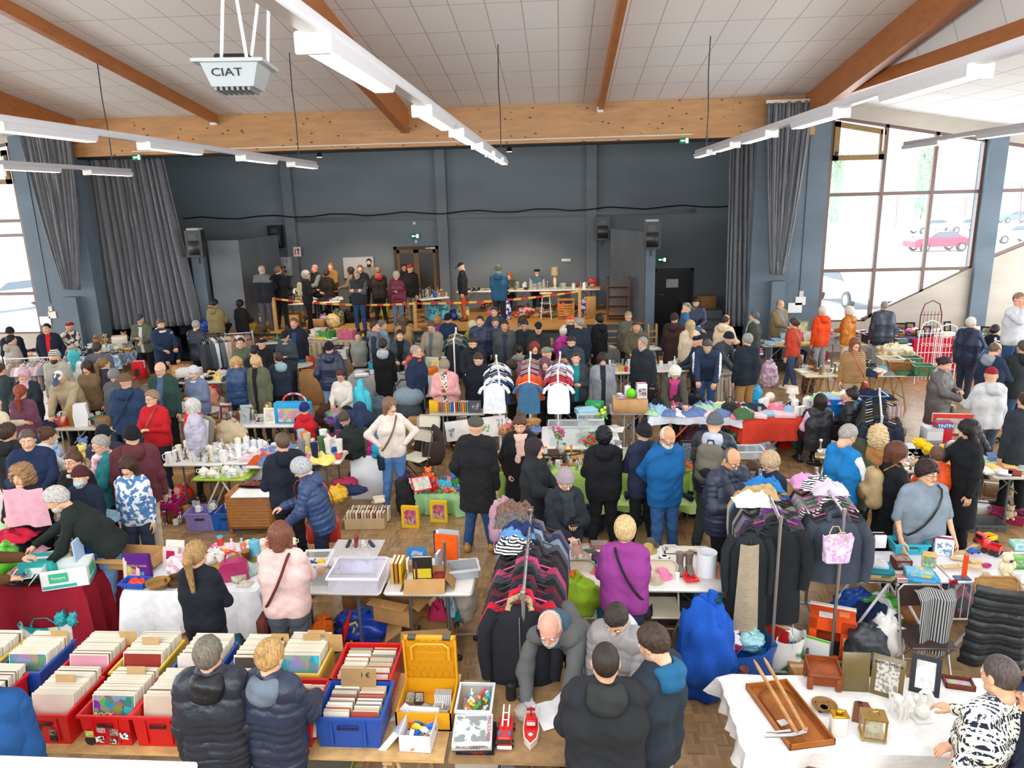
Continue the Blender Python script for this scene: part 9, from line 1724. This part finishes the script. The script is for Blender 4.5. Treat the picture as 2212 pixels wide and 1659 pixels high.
for x in(-.28,.28):
 for y in(-.3,.3):Ob('wheel',MB().at(tr(x,y,.12)@ry(PI/2)).la([(.09,-.02),(.12,-.02),(.12,.02),(.09,.02)],16),'P:202020',pr_);Ob('strut',MB().rod((x,y,.12),(x*.8,0,.6),.012),'M:707478',pr_)
cbox(905,965,.35,.3,.55,0,'brown carton behind the folding chairs',KB2)
T=TBL((925,895),(1048,893),.6,'narrow table with books and a yellow duck',('P:b8b4a8','P:9a9a98'));avoid(T,962,885,.1);I('duck',962,885,180,('P:f0d020','P:e87820'),'yellow rubber duck on the narrow table',z=ZT);I('closedbox',938,888,0,('A:e4b820','A:e4b820'),'yellow box at the left of the narrow table',z=ZT,w=.16,d=.1,h=.2);g=I('frame',1026,892,0,('P:4c5054','X:585c60:a0a4a8:8'),'grey wheel trim pictured box on the narrow table',z=ZT,w=.22,h=.22,tilt=6)
for k in Rg(14):I('bookup',950+4.6*k,890,0,(PALS['toy'][k*3%8],'A:f0f0f0'),'%s children book standing on the narrow table'%cname(PALS['toy'][k*3%8]),z=ZT,group='children books on the narrow table',w=.026,d=.14,h=.18)
q=P(1030,925,.7);pb=Em('print_board',(q.x,q.y,.52));pb.rotation_euler=(rad(-8),rad(-8),rad(-4));tag(pb,'long white board printed with glass jars propped below the table','board');Ob('board',MB().box(-.52,.52,-.01,.01,0,.34),'A:e6e0dc',pb);Ob('jar_print',MB().pm([(-.46,.06),(-.38,.06),(-.36,.22),(-.48,.22)],-.012,-.0105,0,'y').pm([(.38,.08),(.46,.08),(.48,.28),(.36,.28)],-.012,-.0105,0,'y'),'X:d8d4d0:8c8c88:20',pb);Ob('plant_print',MB().pm([(-.05,.08),(.2,.06),(.25,.2),(.1,.28),(-.1,.2)],-.012,-.0105,0,'y'),'X:e4e2dc:8ca878:16',pb)
PR=lambda pa,pb_,lab,cols,n,sd,on,tp='tshirt',ln=.6,h=1.6:rack(pa,pb_,h,lab,('P:e8e8e8','P:d0d0d0'),cols,n,sd,on,tp=tp,ln=ln,gs=.78)
PR((1078,812),(1072,772),'rack of white shirts with a green hanger top',['F:e4e6ea','F:303844','F:e0e0e0','F:283c60'],9,75,'on the white shirt rack');PR((1143,800),(1146,765),'white rack of blue long-sleeved tops',['F:3c6484','F:b03030','F:e05828','F:8a2838','F:30486c'],10,76,'on the rack of blue tops','sweater');PR((1205,805),(1210,765),'white rack of pale children clothes',['F:e8ecf0','F:c8ccd0','F:a83040','F:2c3c68','F:6c94b4'],10,77,'on the rack of pale children clothes');PR((980,735),(985,712),'tall white rack of black tops in front of the stage',['F:1c1e24','F:24262c','F:c0507c','F:2c8078'],9,78,'on the tall rack of black tops',ln=.9,h=1.7)
for px,c,lab in((1068,'F:e6e8ec','white short-sleeved shirt at the front of its rack'),(1142,'F:3c6688','steel blue top at the front of its rack'),(1206,'F:e6ecf2','white and grey child suit hanging at the front')):q=P(px,815,1.55);Sp('hung',(q.x,q.y-.12,1.56),rad(px%7-3),(c,c,c,'M:aaaaaa','P:e8e8e8'),lab,tp='tshirt',seed=px%4,th=.1,ln=.62,s=.82)
T=TBL((1243,893),(1296,893),.5,'dark table of folded towels',('P:8c9094','P:707478'));[I('towel' if k!=4 else 'cloth',1266,893,k*4,(['F:7c9c38','F:4c2848','F:70b4d4','F:80c4e0','F:d4d0c8','F:98c8dc'][k],),['lime green','plum','sky blue','pale turquoise','cream','pale blue'][k]+' folded towel in the stack',z=.45+.09*k,**(dict(w=.3,d=.24,h=.06)if k==4 else{}))for k in(0,1,2,3,5)];sc(T,'closedbox/toy book/books',3,79,'behind the folded towels',u=(.3,1))
T=TBL((1318,892),(1402,892),.6,'small grey folding table under the big carton',('P:b8bcbc','P:a8acb0'));o=cbox(1360,887,.6,.36,.24,-1,'large flat cardboard carton on the small grey table','C:c09468',ZT,'A:80b8a0');zc_=ZT+.242;oc=o.location+Vc((0,0,zc_-ZT));Sp('ball',oc+Vc((.02,-.03,0)),0,('P:68d010',),'bright green round piggy bank on the large carton',r=.085);g=Sp('closedbox',oc+Vc((.2,0,0)),.1,('A:e8e4e4','P:d02858'),'white and pink boxed kitchen appliance on the carton',w=.17,d=.16,h=.25);Pn(g,.14,.14,0,-.082,.11,'X:c0b4b4:6c6468:20');Sp('cup',oc+Vc((-.15,-.08,0)),0,('D:d0b4d8',),'lilac cup on the large carton');Sp('bowl',oc+Vc((-.17,.08,0)),0,('D:e8e4dc',),'white bowl behind the lilac cup',r=.05,h=.05);Sp('canister',oc+Vc((-.03,.12,0)),0,('P:e8e8e8',),'white pot behind the green piggy bank')
for px,c,lab in((1413,'P:1c1e22','black leather handbag beside the carton'),(1432,'P:7c4024','brown leather handbag beside the carton')):I('handbag',px,868,10,(c,'M:a08850'),lab,z=ZT+.1,w=.26,d=.1,h=.22)
T=TBL((1318,806),(1384,804),.7,'white table of glassware',('P:ececec','P:b8b8b8'));sc(T,'glass/glass goblet/glass bowl/glass jar/toy pitcher/china',16,80,'on the glassware table');T=TBL((1405,802),(1480,800),.7,'white table of cruets behind the white blonde bob');sc(T,'jar/china bottle/china glass/glass',12,81,'on the cruet table');I('paper',1420,888,0,('A:d8e4d0',),'pale green poster hanging at the table corner')
T=TBL((1406,897),(1612,903),.75,'long table of clothes on orange legs',('P:e4e4e4','P:e0501c'),'xtable',cloth=('F:d8dce8','white sheet over the long table of clothes'),drop=.14);sc(T,'cloth/dark cloth/cloth cloth/dark cloth/kids handbag/dark folded/cloth',36,82,'on the white sheet',pack=.45)
T=TBL((1608,905),(1898,902),.75,'long table on orange legs under the red cloth',('P:d8d8d8','P:e0501c'),'xtable',cloth=('F:d0402c','bright orange-red paper cloth on the long table'),drop=.38);avoid(T,1830,885,.7);sc(T,'folded/dark folded/kids glass/glass book/books cloth/kids canister/china cloth/cloth',26,83,'on the red paper cloth',u=(-1,.3),pack=.5);I('ball',1662,868,0,('P:e4dcc8',),'cream glass globe lamp on the red paper cloth',r=.09);I('lamp',1710,870,0,('D:e8e4d8','P:e8e0cc'),'cream cone lampshade lamp on the red paper cloth',h=.3,sh=.15);sack(1590,925,'red football shirt hanging over the sheet edge','F:c81c2c',.5,.22,.14,.4,2)
for px,py,rt_,lab in((1805,893,2,'bright blue stacking crate full of dark clothes'),(1865,885,-3,'second bright blue stacking crate with pink cloth')):
 o=Cr(px,py,.62,.42,.3,rt_,lab,'P:1878c8',ZT+.01,'P:1460a8');T=dict(c=Vc((o.location.x,o.location.y,0)),an=0,w=.5,d=.34,z=ZT+.24);sc(T,'cloth/dark cloth/cloth cloth/kids' if px<1850 else 'cloth/kids cloth/dark',9,px,'in the '+lab.split(' full')[0].split(' with')[0],pack=.4)
rack((1905,905),(1900,845),1.2,'low rack of black clothes beside the orange-red cloth',('P:c0c0c0','P:202020'),'dark',10,84,'on the low black rack',ln=.75);o=Sp('scarf',P(1935,880,1.2),0,('V:c8a8a0:8c8488:5',),'pink and grey fringed scarf hanging on the low rack',w=.22,l=.85);Sp('chair',P(1765,970,0),0,('P:a89c84','M:8a8478'),'beige folding chair of the woman in the pink hoodie')
I('suitcase',1700,965,10,('P:c42018','M:909090'),'bright red suitcase under the long table',z=0,w=.34,d=.2,h=.55);[sack(px,py,lab,c,0,.5,.36,.42,px%4+1)for px,py,c,lab in((1480,960,'B:2c3448:806848:8','dark bag marked in orange under the long table'),(1540,955,'F:34507c','heap of blue jeans under the long table'),(1660,960,'B:c8c0bc:40a0a8:6','clear bag with toys under the red cloth'),(1725,965,'P:2c8c84','teal bag under the red cloth'),(1500,975,'F:4a2430','plum quilted bag under the long table'),(1640,985,'B:7cb0cc:e0e8ec:7','pale blue bag of goods on the floor'),(1595,960,'P:1c6848','dark green bag under the long table'))];clear(1615,985,.4,.3,.12,'flat clear box on the floor under the red cloth')
T=TBL((1533,808),(1598,806),.8,'table under the tartan cloth',cloth=('T:c8bcac:8a7868:6','beige checked cloth hanging to the floor'),drop=.72);sc(T,'shoe/wood gadget/metal tray/metal frame/mixed',7,85,'on the beige checked cloth');bag(1568,850,'small brown paper bag on the checked cloth','C:8a6238',0,0,.24,.14,.2)
T=TBL((1600,765),(1650,763),.6,'small table by the grey scarf');sc(T,'vase/wood basket/wood gadget/toy',6,86,'by the grey scarf');sack(1660,835,'white and pink checked bag on the floor','X:e8dce4:c8a0c0:8',0,.4,.3,.6,2)
# ---- far right
T=TBL((1648,747),(1800,744),.55,'long table of books under the grey pier',('P:ccc8c0','P:a0a0a0'));sc(T,'book/books frame/kids tray/metal basket/kids plate/china folded/kids',22,87,'on the table by the grey pier');T=TBL((1800,744),(1972,742),.8,'long white table under the big window',('P:d8d8dc','P:a0a0a0'));avoid(T,1957,738,.2);sc(T,'magazine/kids book/books cloth/kids crate/mixed folded/kids device/mixed',24,88,'on the window table');Cr(1957,738,.4,.28,.12,0,'blue lidded tub at the end of the window table','P:2c5490',ZT);I('frame',1733,735,0,('P:7c8464','X:e0d8a0:b0b8a8:8'),'tall pale poster standing at the grey pier',z=ZT,w=.3,h=.5,tilt=4)
for px,py,w,h,c,lab in((1680,800,.6,.25,'P:3c3c38','dark open toolbox on the floor under the books table'),(1753,792,.4,.3,'P:1c5890','blue crate under the window table'),(1725,790,.3,.4,'P:1c2024','black box under the window table'),(1770,775,.4,.2,'P:c0406c','pink box under the window table')):Cr(px,py,w,.3,h,0,lab,c)
T=TBL((1742,814),(1855,812),.75,'plywood trestle table of dishes',('W:d8c8a0','W:b88c58'),'trestle');sc(T,'plate/china bowl/china shoe/wood candlestick/metal pitcher/glass bowl/wood',14,89,'on the plywood trestle of dishes');T=TBL((1857,812),(1996,812),.8,'white-topped trestle table of clothes',('P:dcd4c8','W:b88c58'),'trestle');sc(T,'cloth/kids crate/mixed folded/kids cloth/cloth bowl/toy',16,90,'on the white-topped trestle',pack=.5);sack(1930,775,'cream patterned bedding heaped behind the trestle','X:dcd4b8:b89c70:5',.6,.9,.4,.35,2);sack(1745,850,'brown leopard print blanket hanging by the trestle','X:6c5444:3c2c24:20',0,.3,.3,.9,3);Cr(1890,782,.3,.3,.35,0,'grey bin behind the ribbed sweater','P:8a8e90',.5)
T=TBL((1975,733),(2165,731),1.0,'long table under the red cloth at the right wall',z=.85,cloth=('F:b81430','deep red cloth hanging to the floor at the right'),drop=.84);sc(T,'frame/dark case/metal gadget/metal book/kids folded/china ball/toy',34,91,'on the deep red cloth',v=(.1,.9));rack((2150,735),(2230,760),1.4,'white rail of blue jeans at the right edge',('P:f0f2f4','P:d0d0d0'),['F:5c7ca0','F:6c8cb0','F:48688c'],12,92,'on the rail of jeans',ln=.7)
for px,py,h,w,c,lab in((1998,800,1.75,.5,'P:6c3028','rust brown metal trellis with spiral tips'),(1998,830,1.5,.5,'P:e8e6e4','white arched garden trellis on the left'),(2035,822,1.35,.5,'P:e4e2e0','white arched garden trellis on the right')):
 q=P(px,py,0);t=Em('trellis',q);tag(t,lab,'trellis');b_=MB().tu([(-w/2,0,0),(-w/2,0,h*.8),(-w*.35,0,h*.95),(0,0,h),(w*.35,0,h*.95),(w/2,0,h*.8),(w/2,0,0)],.014,6)
 for k in Rg(5):b_.rod((-w/2+w*(k+1)/6,0,.1),(-w/2+w*(k+1)/6,0,h*.85),.007,0,5)
 for z_ in(.2,.5,.8):b_.rod((-w/2,0,h*z_),(w/2,0,h*z_),.009,0,5)
 Ob('frame',b_,c,t);s2=MB()
 for j in Rg(8):
  x0,z0=-w*.3+w*.2*(j%4),h*(.3 if j<4 else.62);s2.tu([(x0+.05*Cos(a)*(1-a/9),0,z0+.05*Sin(a)*(1-a/9))for a in[k*.6 for k in Rg(12)]],.006,5)
 Ob('scrolls',s2,c,t)
T=TBL((1985,1002),(2090,1002),.9,'dark table with a comic box at the right',('P:8a8c90','P:707478'));g=I('closedbox',2052,940,-6,('A:c03028','A:d8c8b0'),'red framed box of toy trains on the comics table',z=ZT,w=.55,d=.08,h=.34);Pn(g,.46,.24,0,-.042,.16,'O:c8c0a8:14');g=I('closedbox',2032,955,4,('A:c82030','A:2868a0'),'red and blue carrier box titled TINTIN',z=ZT,w=.24,d=.14,h=.32);Pn(g,.23,.08,0,-.072,.27,'A:2c70b0','TINTIN',.07);I('device',2010,955,0,('P:b0b4b4','P:e0e0e0'),'grey appliance box beside the comics box',z=ZT,w=.26,d=.2,h=.24)
pl=I('plush',2025,985,60,('F:e8c818','F:d8a818'),'bright yellow plush animal held over the stall',z=1.0,h=.36);pl.rotation_euler=(rad(-60),0,rad(60))
T=TBL((1935,1017),(2085,1017),.9,'jewellery table with a round mirror');sc(T,'gadget/metal case/metal tray/metal figurine/metal mug/glass candlestick/metal',34,93,'on the jewellery table',s=.75);sc(TBL((1800,1010),(1930,1012),.8,'table of silverware behind the backpack'),'pitcher/metal gadget/metal candlestick/metal tray/metal paper/kids',18,94,'on the silverware table',s=.85)
I('goblet',1950,965,0,('M:b8b8b8',),'tall silvery ewer on the silverware table',h=.3);q=P(2053,990,ZT);m_=Sp('clock',(q.x,q.y,ZT+.16),0,('M:b8b4ac','M:d8e0e4'),'round table mirror on the jewellery table',r=.1,name='mirror',cat='mirror');Ob('stand',MB().rod((0,0,-.16),(0,0,-.09),.01).la([(.06,-.16),(.05,-.15)],14),'M:b0aca4',m_)
T=TBL((2150,1030),(2290,1030),.8,'white table of books at the right edge');sc(T,'book/books magazine/kids book/kids',16,95,'on the table of books at the right edge',pack=.5);[I('book',2172+20*(k%2),1022,4*k,(['A:e8e0d8','A:c0584c','A:e0e4e8','A:8a3c30'][k%4],'A:f0ece4'),'thin book in the neat stack at the table edge',z=ZT+.014*(k//2)+.002,group='thin books in the neat stack',w=.2,d=.14,h=.013)for k in Rg(16)];I('bookup',2200,985,90,('A:3c5c3c','A:e0e0d0'),'large dark green book standing at the right edge',z=ZT+.02,w=.04,d=.22,h=.3)
I('crate',2175,1125,-30,('P:98204c','P:601030'),'crimson doll cradle on the floor at the right edge',z=0,w=.4,d=.26,h=.14);I('plush',2180,1120,-20,('F:c8b090','F:b09070'),'beige doll lying in the crimson cradle',z=.1,h=.2);Cr(2120,1140,.5,.3,.1,0,'grey wire tray under the book table','P:585a58');sc(G(2090,1120,2150,1060),'book/books magazine/books closedbox/mixed',8,96,'under the books table')
# ---- green-clothed stall in the centre
GC='F:a8cc64'
T=TBL((1150,1022),(1500,1019),.8,'long stall table under the green cloth',cloth=(GC,'lime green cloth hanging from the central stall'),drop=.45,bd=.15);avoid(T,1190,975,.1);sc(T,'vase/glass jar/toy bottle/metal goblet/glass basket/wood figurine/kids gadget/toy candlestick/toy bowl/toy tray/wood jar/mixed',52,97,'on the green-clothed stall',s=.85);T=TBL((1290,1090),(1500,1088),.5,'low bench in front of the green stall',z=.42,cloth=('F:b4d47c','pale green cloth on the low bench'),drop=.1);sc(T,'shoe/kids shoe/wood clearbin/glass folded/kids shoe/dark',13,98,'on the low green bench')
T=TBL((1078,1022),(1150,1022),.7,'green-clothed side table left of the headscarf',cloth=(GC,'olive green cloth on the side table'),drop=.7);sc(T,'basket/wood gamebox/toy cloth/kids plate/toy',8,99,'on the olive green side table');T=TBL((1075,935),(1165,935),.5,'brown table of wooden ornaments behind the top knot',('W:8a6038','W:8a6038'),z=.7);sc(T,'basket/wood figurine/wood gadget/wood cloth/kids',12,100,'on the table of wooden ornaments')
T=TBL((1170,968),(1345,966),1.1,'back table of the central stall');avoid(T,1228,950,.35);avoid(T,1302,925,.2);sc(T,'paper/china case/metal tray/metal book/kids',9,108,'on the back table of the central stall',u=(0,1));clear(1228,955,.6,.4,.3,'large empty grey plastic tub behind the flowers','P:b0b4b8');clear(1275,925,.4,.3,.2,'small clear tub behind the large grey one')
for px,py,fc,lab in((1207,968,'P:d84088','vase with hot pink carnations on the green stall'),(1272,985,'P:c0182c','pot of red flowers on the green stall'),(1302,925,'P:c8d838','small yellow-green plant on the back table')):
 v_=I('vase',px,py,0,('G:e8f0e8',),lab,h=.16,r=.04);lf=MB();fl=MB();r=random.Random(px)
 for k in Rg(22):a=r.random()*2*PI;d_=r.uniform(.02,.09);p_=(d_*Cos(a),d_*Sin(a),.2+r.uniform(0,.14));lf.tu([(0,0,.12),p_],.0025,4);lf.blob(p_[0],p_[1],p_[2]-.04,.016,.006,.025,0,6,4);(k<8)and fl.blob(p_[0],p_[1],p_[2]+.01,.028,.028,.022,0,9,6,.3,12,k)
 Ob('leaves',lf,'P:5c9444',v_);Ob('flowers',fl,fc,v_)
q=P(1190,1000,ZT);Sp('smalltable',(q.x,q.y,ZT+.008),0,('W:3c2820',),'small dark folding tray table with bottles on the stall',w=.45,d=.25,h=.16);T=dict(c=Vc((q.x,q.y,0)),an=0,w=.4,d=.2,z=ZT+.17);sc(T,'bottle/glass figurine/glass vase/glass jar/toy',6,101,'on the dark tray table',s=.8)
sp=Em('spinner_stand',P(1500,1005,ZT));tag(sp,'display stand of small colourful bottles at the stall end','display stand');Ob('post',MB().box(-.2,.2,-.02,.02,0,.36),'P:2c3034',sp);Ob('bottles',MB().box(-.18,.18,-.04,-.02,.03,.33),'O:406888:60',sp);T=TBL((1495,1022),(1530,1022),.5,'narrow end of the green stall',cloth=(GC,'green cloth at the right end of the stall'),drop=.4)
[sack(px,py,lab,c,0,.5,.4,.36,px%4+1)for px,py,c,lab in((1355,1130,'P:1c1e22','black case under the low green bench'),(1330,1100,'P:2c7c78','teal bag under the green stall'),(1095,1085,'P:1c50a0','blue plastic tub beside the black wool coat'),(1265,1150,'F:1c2848','navy garment over a chair beside the mauve hat'),(1500,1110,'F:2c2c30','dark bag at the end of the low bench'),(1120,1060,'F:24262c','black bag behind the headscarf'))]
# ---- goods on the stage
z=ZS+.75
for pl_,pr_,d,lab,kd,spec,n,on in(((598,657),(662,655),.9,'white table at the left of the stage',WT,'mug/china frame/dark closedbox/dark lamp/china book/books',14,'on the left stage table'),((664,654),(735,651),.9,'white table of books behind the tape',WT,'book/books cloth/kids bowl/china cloth/dark plate/china',18,'on the second stage table'),((910,647),(984,640),1.3,'white table of bottles and glassware on the stage',WT,'glass/glass candlestick/metal bottle/mixed vase/mixed mug/china canister/mixed',40,'on the stage table of glassware'),((985,630),(1095,628),.8,'white table of books at the back of the stage',WT,'book/books book/dark shoe/dark gadget/metal',16,'on the back stage table'),((1097,628),(1297,624),.8,'long white table at the right of the stage',WT,'candlestick/metal book/books canister/china vase/mixed pitcher/glass tray/wood bowl/mixed',22,'on the long right stage table')):
 a,b=P(*pl_,z),P(*pr_,z);T=tw('foldtable',a.x,b.x,a.y,d,lab,kd,zf=ZS,an=math.atan2(b.y-a.y,b.x-a.x));sc(T,spec,n,int(pl_[0]),on)
q=P(1199,622,z);Sp('lamp',q,0,('P:d8cca8','P:a89878'),'tall table lamp with taupe shade on the long stage table',h=.68,sh=.2);q=P(1280,617,z);Sp('closedbox',q,0,('P:c01c24','P:c01c24'),'red boxed set at the right end of the stage table',w=.24,d=.18,h=.24)
Sp('shelf',P(1335,690,ZS),rad(-6),('W:6a3824',),'empty dark red-brown slatted shelf unit on the stage',w=.62,d=.4,h=1.25,n=4);Sp('stool',P(1180,688,ZS),0,('P:d8cca4','P:d8d8d4'),'tall white bar stool on the stage',h=.8,r=.2);Sp('smalltable',P(1223,688,ZS),0,('W:b07838',),'small orange-brown wooden side table on the stage',w=.55,d=.4,h=.6)
q=P(945,694,ZS);Sp('frame',q,rad(4),('P:5c5c60','X:58a8b8:305868:7'),'large framed turquoise seascape standing on the stage',w=.78,h=.62,tilt=6)
for px,py,w,d,h,c,lab in((622,708,.75,.4,.4,KB1,'large carton behind the left tape post'),(683,708,.5,.3,.25,KB2,'low open carton on the stage'),(752,660,.35,.3,.4,KB2,'brown carton behind the folded arms'),(517,695,.3,.3,.45,KB1,'carton beside the crouching woman'),(1276,682,.3,.2,.6,KB1,'tall carton under the long stage table')):cbox(px,py,w,d,h,3,lab,c,ZS)
for px,py,c,w,h,lab in((721,706,'F:d0bc88',.42,.38,'cream canvas bag on the stage'),(701,704,'X:b8a0c0:4890b8:5',.3,.36,'blue and pink bag beside the cream one'),(757,697,'F:17181c',.5,.36,'black laptop bag on the stage'),(833,690,'P:c0c838',.26,.6,'yellow-green bag between the shoppers on the stage'),(733,702,'X:3c5030:a8a080:14',.34,.5,'dark green patterned box by the cream bag'),(980,690,'P:1c3ca8',.32,.3,'royal blue bag right of the seascape'),(1000,690,'X:c8c480:5c90a0:7',.4,.45,'yellow and teal shopping bag on the stage'),(1097,690,'X:2850b0:e8e8e8:8',.22,.6,'blue and white tall bag on the stage'),(1262,680,'X:3838a0:d0c8c8:8',.32,.5,'blue print bag under the stage table'),(555,700,'X:e8e8e0:303030:9',.3,.4,'white printed bag beside the bald man'),(446,716,'P:1848b0',.3,.35,'blue plastic bag beside the khaki parka'),(1215,675,'F:c84838',.4,.3,'red patterned bundle under the side table'),(1135,680,'B:c8a8a0:a03830:8',.6,.25,'mixed linen heap under the stage table'),(1050,665,'B:b02820:e0d8d0:8',.4,.2,'red and white tools on the stage floor'),(547,680,'X:8a5030:e0d8c8:8',.5,.7,'heap of goods in the left doorway of the stage')):sack(px,py,lab,c,ZS,w,.28,h,px%4+1)
sc(G(1045,690,1290,660,ZS),'shoe/toy basket/wood gadget/toy book/books closedbox/mixed bowl/wood cloth/cloth',26,103,'on the stage floor');sc(G(595,700,760,672,ZS),'gadget/mixed shoe/dark closedbox/wood cloth/dark',14,104,'under the left stage tables')
tp_=Em('barrier_tape',(0,0,0));tag(tp_,'red and yellow barrier tape strung along the stage','barrier tape');pp_=[(596,642,718),(897,652,712),(1250,626,690)]
ps=[]
for k,(px,pt,pb_)in En(pp_):
 b_=P(px+2,pb_,ZS);q=PY(px,pt,b_.y);ps.append(q);s_=Em('tape_post',b_);tag(s_,['left','middle','right'][k]+' wooden post holding the barrier tape','post');Ob('post',MB().box(-.045,.045,-.045,.045,0,q.z-ZS),'W:c89858',s_);Ob('foot',MB().box(-.16,.16,-.1,.1,0,.05),'W:c89858',s_)
for k in(0,1):
 a,b=ps[k]+Vc((0,-.05,-.04)),ps[k+1]+Vc((0,-.05,-.04));m_=MB().grid(22,1,lambda u,v:(a.x+(b.x-a.x)*u,a.y+(b.y-a.y)*u,a.z+(b.z-a.z)*u-.4*u*(1-u)-.03+.06*v));m_.m=[j%2 for j in Rg(22)];Ob('tape',m_,['P:c82c1c','P:d8b848'],tp_)
T=TBL((1313,757),(1414,757),.8,'grey-clothed table with wooden display racks',cloth=('F:98a09c','grey cloth on the table of wooden racks'),drop=.6);sc(T,'tray/wood tray/china basket/wood',8,105,'on the table of wooden racks')
for px in(1325,1408):I('shelf',px,748,0,('W:c09c60',),'pale wooden slatted rack %s the olive parka'%('left of' if px<1400 else 'right of'),z=ZT,w=.5 if px<1400 else.2,d=.2,h=.55,n=3)
for pl_,pr_,lab,spec,n,on in(((900,742),(1000,740),'white table of books along the stage front','book/books closedbox/mixed book/dark',12,'along the stage front'),((1010,758),(1085,757),'table of bags in the crowd','handbag/wood crate/toy cloth/cloth basket/wood',8,'on the table of bags'),((690,775),(750,773),'side table behind the grey gilet','tray/wood crate/mixed',4,'behind the grey gilet')):sc(TBL(pl_,pr_,.7,lab),spec,n,len(on)*7,on)
Sx('stairs_grey',MB().box(4.0,5.0,23.0,25,0,.9).box(4.0,5.0,22.6,23,0,.65).box(4.0,5.0,22.2,22.6,0,.4),['P:6c7074']);sack(1500,655,'black trolley and rolls stored in the passage','P:1c1e22',.2,.8,.6,.9,2);Sp('closedbox',(4.6,23.6,.9),.3,(KB2,),'cardboard box stored on the grey steps',w=.5,d=.4,h=.4)
T=TBL((30,1012),(160,1010),.6,'white table of children clothes behind the curly blonde woman');sc(T,'cloth/kids folded/kids plush/kids',8,106,'on the children clothes table');T=TBL((95,868),(200,866),.7,'table of sundries behind the plum sweater');sc(T,'gadget/mixed bowl/china cloth/cloth handbag/dark book/books',14,107,'on the table behind the plum sweater')
q=PY(46,1056,P(47,1030,1.55).y-.42);tag(Ob('garment',MB().grid(10,12,lambda u,v:((u-.5)*(.42+.06*v),-.03*Sin(u*11),-v*.42),0,.004),'F:e0a8b8',loc=q),'small pale pink top held up by the curly blonde woman','garment')
